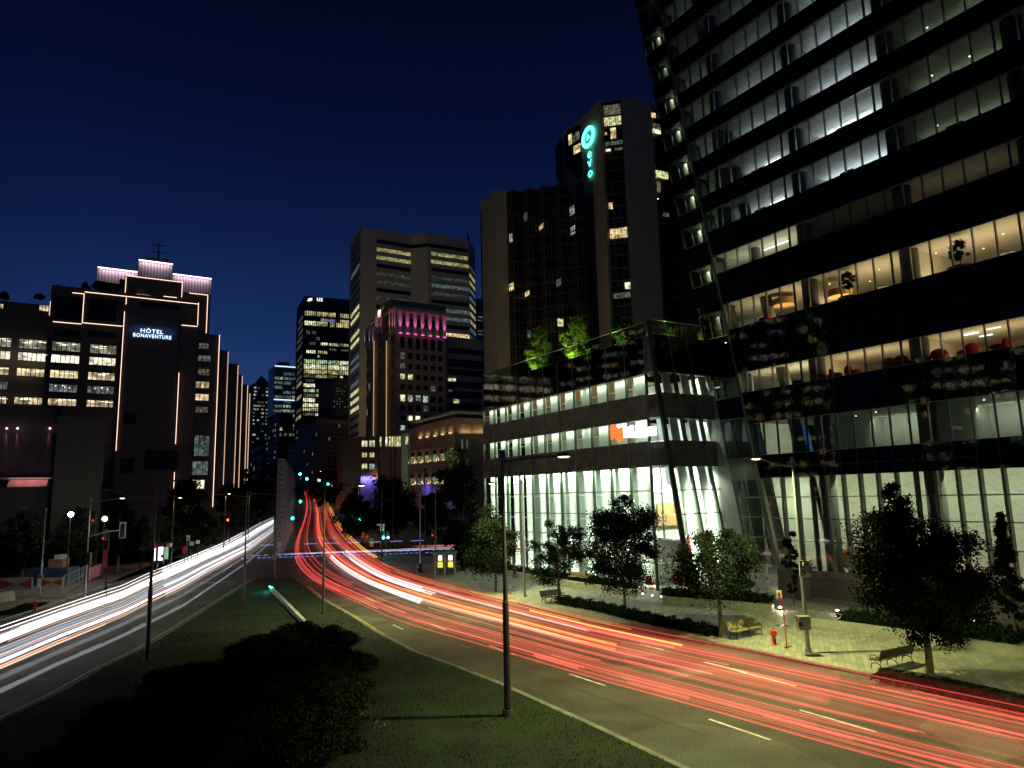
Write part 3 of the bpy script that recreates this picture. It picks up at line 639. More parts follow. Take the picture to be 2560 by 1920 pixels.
# interior fins
for (z0,z1) in WZ:
    for j in range(11):
        a1=ARL-j*MOD*.98-.25; wf=1.75 if z0 else (1.6+.5*((j*7)%3)/2)
        wpart('fin',MB().gbox(GA,max(.05,a1-wf),a1,.75,.85,z0,z1),M['white'],pav)
        if j%3==1: wpart('fin',MB().gbox(GA,max(.1,a1-wf-.75),max(.2,a1-wf-.45),1.3,1.4,z0,z1),M['white'],pav)
wpart('back_wall',seg(MB(),0,22.5,7,7.2,ARL,-6),mat('pavilion_inner_wall',(.42,.45,.42),.7,nscale=.3),pav)
wpart('inner_structure',(lambda mb:[mb.gbox(GA,0,ARL,1.6,1.7,z,z+.12) for z in (3.4,6,8.4,14.3,18.4)] and mb)(MB()),M['white'],pav)
for z0,z1 in ((10.95,13.05),(15.25,17.3),(19.35,22.4)): wpart('floor_slab',seg(MB(),z0,z1,.2,7,ARL,-.3),M['wood'] if z0>19 else M['room'],pav)
PW=(.84,1.,.74)
for z,pw in ((10.85,1900),(15.15,480),(19.25,420)):
    for s in range(3): area('ceiling_lamp',GA.p(5.1+10.2*s,.40,z),(-ZV+B*.35),9.5,.28,pw/3,PW,pav)
    area('ceiling_lamp',GA.p(15,3.6,z),(-ZV),26,.5,pw*.8,(1,.85,.6) if z>12 else PW,pav)
area('floor_lamp',GA.p(15,.42,.25),(ZV+B*.2),29,.25,450,PW,pav)
for j in range(11):
    a=ARL-j*MOD*.98-.9; area('fin_lamp',GA.p(a,.16,5.4),B,.08,9.8,95,PW,pav)
    if j%4==2: wpart('lamp_tube',MB().gbox(GA,a-1.45,a-1.33,.5,.56,.3,10.7),glw,pav)
# B face
bl=lambda z:1.1-.14*z; br=lambda z:9.0-.195*z
def bandB(mb,l,r,z0,z1,a0,a1,g=GBf):   # box along B between l(z) and r(z), a0..a1 (negative a = outwards)
    L=lambda v,z: v(z) if callable(v) else v
    return mb.hexa([g.p(a0,L(l,z0),z0),g.p(a0,L(r,z0),z0),g.p(a1,L(r,z0),z0),g.p(a1,L(l,z0),z0),g.p(a0,L(l,z1),z1),g.p(a0,L(r,z1),z1),g.p(a1,L(r,z1),z1),g.p(a1,L(l,z1),z1)])
for z0,z1,mm in sp1:
    for j in range(3):
        u=lambda z,f:bl(z)*(1-f)+br(z)*f
        wpart('spandrel',bandB(MB(),lambda z,j=j:u(z,j/3)+.02,lambda z,j=j:u(z,(j+1)/3)-.02,z0,z1,-.02,.15),M['spang'] if z0<19 else M['span'],pav)
for (z0,z1) in WZ:
    wn=wpart('window_wall',bandB(MB(),bl,br,z0,z1,.04,.06),M['glass'],pav); mb=MB()
    for j in range(4):
        f=j/3; c=lambda z,f=f:bl(z)*(1-f)+br(z)*f
        bandB(mb,lambda z:c(z)-.09,lambda z:c(z)+.09,z0,z1,-.08,.3)
    for zz in (LV[1:] if z0==0 else [z0,z1]): bandB(mb,lambda z:bl(z),lambda z:br(z),zz-.05,zz+.05,-.06,.03)
    wpart('frame',mb,M['mullg'],wn)
    for j in range(3):
        f0,f1=(j+.55)/3,(j+.96)/3
        wpart('fin',bandB(MB(),lambda z:bl(z)*(1-f0)+br(z)*f0,lambda z:bl(z)*(1-f1)+br(z)*f1,z0,z1,.6,.7),M['white'],pav)
wpart('edge_mullion',bandB(MB(),lambda z:br(z)-.02,lambda z:br(z)+.38,0,23.5,-.12,.5),M['mulld'],pav)
mb=MB()
for z0,z1,_ in sp1:
    for j in range(4):
        f=j/3; c=lambda z,f=f:bl(z)*(1-f)+br(z)*f
        bandB(mb,lambda z:c(z)-.03,lambda z:c(z)+.03,z0,z1,-.07,-.025)
wpart('mullion',mb,M['mull'],pav)
wn=wpart('parapet_glass',bandB(MB(),bl,br,22.75,24.,-.02,0),M['glassd'],pav)
wpart('rail',bandB(MB(),bl,br,24.,24.08,-.05,.05),M['mull'],wn)
wpart('side_back_wall',bandB(MB(),lambda z:.5,lambda z:br(z),0,22.5,5.5,5.7),M['room'],pav)
wpart('gallery_panel',bandB(MB(),lambda z:2.5,lambda z:br(z),5.4,7.6,5.2,5.3),M['wood'],pav)
wpart('gallery_floor',bandB(MB(),lambda z:1.6,lambda z:br(z)-.1,4.2,4.4,2.5,5.4),M['white'],pav)
for z0,z1 in ((10.95,13.05),(15.25,17.3),(19.35,22.4)): wpart('floor_slab',bandB(MB(),lambda z:.3,br,z0,z1,.2,5.4),M['wood'] if z0>19 else M['room'],pav)
for j in range(3):
    f=(j+.75)/3; area('fin_lamp',GBf.p(.12,bl(5.4)*(1-f)+br(5.4)*f,5.4),A,.3,9.,260,PW,pav,xdir=B)
# glowing white panels seen between the fins
gl=glowmat('light_panel',(.9,1,.95),1.5,False)
for j in range(3):
    for (z0,z1) in ((13.15,15.15),(9.2,10.85)):
        f0,f1=(j+.06)/3,(j+.46)/3
        wpart('light_panel',bandB(MB(),lambda z:bl(z)*(1-f0)+br(z)*f0,lambda z:bl(z)*(1-f1)+br(z)*f1,z0,z1,1.0,1.05),gl,pav)
for z,pw in ((10.85,6500),(15.15,700),(19.25,800)): area('ceiling_lamp',GBf.p(1.6,4,z),(-ZV+A*.4),4.5,1.2,pw,(1,.97,.78),pav,xdir=B)
# wedge between the two faces
for z0,z1 in [(LV[i],LV[i+1]) for i in range(5)]+[(10.9,13.1),(13.1,15.2),(15.2,17.36),(17.36,19.3),(19.3,22.7)]:
    sol=z0>=10.9 and (z0,z1) not in ((13.1,15.2),(17.36,19.3))
    P=lambda z:(GA.p(0,-.02,z),GBf.p(-.02,bl(z),z))
    a_,b_=P(z0+.04); c_,d_=P(z1-.04)
    mb=MB(); th=B*.1+A*.05
    mb.hexa([a_,b_,b_+th,a_+th,c_,d_,d_+th,c_+th]); wpart('corner_pane',mb,M['glassd'] if not sol else M['spang'],pav)
wpart('corner_post',MB().tube([GBf.p(-.05,bl(0)-.05,0),GBf.p(-.05,bl(23.9)-.05,23.9)],[.26,.22],8),M['mulld'],pav)
# roof slab
rf=MB().prism([tuple(GA.p(ARL,0.05,0)[:2]),tuple(GA.p(-.2,.05,0)[:2]),tuple(GBf.p(0.1,-1.9,0)[:2]),tuple(GBf.p(.1,4.5,0)[:2]),tuple(GBf.p(14,4.5,0)[:2]),tuple(GA.p(ARL,7,0)[:2])],22.4,22.6)
wpart('roof',rf,M['conc'],pav)
# illuminated sign on the parapet band of the pavilion
sg=thing('illuminated_sign','glowing white lettered sign with an orange red folded flag emblem on the glass pavilion','sign',GA.p(3.5,-.3,13.4))
def onp(x,y): a,z=GA.onA(x,y,-.25); return GA.p(a,-.25,z)
s=lambda x,y:(1180+x*.28933,680+y*.28933)
pts=[(1195,1330),(1245,1365),(1290,1330),(1297,1455),(1250,1420),(1262,1465),(1200,1445)]
q=[onp(*s(*p)) for p in [(1196,1328),(1218,1318),(1258,1356),(1293,1340),(1297,1450),(1262,1468),(1226,1424),(1200,1452)]]
mb=MB(); n=len(q); mb.add(q+[p+B*.12 for p in q],[tuple(range(n)),tuple(range(2*n-1,n-1,-1))]+[(i,i+n,(i+1)%n+n,(i+1)%n) for i in range(n)])
wpart('emblem',mb,glowmat('sign_red',(1,.16,.03),1.6,False),sg)
sw=glowmat('sign_white',(.95,1,1),3.,False)
xs=[1312,1332,1352,1372,1394,1416,1438,1460,1482]
for k,x in enumerate(xs):
    zt_=[1330,1326,1334,1322,1330,1320,1326,1318,1324][k]
    a0,z0=GA.onA(*s(x,1432),-.25); a1,z1=GA.onA(*s(x+17,zt_),-.25)
    wpart('letter',MB().gbox(GA,min(a0,a1),max(a0,a1),-.28,-.2,z0,z1-(.5 if k%3==1 else 0)),sw,sg)
a0,z0=GA.onA(*s(1500,1420),-.25); wpart('letter',MB().gbox(GA,a0-1.4,a0,-.28,-.2,z0,z0+.8),sw,sg)
# ================================================================ HELPERS FOR BUILDINGS
def poly_building(label,cat,roofpx,z,m,name='office_building',base=-2,back=(0,0),tops=None,Yp=None):
    """roof corners given by their pixels at roof height z -> footprint"""
    P=[atZ(x,y,z) for x,y in roofpx]; return P
def windows_on(root,p0,p1,z0,z1,cols,rws,fw,fh,litp,mats,n,recess=.06,frame=None,maxn=100,seed=0,name='window',darkm=None):
    """individual window panes on the wall p0->p1 (world xy), outward normal n"""
    rr=random.Random(seed); p0=np.array(p0[:2]);p1=np.array(p1[:2]); L=np.linalg.norm(p1-p0); u=(p1-p0)/L; k=0; dark=MB()
    for j in range(rws):
        for i in range(cols):
            c=L*(i+.5)/cols; w_=L/cols*fw/2; zc=z0+(z1-z0)*(j+.5)/rws; h_=(z1-z0)/rws*fh/2
            lp=litp(i,j,rr) if callable(litp) else (rr.choice(mats) if rr.random()<litp else None)
            a_=p0+u*(c-w_); b_=p0+u*(c+w_)
            if lp is None: 
                dark.wbox(a_,b_,n,recess*.3,recess*.8,zc-h_,zc+h_); continue
            if k<maxn: wpart(name,MB().wbox(a_,b_,n,recess*.4,recess,zc-h_,zc+h_),M[lp],root); k+=1
    if dark.v: 
        o=wpart('dark_windows',dark,darkm or M['dark'],root); tag(o,kind='stuff')
def nrm(p0,p1,inside):
    p0=np.array(p0[:2]);p1=np.array(p1[:2]); d=_n(p1-p0); n=np.array([-d[1],d[0]])
    if (np.array(inside[:2])-p0)@n>0: n=-n
    return n
# ================================================================ HOTEL (left)
OH=atY(290,1127,140); GH=Grid(OH)
z0s=lambda x,y:(x*.28933,600+y*.28933)
hb=lambda x,y,a=0:GH.onB(*z0s(x,y),a)
hotel=thing('hotel_building','broad brown concrete hotel outlined with warm light strips and a glowing blue white sign','building',(OH[0],OH[1],0))
HW=M['hotelwall']
def hbox(name,px0,px1,a0=0,depth=20,m=HW,zb=None,parent=hotel):
    b0,zt0=hb(*px0,a0); b1,zt1=hb(*px1,a0); zt=(zt0+zt1)/2
    wpart(name,MB().gbox(GH,a0,a0+depth,b0,b1,-2 if zb is None else zb,zt),m,parent); return b0,b1,zt
# left wings
b0,b1,zt=hbox('wall',(-700,505),(440,520),1.5,30); b0,b1,zL=hbox('wall',(445,432),(1600,470),0,30)
hbox('wall',(1085,312),(1578,354),2,22); hbox('wall',(1575,455),(1822,470),3,22); bS0,bS1,_=hbox('wall',(1076,560),(1556,600),-1.6,1.6)
bR0,bR1,_=hbox('wall',(1556,720),(1712,742),-.7,.7)
hbox('wall',(1712,810),(1896,816),.4,20)
# panel joints on the front slab
mb=MB()
for k in range(13):
    z=4+k*3.4; mb.gbox(GH,-1.63,-1.6,bS0,bS1,z,z+.06)
mb.gbox(GH,-.74,-.7,bR0+.02,bR1,20,20.06)
wpart('panel_joint',mb,M['dark'],hotel)
LEDW=.085
def led(p,q,a,m=None):
    b0,z0=hb(*p,a); b1,z1=hb(*q,a)
    if abs(b1-b0)>abs(z1-z0): z=(z0+z1)/2; mb=MB().gbox(GH,a-.1,a-.02,min(b0,b1),max(b0,b1),z-LEDW/2,z+LEDW/2)
    else: b=(b0+b1)/2; mb=MB().gbox(GH,a-.1,a-.02,b-LEDW/2,b+LEDW/2,min(z0,z1),max(z0,z1))
    wpart('led_strip',mb,m or M['led'],hotel)
for p,q,a in [((625,458),(730,465),0),((730,462),(1718,542),0),((728,465),(710,718),0),((458,708),(705,724),0),((712,718),(1068,744),0),((1093,497),(1085,612),0),((1080,618),(998,1530+290),-1.7),
    ((1716,542),(1706,745),0),((1570,738),(1706,745),-.8),((1092,316),(1578,358),2),((1090,318),(1082,455),2),((1578,360),(1568,495),2),((1180,470),(1298,480),1),((1413,489),(1528,497),1),
    ((1635,462),(1797,474),3),((1797,476),(1780,805),3),((436,530),(428,652),1.5),((1545,1147),(1518,1383+380),-1.7),((1506,2005),(1493,2340),-1.7)]: led(p,q,a)
led((1895,820),(1840,2310),.35)
# dark recessed panels
for (p,q,a) in [((480,480),(700,700),0),((775,500),(1000,712),0),((1200,530),(1550,640),-.0),((468,765),(690,850),0),((760,780),(1005,855),0),((1065,1488),(1172,1588),-1.6),((1255,1815),(1535,1985),-1.6),((1042,1890),(1150,2015),-1.6)]:
    b0,z1=hb(*p,a); b1,z0=hb(*q,a); wpart('recessed_panel',MB().gbox(GH,a-.05,a-.01,b0,b1,z0,z1),M['dark'],hotel)
# ribbon windows of the left wing
WR=[(885,962,'wcool',.8),(1003,1072,'wwhite',1.2),(1133,1200,'wwarm',1),(1250,1318,'wdimg',1),(1372,1432,'wwarm',1)]
cols_=[(-470,-240),(-170,100),(165,405),(452,697),(780,1010)]
M['w1']=winmat('office_window_grey',(.85,.85,.62),.34,scale=.5); M['w2']=winmat('office_window_white',(1,.92,.66),1.3,lo=.35,scale=.5); M['w3']=winmat('office_window_warm',(1,.76,.42),.95,lo=.35,scale=.5); M['w4']=winmat('office_window_cool',(.7,.85,.8),.16,scale=.6); M['w5']=winmat('office_window_amber',(1,.74,.44),.75,lo=.2,scale=.6)
tl=glowmat('ceiling_tube',(1,.9,.65),1.6,False)
for r,(y0,y1,_,_s) in enumerate(WR):
    for c,(x0,x1) in enumerate(cols_):
        if r==3 and c==2: continue
        b0,za=hb(x0,885,0); b1,zb_=hb(x1,885,0); zt=GH.onB(*z0s(900,y0+22),0)[1]; zb2=GH.onB(*z0s(900,y1+22 if r==0 else y1+12),0)[1]; zt=GH.onB(*z0s(900,y0+(22 if r==0 else 14)),0)[1]
        wn=wpart('window',MB().gbox(GH,-.02,.02,b0,b1,zb2,zt),M['w%d'%(r+1)],hotel)
        mb=MB(); n=6
        for k in range(n+1): bb=b0+(b1-b0)*k/n; mb.gbox(GH,-.12,-.03,bb-.06,bb+.06,zb2,zt)
        mb.gbox(GH,-.12,-.03,b0,b1,zt-.05,zt+.1); mb.gbox(GH,-.12,-.03,b0,b1,zb2-.1,zb2+.02); wpart('frame',mb,M['dark'],wn)
        mb=MB()
        for k in range(5):
            bb=b0+(b1-b0)*random.uniform(.05,.8); zz=zb2+(zt-zb2)*random.uniform(.55,.85)
            if r==3: mb.sphere(GH.p(-.05,bb,zz),.12,5)
            else: mb.gbox(GH,-.04,-.02,bb,bb+1.1,zz,zz+.12)
        wpart('ceiling_lights',mb,tl,wn)
for (x0,y0,x1,y1,mm) in [(-10,552,28,590,'w5'),(340,562,420,616,'w5'),(1715,890,1805,940,'w4'),(1712,995,1820,1050,'w4'),(1710,1112,1810,1172,'wdim'),(1692,1222,1806,1280,'w3'),(1688,1330,1802,1388,'w3'),(1688,1440,1795,1492,'wdim'),(1680,1690,1805,1866,'wdimg'),(1660,1912,1795,2028,'w4'),(1660,2075,1765,2150,'w2')]:
    a=1.5 if x1<440 else .4
    b0,z1=hb(x0,y0,a); b1,z0=hb(x1,y1,a); b0b,_=hb(x0,y1,a)
    wn=wpart('window',MB().gbox(GH,a-.04,a-.01,b0,b1,min(z0,z1),max(z0,z1)),M[mm],hotel)
    mb=MB()
    for k in (0,.33,.66,1): mb.gbox(GH,a-.1,a-.05,b0+(b1-b0)*k-.05,b0+(b1-b0)*k+.05,min(z0,z1),max(z0,z1))
    wpart('frame',mb,M['dark'],wn)
# sign letters
def letters(txt,loc,u,size,m,parent,depth=.08,spacing=1.,name='letters',sx=1.):
    fc=bpy.data.curves.new(name,'FONT'); fc.body=txt; fc.size=size; fc.extrude=depth/2; fc.space_character=spacing; fc.align_x='CENTER'; fc.resolution_u=3
    o=bpy.data.objects.new(name,fc); C.objects.link(o); dg=bpy.context.evaluated_depsgraph_get(); me=bpy.data.meshes.new_from_object(o.evaluated_get(dg)); bpy.data.objects.remove(o)
    me.materials.clear(); me.materials.append(m); o=bpy.data.objects.new(name,me); C.objects.link(o)
    u=np.array([u[0],u[1],0.]); n=np.array([u[1],-u[0],0.])
    mw=Matrix([[u[0]*sx,0,n[0],loc[0]],[u[1]*sx,0,n[1],loc[1]],[0,1,0,loc[2]],[0,0,0,1]]); me.transform(mw)
    if parent:
        off=Vector(parent.location); me.transform(Matrix.Translation(-off)); o.parent=parent
    return o
sgm=glowmat('sign_blue_white',(.50,.70,1),2.6,False)
b,z=hb(1315,800,-1.7); bw,_=hb(1480,800,-1.7); bl_,zl_=hb(1315,850,-1.7)
sgn=thing('hotel_sign','glowing blue white hotel name sign high on the brown slab','sign',GH.p(-1.75,b,zl_))
def fitletters(txt,x0,x1,ybase,size,name):
    b0,zz=hb(x0,ybase,-1.75); b1,zz2=hb(x1,ybase,-1.75); o=letters(txt,GH.p(-1.75,(b0+b1)/2,(zz+zz2)/2),B,size,sgm,None,name=name,spacing=1.15)
    V=np.array([v.co[:] for v in o.data.vertices]); bb=(V-GH.O)@B; sc=(b1-b0)/(bb.max()-bb.min()); c=(b0+b1)/2
    for v in o.data.vertices:
        p=np.array(v.co[:]); q=(p-GH.O)@B; p=p+B*((c+(q-(bb.max()+bb.min())/2)*sc)-q); v.co=p-np.array(sgn.location)
    o.parent=sgn
fitletters('HÔTEL',1215,1410,805,1.15,'sign_text_upper'); fitletters('BONAVENTURE',1150,1480,846,1.05,'sign_text_lower')
area('sign_glow',GH.p(-2.4,b,zl_+1.5),A,8,1.5,45,(.10,.22,1.),sgn,xdir=B)
# ribbed side: stepped buttresses receding up the street, each with a light strip
zs=hb(1895,818,0)[1]
prevp=GH.p(0,hb(1896,818,0)[0],0)
STEP=[(1975,955),(2060,1072),(2097,1166),(2143,1250),(2162,1320)]
for k,(x,y) in enumerate(STEP):
    c=atZ(*z0s(x,y),zs); g2=Grid(c); w_=np.linalg.norm(c-prevp)
    bt_=wpart('buttress',MB().gbox(g2,0,9+k*2,-9,0,-1,zs),HW,hotel)
    wpart('led_strip',MB().gbox(g2,-.12,-.02,-.1-.02*k,0,10+k*1.2,zs-.3),M['ledd'],hotel)
    rr=random.Random(k)
    for j in range(7):
        if rr.random()<.8: wpart('window',MB().gbox(g2,-.08,-.02,-5.2+k*.3,-3.,9+j*4.5,11.8+j*4.5),M[rr.choice(['w3','w2','w3','w5','w4'])],hotel)
    prevp=c
# dark roof planting
# ---- crown tower behind the hotel
GC=Grid(atY(*z0s(845,400),215)); 
crown=thing('crowned_tower','dark office tower behind the hotel whose stepped crown glows pinkish white','building',GC.p(0,0,0))
cb=lambda x,y,a=0:GC.onB(*z0s(x,y),a)
crm=bpy.data.materials.new('ribbed_metal_crown'); crm.use_nodes=True; t=crm.node_tree; bb_=t.nodes['Principled BSDF']; wv=t.nodes.new('ShaderNodeTexWave'); tcn=t.nodes.new('ShaderNodeTexCoord'); mp=t.nodes.new('ShaderNodeMapping'); mp.inputs['Rotation'].default_value=(0,0,math.radians(-31)); t.links.new(tcn.outputs['Object'],mp.inputs[0]); t.links.new(mp.outputs[0],wv.inputs[0]); wv.inputs['Scale'].default_value=.35
r_=t.nodes.new('ShaderNodeValToRGB'); r_.color_ramp.elements[0].color=(.16,.13,.15,1); r_.color_ramp.elements[1].color=(.42,.34,.38,1); t.links.new(wv.outputs[0],r_.inputs[0]); t.links.new(r_.outputs[0],bb_.inputs['Base Color']); bb_.inputs['Roughness'].default_value=.6
for (x0,y0,x1,y1,yb,a,dep) in [(845,238,1188,270,375,0,25),(1198,176,1492,202,335,-4,28),(1494,298,1826,328,462,0,25)]:
    b0,z0=cb(x0,y0,a); b1,z1=cb(x1,y1,a); z=(z0+z1)/2; zb_=cb((x0+x1)/2,yb,a)[1]
    wpart('crown_panel',MB().gbox(GC,a,a+dep,b0,b1,zb_,z),crm,crown)
    wpart('tower_body',MB().gbox(GC,a+.3,a+dep-.5,b0+.3,b1-.3,-2,zb_),M['dark'],crown)
    wpart('led_strip',MB().gbox(GC,a-.6,a-.3,b0,b1,z-.35,z-.05),M['ledw'],crown)
    area('crown_lamp',GC.p(a-.9,(b0+b1)/2,z-.2),(A*.35-ZV),abs(b1-b0)-1,.4,abs(b1-b0)*42,(1,.78,.88),crown,xdir=B)
b0,z0=cb(1262,142,6); b1,z1=cb(1464,165,6); wpart('penthouse',MB().gbox(GC,6,18,b0,b1,z0-14,z0),M['conc'],crown); 
bx,z9=cb(1375,35,8); mb=MB().tube([GC.p(8,bx,z0-1),GC.p(8,bx,z9)],[.35,.15],5)
for zz,w_ in ((z9-3,2.4),(z9-5.5,1.8),(z9-.5,2.)): mb.gbox(GC,7.9,8.1,bx-w_,bx+w_,zz,zz+.25)
wpart('antenna',mb,M['darkmetal'],crown)
for k,(x,y) in enumerate([(1797,600),(1797,678),(1800,700),(1790,640),(1770,690)]):
    b0,z0=cb(x-6,y-5,-.1); b1,z1=cb(x+6,y+5,-.1); wpart('window',MB().gbox(GC,-.15,-.05,b0,b1,z1,z0),M['wwarm'],crown)
# ================================================================ LOW CONCRETE HALL (front left)
OL=G(130,1425); 
z2s=lambda x,y:(x*.28933,1000+y*.28933)
GLh=Grid(atY(*z2s(500,1300),88)); lb=lambda x,y,a=0:GLh.onB(*z2s(x,y),a)
hall=thing('concrete_hall','low windowless concrete hall with pink lit recessed wall at the left','building',GLh.p(0,0,0))
hm=mat('hall_concrete',(.042,.037,.031),.9,nscale=.4,namt=.12,bump=.2,bscale=5)
corr=mat('corrugated_wall',(.13,.075,.085),.7,nscale=.5); tcr=corr.node_tree
wv=tcr.nodes.new('ShaderNodeTexWave'); wv.inputs['Scale'].default_value=2.2; tcn=tcr.nodes.new('ShaderNodeTexCoord'); mp=tcr.nodes.new('ShaderNodeMapping'); mp.inputs['Rotation'].default_value=(0,0,math.radians(-31)); tcr.links.new(tcn.outputs['Object'],mp.inputs[0]); tcr.links.new(mp.outputs[0],wv.inputs[0])
bp=tcr.nodes.new('ShaderNodeBump'); bp.inputs['Strength'].default_value=.8; bp.inputs['Distance'].default_value=.1; tcr.links.new(wv.outputs[0],bp.inputs['Height']); tcr.links.new(bp.outputs[0],tcr.nodes['Principled BSDF'].inputs['Normal'])
b0,zt=lb(500,168); b1,zt2=lb(915,180); zt=(zt+zt2)/2
wpart('wall',MB().gbox(GLh,0,22,b0,b1,-.5,zt),hm,hall)
wpart('coping',MB().gbox(GLh,-.15,22.1,b0-.1,b1+.15,zt,zt+.4),hm,hall)
bl0=lb(-900,60,3)[0]; zr=lb(400,62,3)[1]; zmid=lb(300,150,3)[1]; zled=lb(200,680,3)[1]; br0=lb(535,100,3)[0]
wpart('wall',MB().gbox(GLh,3,22,bl0,br0,zmid,zr),hm,hall)
wpart('corrugated_wall',MB().gbox(GLh,3.4,4,bl0,br0,-.5,zmid),corr,hall)
wpart('base_wall',MB().gbox(GLh,1.8,3.4,bl0,lb(415,760,1.8)[0],-.5,lb(200,755,1.8)[1]),hm,hall)
wpart('ledge',MB().gbox(GLh,1.5,3.4,bl0,lb(445,680,1.5)[0],zled-.1,zled+.1),M['conc'],hall)
b0c,z1c=lb(85,690,1.7); b1c,_=lb(418,690,1.7); b0d,z0c=lb(55,752,1.2); b1d,_=lb(400,752,1.2)
can=MB().hexa([GLh.p(1.2,b0d,z0c),GLh.p(1.2,b1d,z0c),GLh.p(2.2,b1d,z0c),GLh.p(2.2,b0d,z0c),GLh.p(1.7,b0c,z1c),GLh.p(1.7,b1c,z1c),GLh.p(2.2,b1c,z1c),GLh.p(2.2,b0c,z1c)])
wpart('canopy',can,mat('canopy_pink',(.42,.22,.22),.7,nscale=1),hall)
area('canopy_lamp',GLh.p(1.1,(b0c+b1c)/2,z1c+.15),(A*.6-ZV),b1c-b0c,.2,22,(1,.5,.48),hall,xdir=B)
pk=glowmat('pink_lamp',(1,.6,.65),4,False)
for x in (58,152,432,-160,-420):
    bb,zz=lb(x,245,3.1); wpart('wall_lamp',MB().sphere(GLh.p(3.1,bb,zz),.12,6),pk,hall); o=spot('wall_spot',GLh.p(3.28,bb,zz-.1),(-ZV*1.+A*.07-B*.05*(x>200)),520,(1,.45,.55),17,.9,.05); 
    o.parent=hall; o.matrix_parent_inverse=Matrix.Translation(-hall.location)
bb0,za=lb(895,560); wpart('window',MB().gbox(GLh,2,4.5,b1+.0,b1+.06,lb(900,690)[1],lb(900,560)[1]),M['wdimg'],hall)
# ================================================================ CITY BUILDINGS
def onW(p0,p1,x,y):
    p0=np.array([p0[0],p0[1],0.]);d=np.array([p1[0],p1[1],0.])-p0; n=_n(np.array([-d[1],d[0],0])); r=ray(x,y); t=((p0-CAM)@n)/(r@n); return CAM+r*t
def wquad(root,p0,p1,ins,x0,y0,x1,y1,m,prj,name='window',d=.12,ym=None):
    n=nrm(p0,p1,ins); a_=onW(p0,p1,*prj(x0,(y0+y1)/2)); b_=onW(p0,p1,*prj(x1,(y0+y1)/2)); xm=(x0+x1)/2
    zt=onW(p0,p1,*prj(xm,y0))[2]; zb=onW(p0,p1,*prj(xm,y1))[2]
    return wpart(name,MB().wbox(a_,b_,n,-.05,d,zb,zt),M[m] if isinstance(m,str) else m,root)
def lat(p0,p1,ins,zs,mb,th=.12,d=.12,k0=0,k1=1):
    n=nrm(p0,p1,ins); p0=np.array(p0[:2]);p1=np.array(p1[:2])
    for z in zs: mb.wbox(p0+(p1-p0)*k0,p0+(p1-p0)*k1,n,-.02,d,z-th/2,z+th/2)
def ver(p0,p1,ins,fr,z0,z1,mb,th=.12,d=.14):
    n=nrm(p0,p1,ins); p0=np.array(p0[:2]);p1=np.array(p1[:2]); u=_n(p1-p0)
    for f in fr:
        c=p0+(p1-p0)*f; mb.wbox(c-u*th/2,c+u*th/2,n,-.02,d,z0,z1)
E1=lambda x,y:(1180+x*.28933,200+y*.28933); E2=lambda x,y:(1180+x*.28933,680+y*.28933)
# ---- evo tower block
c0=atY(*E1(195,965),168); hE=c0[2]
rp_=[(80,1060),(195,965),(300,975),(345,945),(435,965),(475,928),(570,942),(608,905),(700,918),(745,885),(835,900),(880,868),(965,880)]
EP=[atZ(*E1(*p),hE) for p in rp_]
evo=thing('ribbed_residential_tower','tall brown concrete tower with a round glowing turquoise sign and zigzag window walls','building',(EP[1][0],EP[1][1],0))
insE=np.mean([p[:2] for p in EP],axis=0)+A[:2]*30+B[:2]*5
backp=[EP[-1][:2]+A[:2]*26+B[:2]*8,EP[0][:2]+A[:2]*2+B[:2]*30]
wpart('end_wall',MB().prism([EP[0],EP[1],EP[2],EP[2][:2]+A[:2]*12,EP[0][:2]+A[:2]*6+B[:2]*16],-2,hE+.4),M['evoc'],evo)
wpart('zigzag_glazing',MB().prism([tuple(p[:2]) for p in EP[2:]]+[tuple(EP[-1][:2]+A[:2]*20),tuple(EP[2][:2]+A[:2]*14)],-2,hE),M['dark'],evo)
ml=mat('window_grid',(.075,.062,.05),.6,nscale=1); fl=3.05
for i in range(2,12):
    mb=MB(); p0,p1=EP[i],EP[i+1]; insp=(p0[:2]+p1[:2])/2+A[:2]*20+B[:2]*6
    lat(p0,p1,insp,np.arange(hE-.3,16,-fl),mb,.22); ver(p0,p1,insp,(0.03,.34,.66,.97),14,hE,mb,.09)
    mbp=mb; wpart('window_grid',mb,ml,evo)
def seg_for(x):
    for i in range(2,12):
        if rp_[i][0]<=x<rp_[i+1][0]: return EP[i],EP[i+1]
    return EP[11],EP[12]
for (x0,y0,x1,y1,mm) in [(842,1090,888,1165,'wcool'),(848,1265,896,1335,'wcool'),(452,1145,480,1215,'wdimg'),(575,1252,620,1292,'wwarm'),(325,1330,350,1402,'wcool')]:
    p0,p1=seg_for((x0+x1)/2); wquad(evo,p0,p1,insE,x0,y0,x1,y1,mm,E1)
for (x0,y0,x1,y1,mm) in [(325,98,362,160,'wwarm'),(462,165,500,205,'wwarm'),(730,60,775,120,'wdimg'),(740,405,788,470,'wyel'),(480,505,508,570,'wdimg')]:
    p0,p1=seg_for((x0+x1)/2-8); wquad(evo,p0,p1,insE,x0,y0,x1,y1,mm,E2)
cT=atY(*E1(1110,175),163); hT=cT[2]
TP=[atZ(*E1(*p),hT) for p in [(935,345),(1110,175),(1285,148),(1545,210),(1700,245),(1760,258)]]
insT=np.mean([p[:2] for p in TP],axis=0)+A[:2]*20+B[:2]*6
dA=A[:2]*3
wpart('sign_wall',MB().prism([TP[0],TP[1],TP[1][:2]+np.array([.9,0.8]),TP[1][:2]+A[:2]*14+B[:2]*4,TP[0][:2]+A[:2]*8],-2,hT+.3),M['evoc'],evo)
u=TP[2]-TP[1]; 
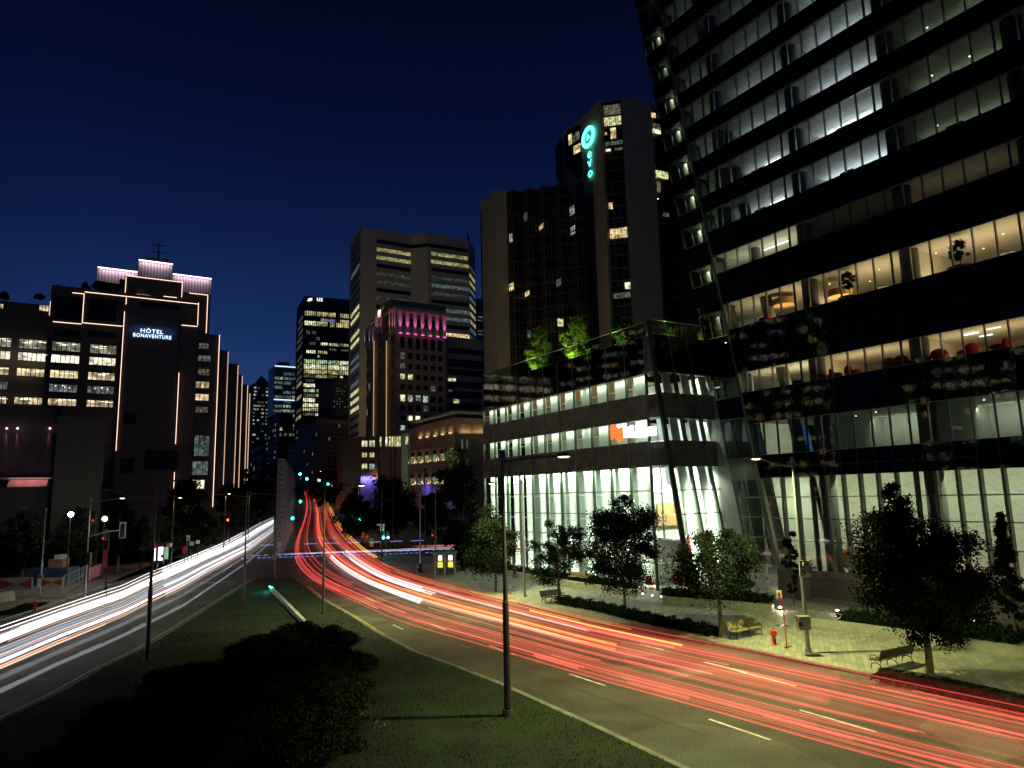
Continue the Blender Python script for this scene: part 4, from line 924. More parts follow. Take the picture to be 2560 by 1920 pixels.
wpart('glazed_bay',MB().prism([tuple((TP[1]+u*.04)[:2]+_n(u)[[1,0]]*np.array([-1,1])*.6),tuple(TP[2][:2]+_n(u)[[1,0]]*np.array([-1,1])*.6),tuple(TP[2][:2]+A[:2]*8+B[:2]*6),tuple(TP[1][:2]+A[:2]*10+B[:2]*6)],-2,hT-.4),M['dark'],evo)
v=TP[3]-TP[2]
wpart('front_wall',MB().prism([tuple(TP[2][:2]),tuple(TP[3][:2]),tuple(TP[3][:2]+A[:2]*4+B[:2]*9),tuple(TP[2][:2]+A[:2]*10+B[:2]*6)],-2,hT+.3),M['evoc'],evo)
wpart('glazed_bay',MB().prism([tuple(TP[3][:2]+A[:2]*.6),tuple(TP[4][:2]+A[:2]*.6),tuple(TP[4][:2]+A[:2]*12),tuple(TP[3][:2]+A[:2]*12)],-2,hT-.8),M['dark'],evo)
wpart('rib',MB().prism([tuple(TP[4][:2]),tuple(TP[5][:2]),tuple(TP[5][:2]+A[:2]*12),tuple(TP[4][:2]+A[:2]*12)],-2,hT-1),M['evoc'],evo)
e9=atZ(*E1(1900,300),hT-6); wpart('glazed_bay',MB().prism([tuple(TP[5][:2]+A[:2]*.6),tuple(e9[:2]+A[:2]*.6),tuple(e9[:2]+A[:2]*14),tuple(TP[5][:2]+A[:2]*12)],-2,hT-6),M['dark'],evo)
g0,g1=TP[1]+u*.1,TP[2]; mb=MB(); lat(g0,g1,insT,np.arange(hT-3.1,16,-3.1),mb,.3,-.2); wpart('window_grid',MB() and mb,ml,evo)
shift=lambda p:np.array([p[0],p[1]])+A[:2]*.35
off1=[TP[1][:2]+A[:2]*.0,TP[2][:2]]
def evw(x0,y0,x1,y1,mm,prj=E1,bay=1):
    p0,p1=(TP[1],TP[2]) if bay==1 else (TP[3],TP[4])
    return wquad(evo,p0,p1,insT,x0,y0,x1,y1,mm,prj,d=.15)
for a in [(1140,215,1282,300,'wdim'),(1142,318,1288,392,'wyel'),(1198,415,1245,505,'wwarm'),(1148,455,1165,475,'wwarm'),(1155,598,1200,616,'wwhite'),(1235,585,1300,605,'wdim'),(1182,1062,1215,1115,'wwarm'),(1192,1280,1345,1365,'wwarm'),(1152,530,1300,560,'wdimg')]: evw(*a)
evw(1322,90,1370,145,'wwhite',E2); evw(1225,180,1370,225,'wdim',E2)
for a in [(1550,285,1585,325,'wwarm'),(1560,430,1628,462,'wwhite'),(1562,380,1628,425,'wdim'),(1590,790,1692,850,'wyel'),(1600,880,1628,970,'wdim'),(1650,1150,1700,1180,'wdim')]: evw(*a,bay=2)
mb=MB(); ver(g0,g1,insT,(0.02,.33,.66,.98),14,hT-1,mb,.12,.2)
for a in (TP[3],): lat(TP[3],TP[4],insT,np.arange(hT-3.1,16,-3.1),mb,.25,.1)
wpart('window_grid',mb,ml,evo)
# overhanging glazed corner box
o0=atZ(*E1(830,440),hT-1); o1=TP[0]; zb1=onW(o0,o1,*E1(832,735))[2]; zb2=onW(o0,o1,*E1(905,862))[2]
n=nrm(o0,o1,insT); mid=o0[:2]+(o1[:2]-o0[:2])*.75
bk=A[:2]*9+B[:2]*2
mb=MB(); mb.prism([o0,o1,o1[:2]+bk,o0[:2]+bk],zb1,hT-1)
q=[(*o1[:2],zb2),(*(o1[:2]+bk),zb2),(*(mid+bk),zb2),(*mid,zb2),(*o1[:2],zb1),(*(o1[:2]+bk),zb1),(*(o0[:2]+bk),zb1),(*o0[:2],zb1)]; mb.hexa(q)
wpart('overhanging_box',mb,M['dark'],evo)
for a in [(836,470,862,560,'wwarm'),(895,445,930,520,'wdim'),(880,560,938,630,'wwarm'),(870,480,890,540,'wdim')]: wquad(evo,o0,o1,insT,*a,E1)
# turquoise sign
tq=glowmat('sign_turquoise',(.10,.95,.95),3.6,False); 
es=thing('tower_sign','turquoise ring with a triangle above vertical letters e v o on the tower wall','sign',(TP[0][0],TP[0][1],hT-15))
nS=nrm(TP[0],TP[1],insT); nS3=np.array([nS[0],nS[1],0.]); uS=_n(TP[1]-TP[0]); uS[2]=0
cS=onW(TP[0],TP[1],*E1(1021,496))+nS3*.5
rw=np.linalg.norm(onW(TP[0],TP[1],*E1(1078,470))-onW(TP[0],TP[1],*E1(965,520)))/2; rh=(onW(TP[0],TP[1],*E1(1021,400))[2]-onW(TP[0],TP[1],*E1(1021,592))[2])/2
rr_=(rh+rw)/2; rr_=rh=rh*.93; rw=rw*.93
mb=MB(); k=36
vs=[]
for d in (0,.25):
    for r in (1,.66):
        vs+=[cS+nS3*d+uS*math.cos(2*math.pi*i/k)*rr_*r*rw/rh+ZV*math.sin(2*math.pi*i/k)*rr_*r for i in range(k)]
fs=[]
for i in range(k):
    j=(i+1)%k; fs+=[(i,j,k+j,k+i),(2*k+i,3*k+i,3*k+j,2*k+j),(i,2*k+i,2*k+j,j),(k+i,k+j,3*k+j,3*k+i)]
mb.add(vs,fs); wpart('ring',mb,tq,es)
tri=[cS+uS*(-.2*rw)+ZV*rh*.30,cS+uS*(-.2*rw)-ZV*rh*.30,cS+uS*.28*rw+ZV*.0]
tri=[cS+uS*(-.03*rw)+ZV*rh*.28,cS+uS*(-.26*rw)-ZV*rh*.24,cS+uS*.28*rw-ZV*rh*.14]
mb=MB(); mb.add([p for p in tri]+[p+nS3*.25 for p in tri],[(0,1,2),(5,4,3),(0,3,4,1),(1,4,5,2),(2,5,3,0)]); wpart('triangle',mb,tq,es)
for ch,(x,y) in (('e',(1030,676)),('v',(1032,752)),('o',(1037,840))):
    p=onW(TP[0],TP[1],*E1(x,y))+nS3*.5; h=onW(TP[0],TP[1],*E1(x,y-64))[2]-p[2]
    letters(ch,(p[0],p[1],p[2]),uS,h*1.95,tq,es,name='letter',sx=1.1)
# ================================================================ MID CITY
S6=lambda x,y:(600+x*.28933,540+y*.28933); S4=lambda x,y:(560+x*.28933,960+y*.28933)
# beige ribbon tower
c=atY(*S6(1045,85),320); hB=c[2]; BP=[atZ(*S6(*p),hB) for p in [(950,270),(1045,85),(1475,160),(1620,145),(1975,200),(2030,290)]]
bt=thing('beige_office_tower','broad beige office tower with faceted front and rows of ribbon windows','building',(*BP[1][:2],0))
wpart('wall',MB().prism([tuple(p[:2]) for p in BP]+[tuple(BP[5][:2]+A[:2]*30),tuple(BP[0][:2]+A[:2]*40+B[:2]*60)],-2,hB),M['beige'],bt)
insB=BP[2][:2]+A[:2]*30+B[:2]*10
zr0=onW(BP[1],BP[2],*S6(1180,202))[2]; zr1=onW(BP[1],BP[2],*S6(1180,232))[2]; zr8=onW(BP[1],BP[2],*S6(1180,692))[2]; pit=(zr0-zr8)/7; hh=(zr0-zr1)
rr=random.Random(5)
M['dk']=mat('dark_ribbon_window',(.016,.016,.018),.35,spec=.1,nscale=1)
def segpart(p0,p1,xa,xb,z1,z0,mm,root=None,yref=400,prj=S6,ins=None,d=.15,name='window'):
    a_=onW(p0,p1,*prj(xa,yref)); b_=onW(p0,p1,*prj(xb,yref)); n=nrm(p0,p1,insB if ins is None else ins)
    return wpart(name,MB().wbox(a_,b_,n,-.05,d,z0,z1),M[mm] if isinstance(mm,str) else mm,root or bt)
M['rib_lit']=winmat('ribbon_lit_yellow',(.9,.85,.30),.38,lo=.2,scale=.8); M['rib_dim']=winmat('ribbon_dim',(.8,.8,.6),.06,lo=0.,scale=.7); M['rib_cool']=winmat('ribbon_cool',(.6,.85,.85),.13,lo=.1)
nrow=24
for r in range(nrow):
    z1=zr0-pit*r; z0=z1-hh
    if z0<12: break
    y=202+69*r
    mL='rib_lit' if r in (1,2) else ('rib_dim' if r in (4,5,7) else 'dk')
    mR='rib_lit' if r in (1,2) else ('rib_dim' if r in (4,6) else ('rib_cool' if r in (5,8,9) else 'dk'))
    if r==0: segpart(BP[1],BP[2],1180,1474,z1,z0,'dk'); segpart(BP[2],BP[3],1476,1618,z1,z0,'dk'); segpart(BP[3],BP[4],1622,1970,z1,z0,'dk')
    else:
        segpart(BP[1],BP[2],1180,1474,z1,z0,mL); segpart(BP[3],BP[4],1652,1972,z1,z0,'wwarm' if r==11 else mR)
    segpart(BP[4],BP[5],1980,2026,z1,z0,rr.choice(['rib_dim','rib_lit','dk','rib_cool']) if r else 'dk')
    xa=955+rr.uniform(0,25); lit=r in (3,8,9,11,12,14,15,17,18,19,20)
    segpart(BP[0],BP[1],960,1030,z1,z0,('wyel' if r in (8,9,11,12,18,19,20) else 'rib_cool') if lit else 'dk',yref=600+r*30)
mast=MB().tube([(BP[4][0],BP[4][1]+4,hB),(BP[4][0]-1,BP[4][1]+4,hB+5)],[.8,.2],4); wpart('roof_equipment',mast,M['darkmetal'],bt)
# black tower
c=atY(*S6(560,690),470); hK=c[2]; KP=[atZ(*S6(*p),hK) for p in [(497,800),(560,690),(960,724)]]
kt=thing('black_office_tower','slender black glass tower with bright ribbon floors and two small white marks near its top','building',(*KP[1][:2],0))
wpart('curtain_wall',MB().prism([tuple(p[:2]) for p in KP]+[tuple(KP[2][:2]+A[:2]*60),tuple(KP[0][:2]+B[:2]*60)],-2,hK),M['dark'],kt)
insK=KP[1][:2]+A[:2]*30+B[:2]*30
mb=MB(); ver(KP[1],KP[2],insK,[i/24 for i in range(25)],5,hK,mb,.35,.5); ver(KP[0],KP[1],insK,[i/10 for i in range(11)],5,hK,mb,.35,.5); wpart('mullion',mb,mat('bronze_mullion',(.05,.045,.04),.5,nscale=1),kt)
M['kw']=winmat('tower_floor_white',(.95,.95,.62),1.1,lo=.3,scale=.35); M['ky']=winmat('tower_floor_yellow',(1,.82,.42),.6,lo=.2,scale=.35); M['kd']=winmat('tower_floor_dim',(.9,.85,.6),.14,lo=0.,scale=.5); M['kg']=winmat('tower_floor_green',(.7,1,.55),.7,lo=.2,scale=.35)
rows_=[(820,856,[(560,655,'ky'),(668,755,'ky'),(765,825,'ky'),(868,940,'ky')]),(876,900,[(700,725,'ky'),(732,820,'wblue'),(868,940,'ky')]),(905,942,[(560,655,'kw'),(665,755,'ky'),(780,815,'ky'),(832,940,'ky')]),
(990,1015,[(570,610,'kd'),(620,660,'kd')]),(1040,1065,[(660,690,'kd')]),(1086,1108,[(600,655,'kd'),(700,755,'kw'),(770,850,'kw'),(865,940,'ky')]),(1135,1150,[(770,830,'kd'),(870,940,'kd')]),(1158,1182,[(575,655,'kw'),(675,755,'ky')]),
(1200,1215,[(670,690,'kw')]),(1238,1272,[(555,655,'kg'),(662,755,'kg'),(765,856,'kg'),(864,940,'kw')]),(1280,1318,[(553,655,'kw'),(660,755,'kw'),(763,856,'kw'),(862,940,'kw')]),(1325,1358,[(553,655,'ky'),(660,755,'ky'),(763,856,'ky'),(862,935,'ky')]),
(1368,1392,[(553,655,'kd'),(660,755,'ky'),(763,840,'kd'),(862,890,'kw')]),(1410,1430,[(560,640,'kd')]),(1448,1476,[(550,650,'kw'),(690,750,'ky'),(760,800,'kw')]),(1495,1520,[(552,650,'kg'),(660,755,'kg')]),(1535,1560,[(552,650,'kd'),(658,755,'ky'),(765,800,'ky')]),(1573,1605,[(547,650,'kw')]),(1620,1648,[(545,650,'kw'),(656,755,'kw'),(760,800,'kw')])]
for (y0,y1,ss) in rows_:
    zt=onW(KP[1],KP[2],*S6(560,y0))[2]; zb=onW(KP[1],KP[2],*S6(560,y1))[2]
    for xa,xb,mm in ss: segpart(KP[1],KP[2],xa,xb,zt,zb,mm,kt,y0,S6,insK,.3)
for (y0,y1,ss) in [(205,232,[(680,780,'ky'),(790,935,'ky')]),(250,272,[(680,780,'kd'),(790,860,'kw')]),(350,380,[(675,830,'kw')]),(400,425,[(680,700,'ky'),(770,790,'kd')]),(525,550,[(672,700,'kw')]),(562,580,[(672,700,'ky')]),(610,640,[(672,700,'kw')]),(655,682,[(672,700,'kw')])]:
    zt=onW(KP[1],KP[2],*S4(680,y0))[2]; zb=onW(KP[1],KP[2],*S4(680,y1))[2]
    for xa,xb,mm in ss: segpart(KP[1],KP[2],xa,xb,zt,zb,mm,kt,y0,S4,insK,.3)
for r in range(26):
    zt=hK-12-r*4.6
    if rr.random()<.75: segpart(KP[0],KP[1],500+rr.random()*12,545,zt,zt-2.3,rr.choice(['kd','kd','ky','kd']),kt,900,S6,insK,.3)
sg2=thing('rooftop_sign','small white wing shaped mark and two letters atop the black tower','sign',(*KP[1][:2],hK-6))
wm_=glowmat('white_mark',(1,1,1),1.6,False)
q=[onW(KP[1],KP[2],*S6(*p)) for p in [(580,738),(592,716),(625,712),(610,722),(625,728),(600,738)]]; nn_=nrm(KP[1],KP[2],insK); n3=np.array([*nn_,0]); n=len(q)
mb=MB(); mb.add([p+n3*.7 for p in q]+[p+n3*1.2 for p in q],[tuple(range(n)),tuple(range(2*n-1,n-1,-1))]+[(i,(i+1)%n,(i+1)%n+n,i+n) for i in range(n)]); wpart('emblem',mb,wm_,sg2)
p=onW(KP[1],KP[2],*S6(687,738))+n3*.8; letters('us',p,_n(KP[2]-KP[1]),5.,wm_,sg2,name='letters')
# glass tower with blue white roof strips and peaked tower
GG=Grid(atY(*S6(300,1293),700)); gt=thing('glass_office_tower','distant glass tower edged with a blue white light strip at its roof','building',(*GG.O[:2],0))
hG=atY(*S6(300,1293),700)[2]; bR=GG.onB(*S6(520,1300))[0]; aL=GG.onA(*S6(243,1500))[0]
wpart('curtain_wall',MB().gbox(GG,0,aL,0,bR,-2,hG),mat('teal_glazing',(.03,.06,.07),.15,nscale=.1),gt)
wpart('penthouse',MB().gbox(GG,4,20,GG.onB(*S6(345,1255))[0],GG.onB(*S6(435,1260))[0],hG,GG.onB(*S6(390,1257))[1]),M['dark'],gt)
lb_=glowmat('led_blue_white',(.6,.8,1),1.5,False); z2=GG.onB(*S6(300,1590))[1]
for z in (hG-.8,z2): wpart('led_strip',MB().gbox(GG,-.8,-.2,0,bR,z,z+1),lb_,gt)
M['gdim']=winmat('glass_tower_floor',(.75,.95,.8),.13,lo=0,scale=.25); M['gdim2']=winmat('glass_tower_floor_bright',(.85,.95,.7),.35,lo=0,scale=.25)
for r in range(30):
    z=hG-9-r*4.7
    if z<35: break
    for s0,s1 in ((.02,.32),(.36,.66),(.7,.98)):
        if rr.random()<.8: wpart('window',MB().gbox(GG,-.3,-.05,bR*s0,bR*s1,z,z+2.6),M[rr.choice(['gdim','gdim','gdim2'])],gt)
GPk=Grid(atY(*S6(112,1490),850)); pt=thing('peaked_tower','distant dark tower with a steep pointed roof','building',(*GPk.O[:2],0))
hP=GPk.onB(*S6(180,1450))[1]; b1=GPk.onB(*S6(262,1450))[0]; ap=GPk.onB(*S6(186,1375),10)
wpart('body',MB().gbox(GPk,0,40,0,b1,-2,hP),mat('dim_tower',(.03,.032,.03),.5,nscale=.1),pt)
bm=ap[0]; w_=b1*.42
mb=MB(); mb.add([GPk.p(0,bm-w_,hP),GPk.p(0,bm+w_,hP),GPk.p(20,bm+w_,hP),GPk.p(20,bm-w_,hP),GPk.p(10,bm,ap[1])],[(0,1,4),(1,2,4),(2,3,4),(3,0,4),(3,2,1,0)]); wpart('roof',mb,M['dark'],pt)
for r in range(34):
    z=hP-6-r*4.4
    if z<30: break
    for k in range(4):
        if rr.random()<.55: wpart('window',MB().gbox(GPk,-.3,-.05,b1*(.05+k*.24),b1*(.05+k*.24+rr.uniform(.06,.2)),z,z+1.8),M[rr.choice(['kd','kd','ky','gdim2'])],pt)
# small far blocks closing the street
def block(px0,px1,pyt,Y,m,label,name='stone_building',prj=S4,wins=0,seed=1,dep=40,mats=('kd','kd','ky'),fw=.5,fh=.5,cols=5,rws=10,lit=.3):
    g=Grid(atY(*prj(px0,pyt),Y)); h=atY(*prj(px0,pyt),Y)[2]; b1=g.onB(*prj(px1,pyt))[0]
    t=thing(name,label,'building',(*g.O[:2],0)); wpart('wall',MB().gbox(g,0,dep,0,b1,-2,h),m,t)
    wpart('cornice',MB().gbox(g,-.5,dep,-.4,b1+.3,h-1.2,h-.3),m,t)
    p0,p1=g.p(0,0,0),g.p(0,b1,0); windows_on(t,p0,p1,terr(Y)+3,h-2,cols,rws,fw,fh,lit,list(mats),-A[:2],.1,seed=seed,maxn=60)
    p0,p1=g.p(0,0,0),g.p(dep,0,0); windows_on(t,p0,p1,terr(Y)+3,h-2,cols+3,rws,fw,fh,lit*.4,['kd'],-B[:2],.1,seed=seed+9,maxn=40)
    return t,g,h,b1
stone=mat('dull_stone',(.17,.145,.11),.9,nscale=.15); stone2=mat('pale_stone',(.30,.245,.165),.9,nscale=.15); dimb=mat('grey_far_block',(.06,.055,.05),.9,nscale=.1)
block(475,600,245,520,stone,'narrow stone block left of the black tower with one lit window column',wins=1,seed=2,cols=3,rws=12,lit=.25)
block(335,470,488,560,dimb,'low pale stone block at the far end of the street',seed=3,cols=3,rws=4,lit=.1)
block(225,330,600,620,dimb,'far block with scattered lit windows behind the street trees',name='far_building',seed=4,cols=4,rws=4,lit=.8)
block(700,803,452,430,stone2,'small pale stone block right of the black tower base',seed=5,cols=3,rws=8,lit=.12)
block(810,1066,300,370,stone2,'plain beige stone block with narrow windows left of the beige tower',seed=6,cols=9,rws=14,fw=.4,fh=.6,lit=.06)
g=Grid(atY(*S6(806,1395),400)); t=thing('stone_building','tall narrow stone block with tiny dim windows beside the beige tower','building',(*g.O[:2],0)); h=atY(*S6(806,1395),400)[2]; b1=g.onB(*S6(945,1340))[0]
wpart('wall',MB().gbox(g,0,30,0,b1,-2,h),stone,t); windows_on(t,g.p(0,0,0),g.p(0,b1,0),60,h-4,6,9,.3,.4,.35,['kd'],-A[:2],.1,seed=7)
g=Grid(atY(*S6(2042,712),420)); t=thing('sliver_tower','blue tinted tower sliver between the beige tower and the brown tower','building',(*g.O[:2],0)); h=atY(*S6(2042,712),420)[2]
wpart('curtain_wall',MB().gbox(g,0,30,0,30,-2,h),mat('blue_glazing',(.03,.04,.09),.3,nscale=.1),t); windows_on(t,g.p(0,0,0),g.p(0,14,0),100,h-6,3,10,.7,.3,.4,['gdim','wdim'],-A[:2],.1,seed=8)
# ---- brick building with magenta crown
GR_=Grid(atY(*S6(1345,800),235)); bk=thing('brick_crowned_building','stepped brick building whose crown pilasters glow magenta and whose corner is lit gold','building',(*GR_.O[:2],0))
rb=lambda x,y,a=0:GR_.onB(*S6(x,y),a); ra=lambda x,y,b=0:GR_.onA(*S6(x,y),b)
hR=rb(1345,792)[1]; bR1=rb(1772,850)[0]; BR=M['brick']
wpart('wall',MB().gbox(GR_,0,24,0,bR1,-2,hR),BR,bk)
wpart('cornice',MB().gbox(GR_,-.5,24,-.5,bR1+.5,hR-.4,hR+.6),BR,bk)
hC=ra(1238,748,0)[1]; aC0=ra(1300,800)[0]; aC1=ra(1240,800)[0]; aC2=ra(1165,900)[0]; aC3=ra(1090,1000)[0]
wpart('wall',MB().gbox(GR_,aC1*.55,aC2,.4,22,-2,hC),BR,bk)
hL=ra(1090,960)[1]; wpart('wall',MB().gbox(GR_,aC2,aC3,.2,20,-2,hL),BR,bk)
zp1=rb(1375,825)[1]; zp0=rb(1375,990)[1]
mg=[glowmat('crown_light_magenta',(1,.16,.62),1.05,False),glowmat('crown_light_pink',(1,.3,.35),.9,False),glowmat('crown_light_violet',(.45,.28,1),.8,False),glowmat('crown_light_gold',(1,.62,.2),.9,False)]
def upspot(p,d,pw,col,ang=24):
    o=spot('crown_uplight',p,d,pw,col,ang,.6,.15); o.parent=bk; o.matrix_parent_inverse=Matrix.Translation(-Vector(bk.location)); return o
def crownlamp(p,d,col,pw): area('crown_uplight',p,d,1.2,.3,pw,col,bk)
pil=mat('crown_pilaster',(.55,.45,.45),.6,nscale=1)
for x in (1378,1441,1506,1569,1634,1697,1758):
    b_=rb(x,900)[0]; wpart('pilaster',MB().gbox(GR_,-.7,0,b_-.65,b_+.65,zp0-.5,zp1),pil,bk)
    wpart('uplight',MB().gbox(GR_,-1.3,-.75,b_-.5,b_+.5,zp0-1.2,zp0-.8),mg[0],bk)
    upspot(GR_.p(-1.6,b_,zp0-1.4),(ZV+A*.16),3600,(1,.16,.55),20)
    if x<1750: wpart('window',MB().gbox(GR_,-.12,.1,b_+1.2,b_+3.6,zp0+2,zp1-2),M['dark'],bk)
wpart('crown_band',MB().gbox(GR_,-.75,0,0,bR1,zp1,hR-.5),BR,bk)
for x,mi,cl in ((1205,1,(1,.3,.3)),(1229,1,(1,.15,.4)),(1305,1,(1,.4,.25)),(1331,1,(1,.3,.3)),(1350,1,(1,.25,.4)),(1188,3,(1,.5,.3))):
    a_,zA=ra(x,1010); wpart('pilaster',MB().gbox(GR_,a_-.35,a_+.35,-.6,.4,zA,zA+8.5),pil,bk); upspot(GR_.p(a_,-1.5,zA-.8),(ZV+B*.14),4000,cl,18)
for x in (1090,1130,1160):
    a_,zA=ra(x,1125); wpart('pilaster',MB().gbox(GR_,a_-.35,a_+.35,-.6,.2,zA-1,zA+6.5),pil,bk); upspot(GR_.p(a_,-1.6,zA-1.8),(ZV+B*.14),4000,(.6,.4,1),18)
a_,zA=ra(1200,870,-.8); wpart('window',MB().gbox(GR_,a_-1.4,a_+1,-.9,.39,zA,zA+2.4),M['wwhite'],bk)
for (y0,y1) in ((1045,1142),(1178,1232),(1275,1318),(1365,1408),(1455,1497),(1545,1592),(1632,1680)):
    z1=rb(1400,y0)[1]; z0=rb(1400,y1)[1]
    for k,x in enumerate((1385,1452,1518,1583,1647,1710)):
        b0=rb(x,1200)[0]; b1=rb(x+38,1200)[0]
        mm={ (1275,0):'wdim',(1365,0):'wyel',(1365,1):'wyel',(1545,0):'kw',(1545,1):'wcool',(1545,2):'wcool',(1545,3):'wcool',(1178,0):'wdimg',(1455,4):'wdim',(1632,3):'wdim'}.get((y0,k),'dk')
        wpart('window',MB().gbox(GR_,-.1,.1,b0,b1,z0,z1),M[mm],bk)
for y0 in (130,210,295,380):
    z1=GR_.onB(*S4(1545,y0-22))[1]; z0=GR_.onB(*S4(1545,y0+18))[1]
    for k,x in enumerate((1525,1590,1655,1722,1787,1850)):
        b0=GR_.onB(*S4(x,200))[0]; b1=GR_.onB(*S4(x+38,200))[0]
        mm={(295,1):'kw',(295,2):'kw',(130,0):'wyel',(130,1):'wcool',(130,3):'wcool',(380,0):'wcool'}.get((y0,k),'dk'); wpart('window',MB().gbox(GR_,-.1,.1,b0,b1,z0,z1),M[mm],bk)
for r in range(15):
    z=hL-6-r*4.6
    for k,f in enumerate((.1,.35,.62,.88)):
        a_=aC2+(aC3-aC2)*f; wpart('window',MB().gbox(GR_,a_-.5,a_+.5,.05,.25,z,z+2.4),M['dk' if (r*3+k)%7 else 'wdim'],bk)
    for f in (.15,.4,.75): wpart('window',MB().gbox(GR_,aC2*f-.5,aC2*f+.5,-.1,.35,z+4,z+6.4),M['dk'],bk)
gold=(1,.68,.26); goldm=glowmat('gold_lamp',(1,.7,.28),2.,False)
for x,y in ((1160,1640),(1272,1500),(1285,1300)):
    a_,zA=ra(x,y,-.5); upspot(GR_.p(a_,-1.9,zA),(ZV+B*.06),2600,gold,16); 
for x,w_ in ((1160,.5),(1270,.5)):
    a_=ra(x,1600,-.4)[0]; wpart('gold_edge_strip',MB().gbox(GR_,a_-.12,a_+.12,-.75,-.5,ra(x,1900,-.4)[1],ra(x,1080,-.4)[1]),glowmat('gold_strip',(1,.66,.25),.5,False),bk)
# strip windowed wing behind it
GS_=Grid(atY(*S6(1775,1035),270)); t=thing('strip_window_building','beige office wing with dark ribbon windows behind the brick building','building',(*GS_.O[:2],0)); hS=GS_.onB(*S6(1850,1045))[1]; b1=GS_.onB(*S6(2110,1100))[0]+20
wpart('wall',MB().gbox(GS_,0,30,-8,b1,-2,hS),M['beige'],t)
for k,(y0,y1) in enumerate(((1118,1180),(1215,1300),(1300,1370),(1405,1480),(1490,1570),(1590,1660))):
    z1=GS_.onB(*S6(1790,y0))[1]; z0=GS_.onB(*S6(1790,y1))[1]
    wpart('window',MB().gbox(GS_,-.2,.1,1,b1,z0,z1-.8),M['dark'],t)
for (x0,y0,x1,y1,mm) in ((1798,1402,1860,1430,'wyel'),(1845,1585,1890,1618,'wyel'),(1798,1500,1830,1520,'wdimg')):
    b0,z1=GS_.onB(*S6(x0,y0)); b2,z0=GS_.onB(*S6(x1,y1)); wpart('window',MB().gbox(GS_,-.35,-.2,b0,b2,z0,z1),M[mm],t)
# ---- low brick building with gold lit window frames
GL_=Grid(atY(*S4(1992,232),158)); lk=thing('low_brick_building','low brick building with gold lit window frames and green glowing windows','building',(*GL_.O[:2],0))
la=lambda x,y,b=0:GL_.onA(*S4(x,y),b); lbb=lambda x,y,a=0:GL_.onB(*S4(x,y),a)
hLk=la(1992,236)[1]; aE=la(1660,340)[0]; bE=lbb(2300,330)[0]; hL2=la(1600,420)[1]; aE2=la(1535,430)[0]
M['lb']=mat('lit_pale_brick',(.26,.185,.12),.85,nscale=.4,namt=.12); LBm=M['lb']
wpart('wall',MB().gbox(GL_,0,aE,0,bE,-2,hLk-1.4),LBm,lk); wpart('roof',MB().gbox(GL_,-.9,aE+.5,-.9,bE,hLk-.5,hLk),M['conc'],lk)
wpart('attic_wall',MB().gbox(GL_,.8,aE-.8,.8,bE,hLk-1.4,hLk-.5),M['dark'],lk)
wpart('wall',MB().gbox(GL_,aE,aE2,0,20,-2,la(1600,390)[1]),LBm,lk)
goldl=glowmat('gold_window_lamp',(1,.68,.3),1.1,False); M['gw']=winmat('green_window',(.42,.75,.5),.28,lo=.4,scale=.3)
M['goldw']=winmat('gold_lit_niche',(1,.66,.32),.35,lo=.5,scale=.5)
for (y0,y1,cx,kind) in (((375,480),0,[1702,1762,1830,1895,1962],'n'),((575,695),0,[1637,1697,1760,1828,1893],'g'),((775,868),0,[1635,1695,1758,1825,1890],'g')):
    pass
for (xs_,yc,hpx,kind) in (([1702,1762,1830,1895,1962],[430,422,412,400,388],62,'n'),([1637,1697,1760,1828,1893],[640,635,628,620,612],95,'g'),([1635,1695,1758,1825,1890],[825,822,818,815,812],92,'g')):
    for x,y in zip(xs_,yc):
        wd=19 if kind=='n' else 21
        a0,_=la(x+wd,y); a1,_=la(x-wd,y); z1=la(x,y-hpx/2)[1]; z0=la(x,y+hpx/2)[1]
        if kind=='n':
            wn=wpart('niche',MB().gbox(GL_,a0,a1,-.05,.1,z0,z1),mat('niche_louver',(.35,.25,.16),.7,nscale=1) if x==1702 else bpy.data.materials['niche_louver'],lk)
            area('window_uplight',GL_.p((a0+a1)/2,-.5,z0-.1),(ZV+B*.5),1.5,.25,20,(1,.70,.36),lk); wpart('uplight',MB().gbox(GL_,(a0+a1)/2-.5,(a0+a1)/2+.5,-.4,-.1,z0-.25,z0),goldl,wn)
        else:
            wn=wpart('window',MB().gbox(GL_,a0,a1,-.03,.1,z0,z1),M['gw'],lk)
            for s_ in (a0-.25,a1+.25): wpart('lit_frame',MB().gbox(GL_,s_-.22,s_+.22,-.45,0,z0,z1+.3),LBm,wn); area('window_uplight',GL_.p(s_,-.75,z0+.1),(ZV+B*.45),.3,.2,16,(1,.68,.32),lk)
            wpart('window_bar',MB().gbox(GL_,a0,a1,-.12,-.03,z0+(z1-z0)*.62,z0+(z1-z0)*.66),M['dark'],wn); wpart('upper_pane',MB().gbox(GL_,a0+.05,a1-.05,-.05,-.03,z0+(z1-z0)*.66,z1),M['dark'],wn)
            wpart('lintel',MB().gbox(GL_,a0-.5,a1+.5,-.5,0,z1+.3,z1+.6),LBm,wn)
for (x,y0,y1) in ((1972,555,660),(1972,760,850),):
    a0,_=la(x+14,y0); a1,_=la(x-16,y0); wpart('window',MB().gbox(GL_,a0,a1,-.05,.1,la(x,y1)[1],la(x,y0)[1]),M['gw'],lk)
for x in (2085,2200):
    b0,z1=lbb(x-42,345); b1,z0=lbb(x+42,420); wpart('niche',MB().gbox(GL_,-.05,.1,b0,b1,z0,z1),bpy.data.materials['niche_louver'],lk); area('window_uplight',GL_.p(-.6,(b0+b1)/2,z0-.1),(ZV+A*.5),3,.25,26,(1,.68,.34),lk,xdir=B)
for x in (2058,2100):
    b0,z1=lbb(x-7,480); b1,z0=lbb(x+7,560); wpart('window',MB().gbox(GL_,-.05,.1,b0,b1,z0,z1),M['gw'],lk)
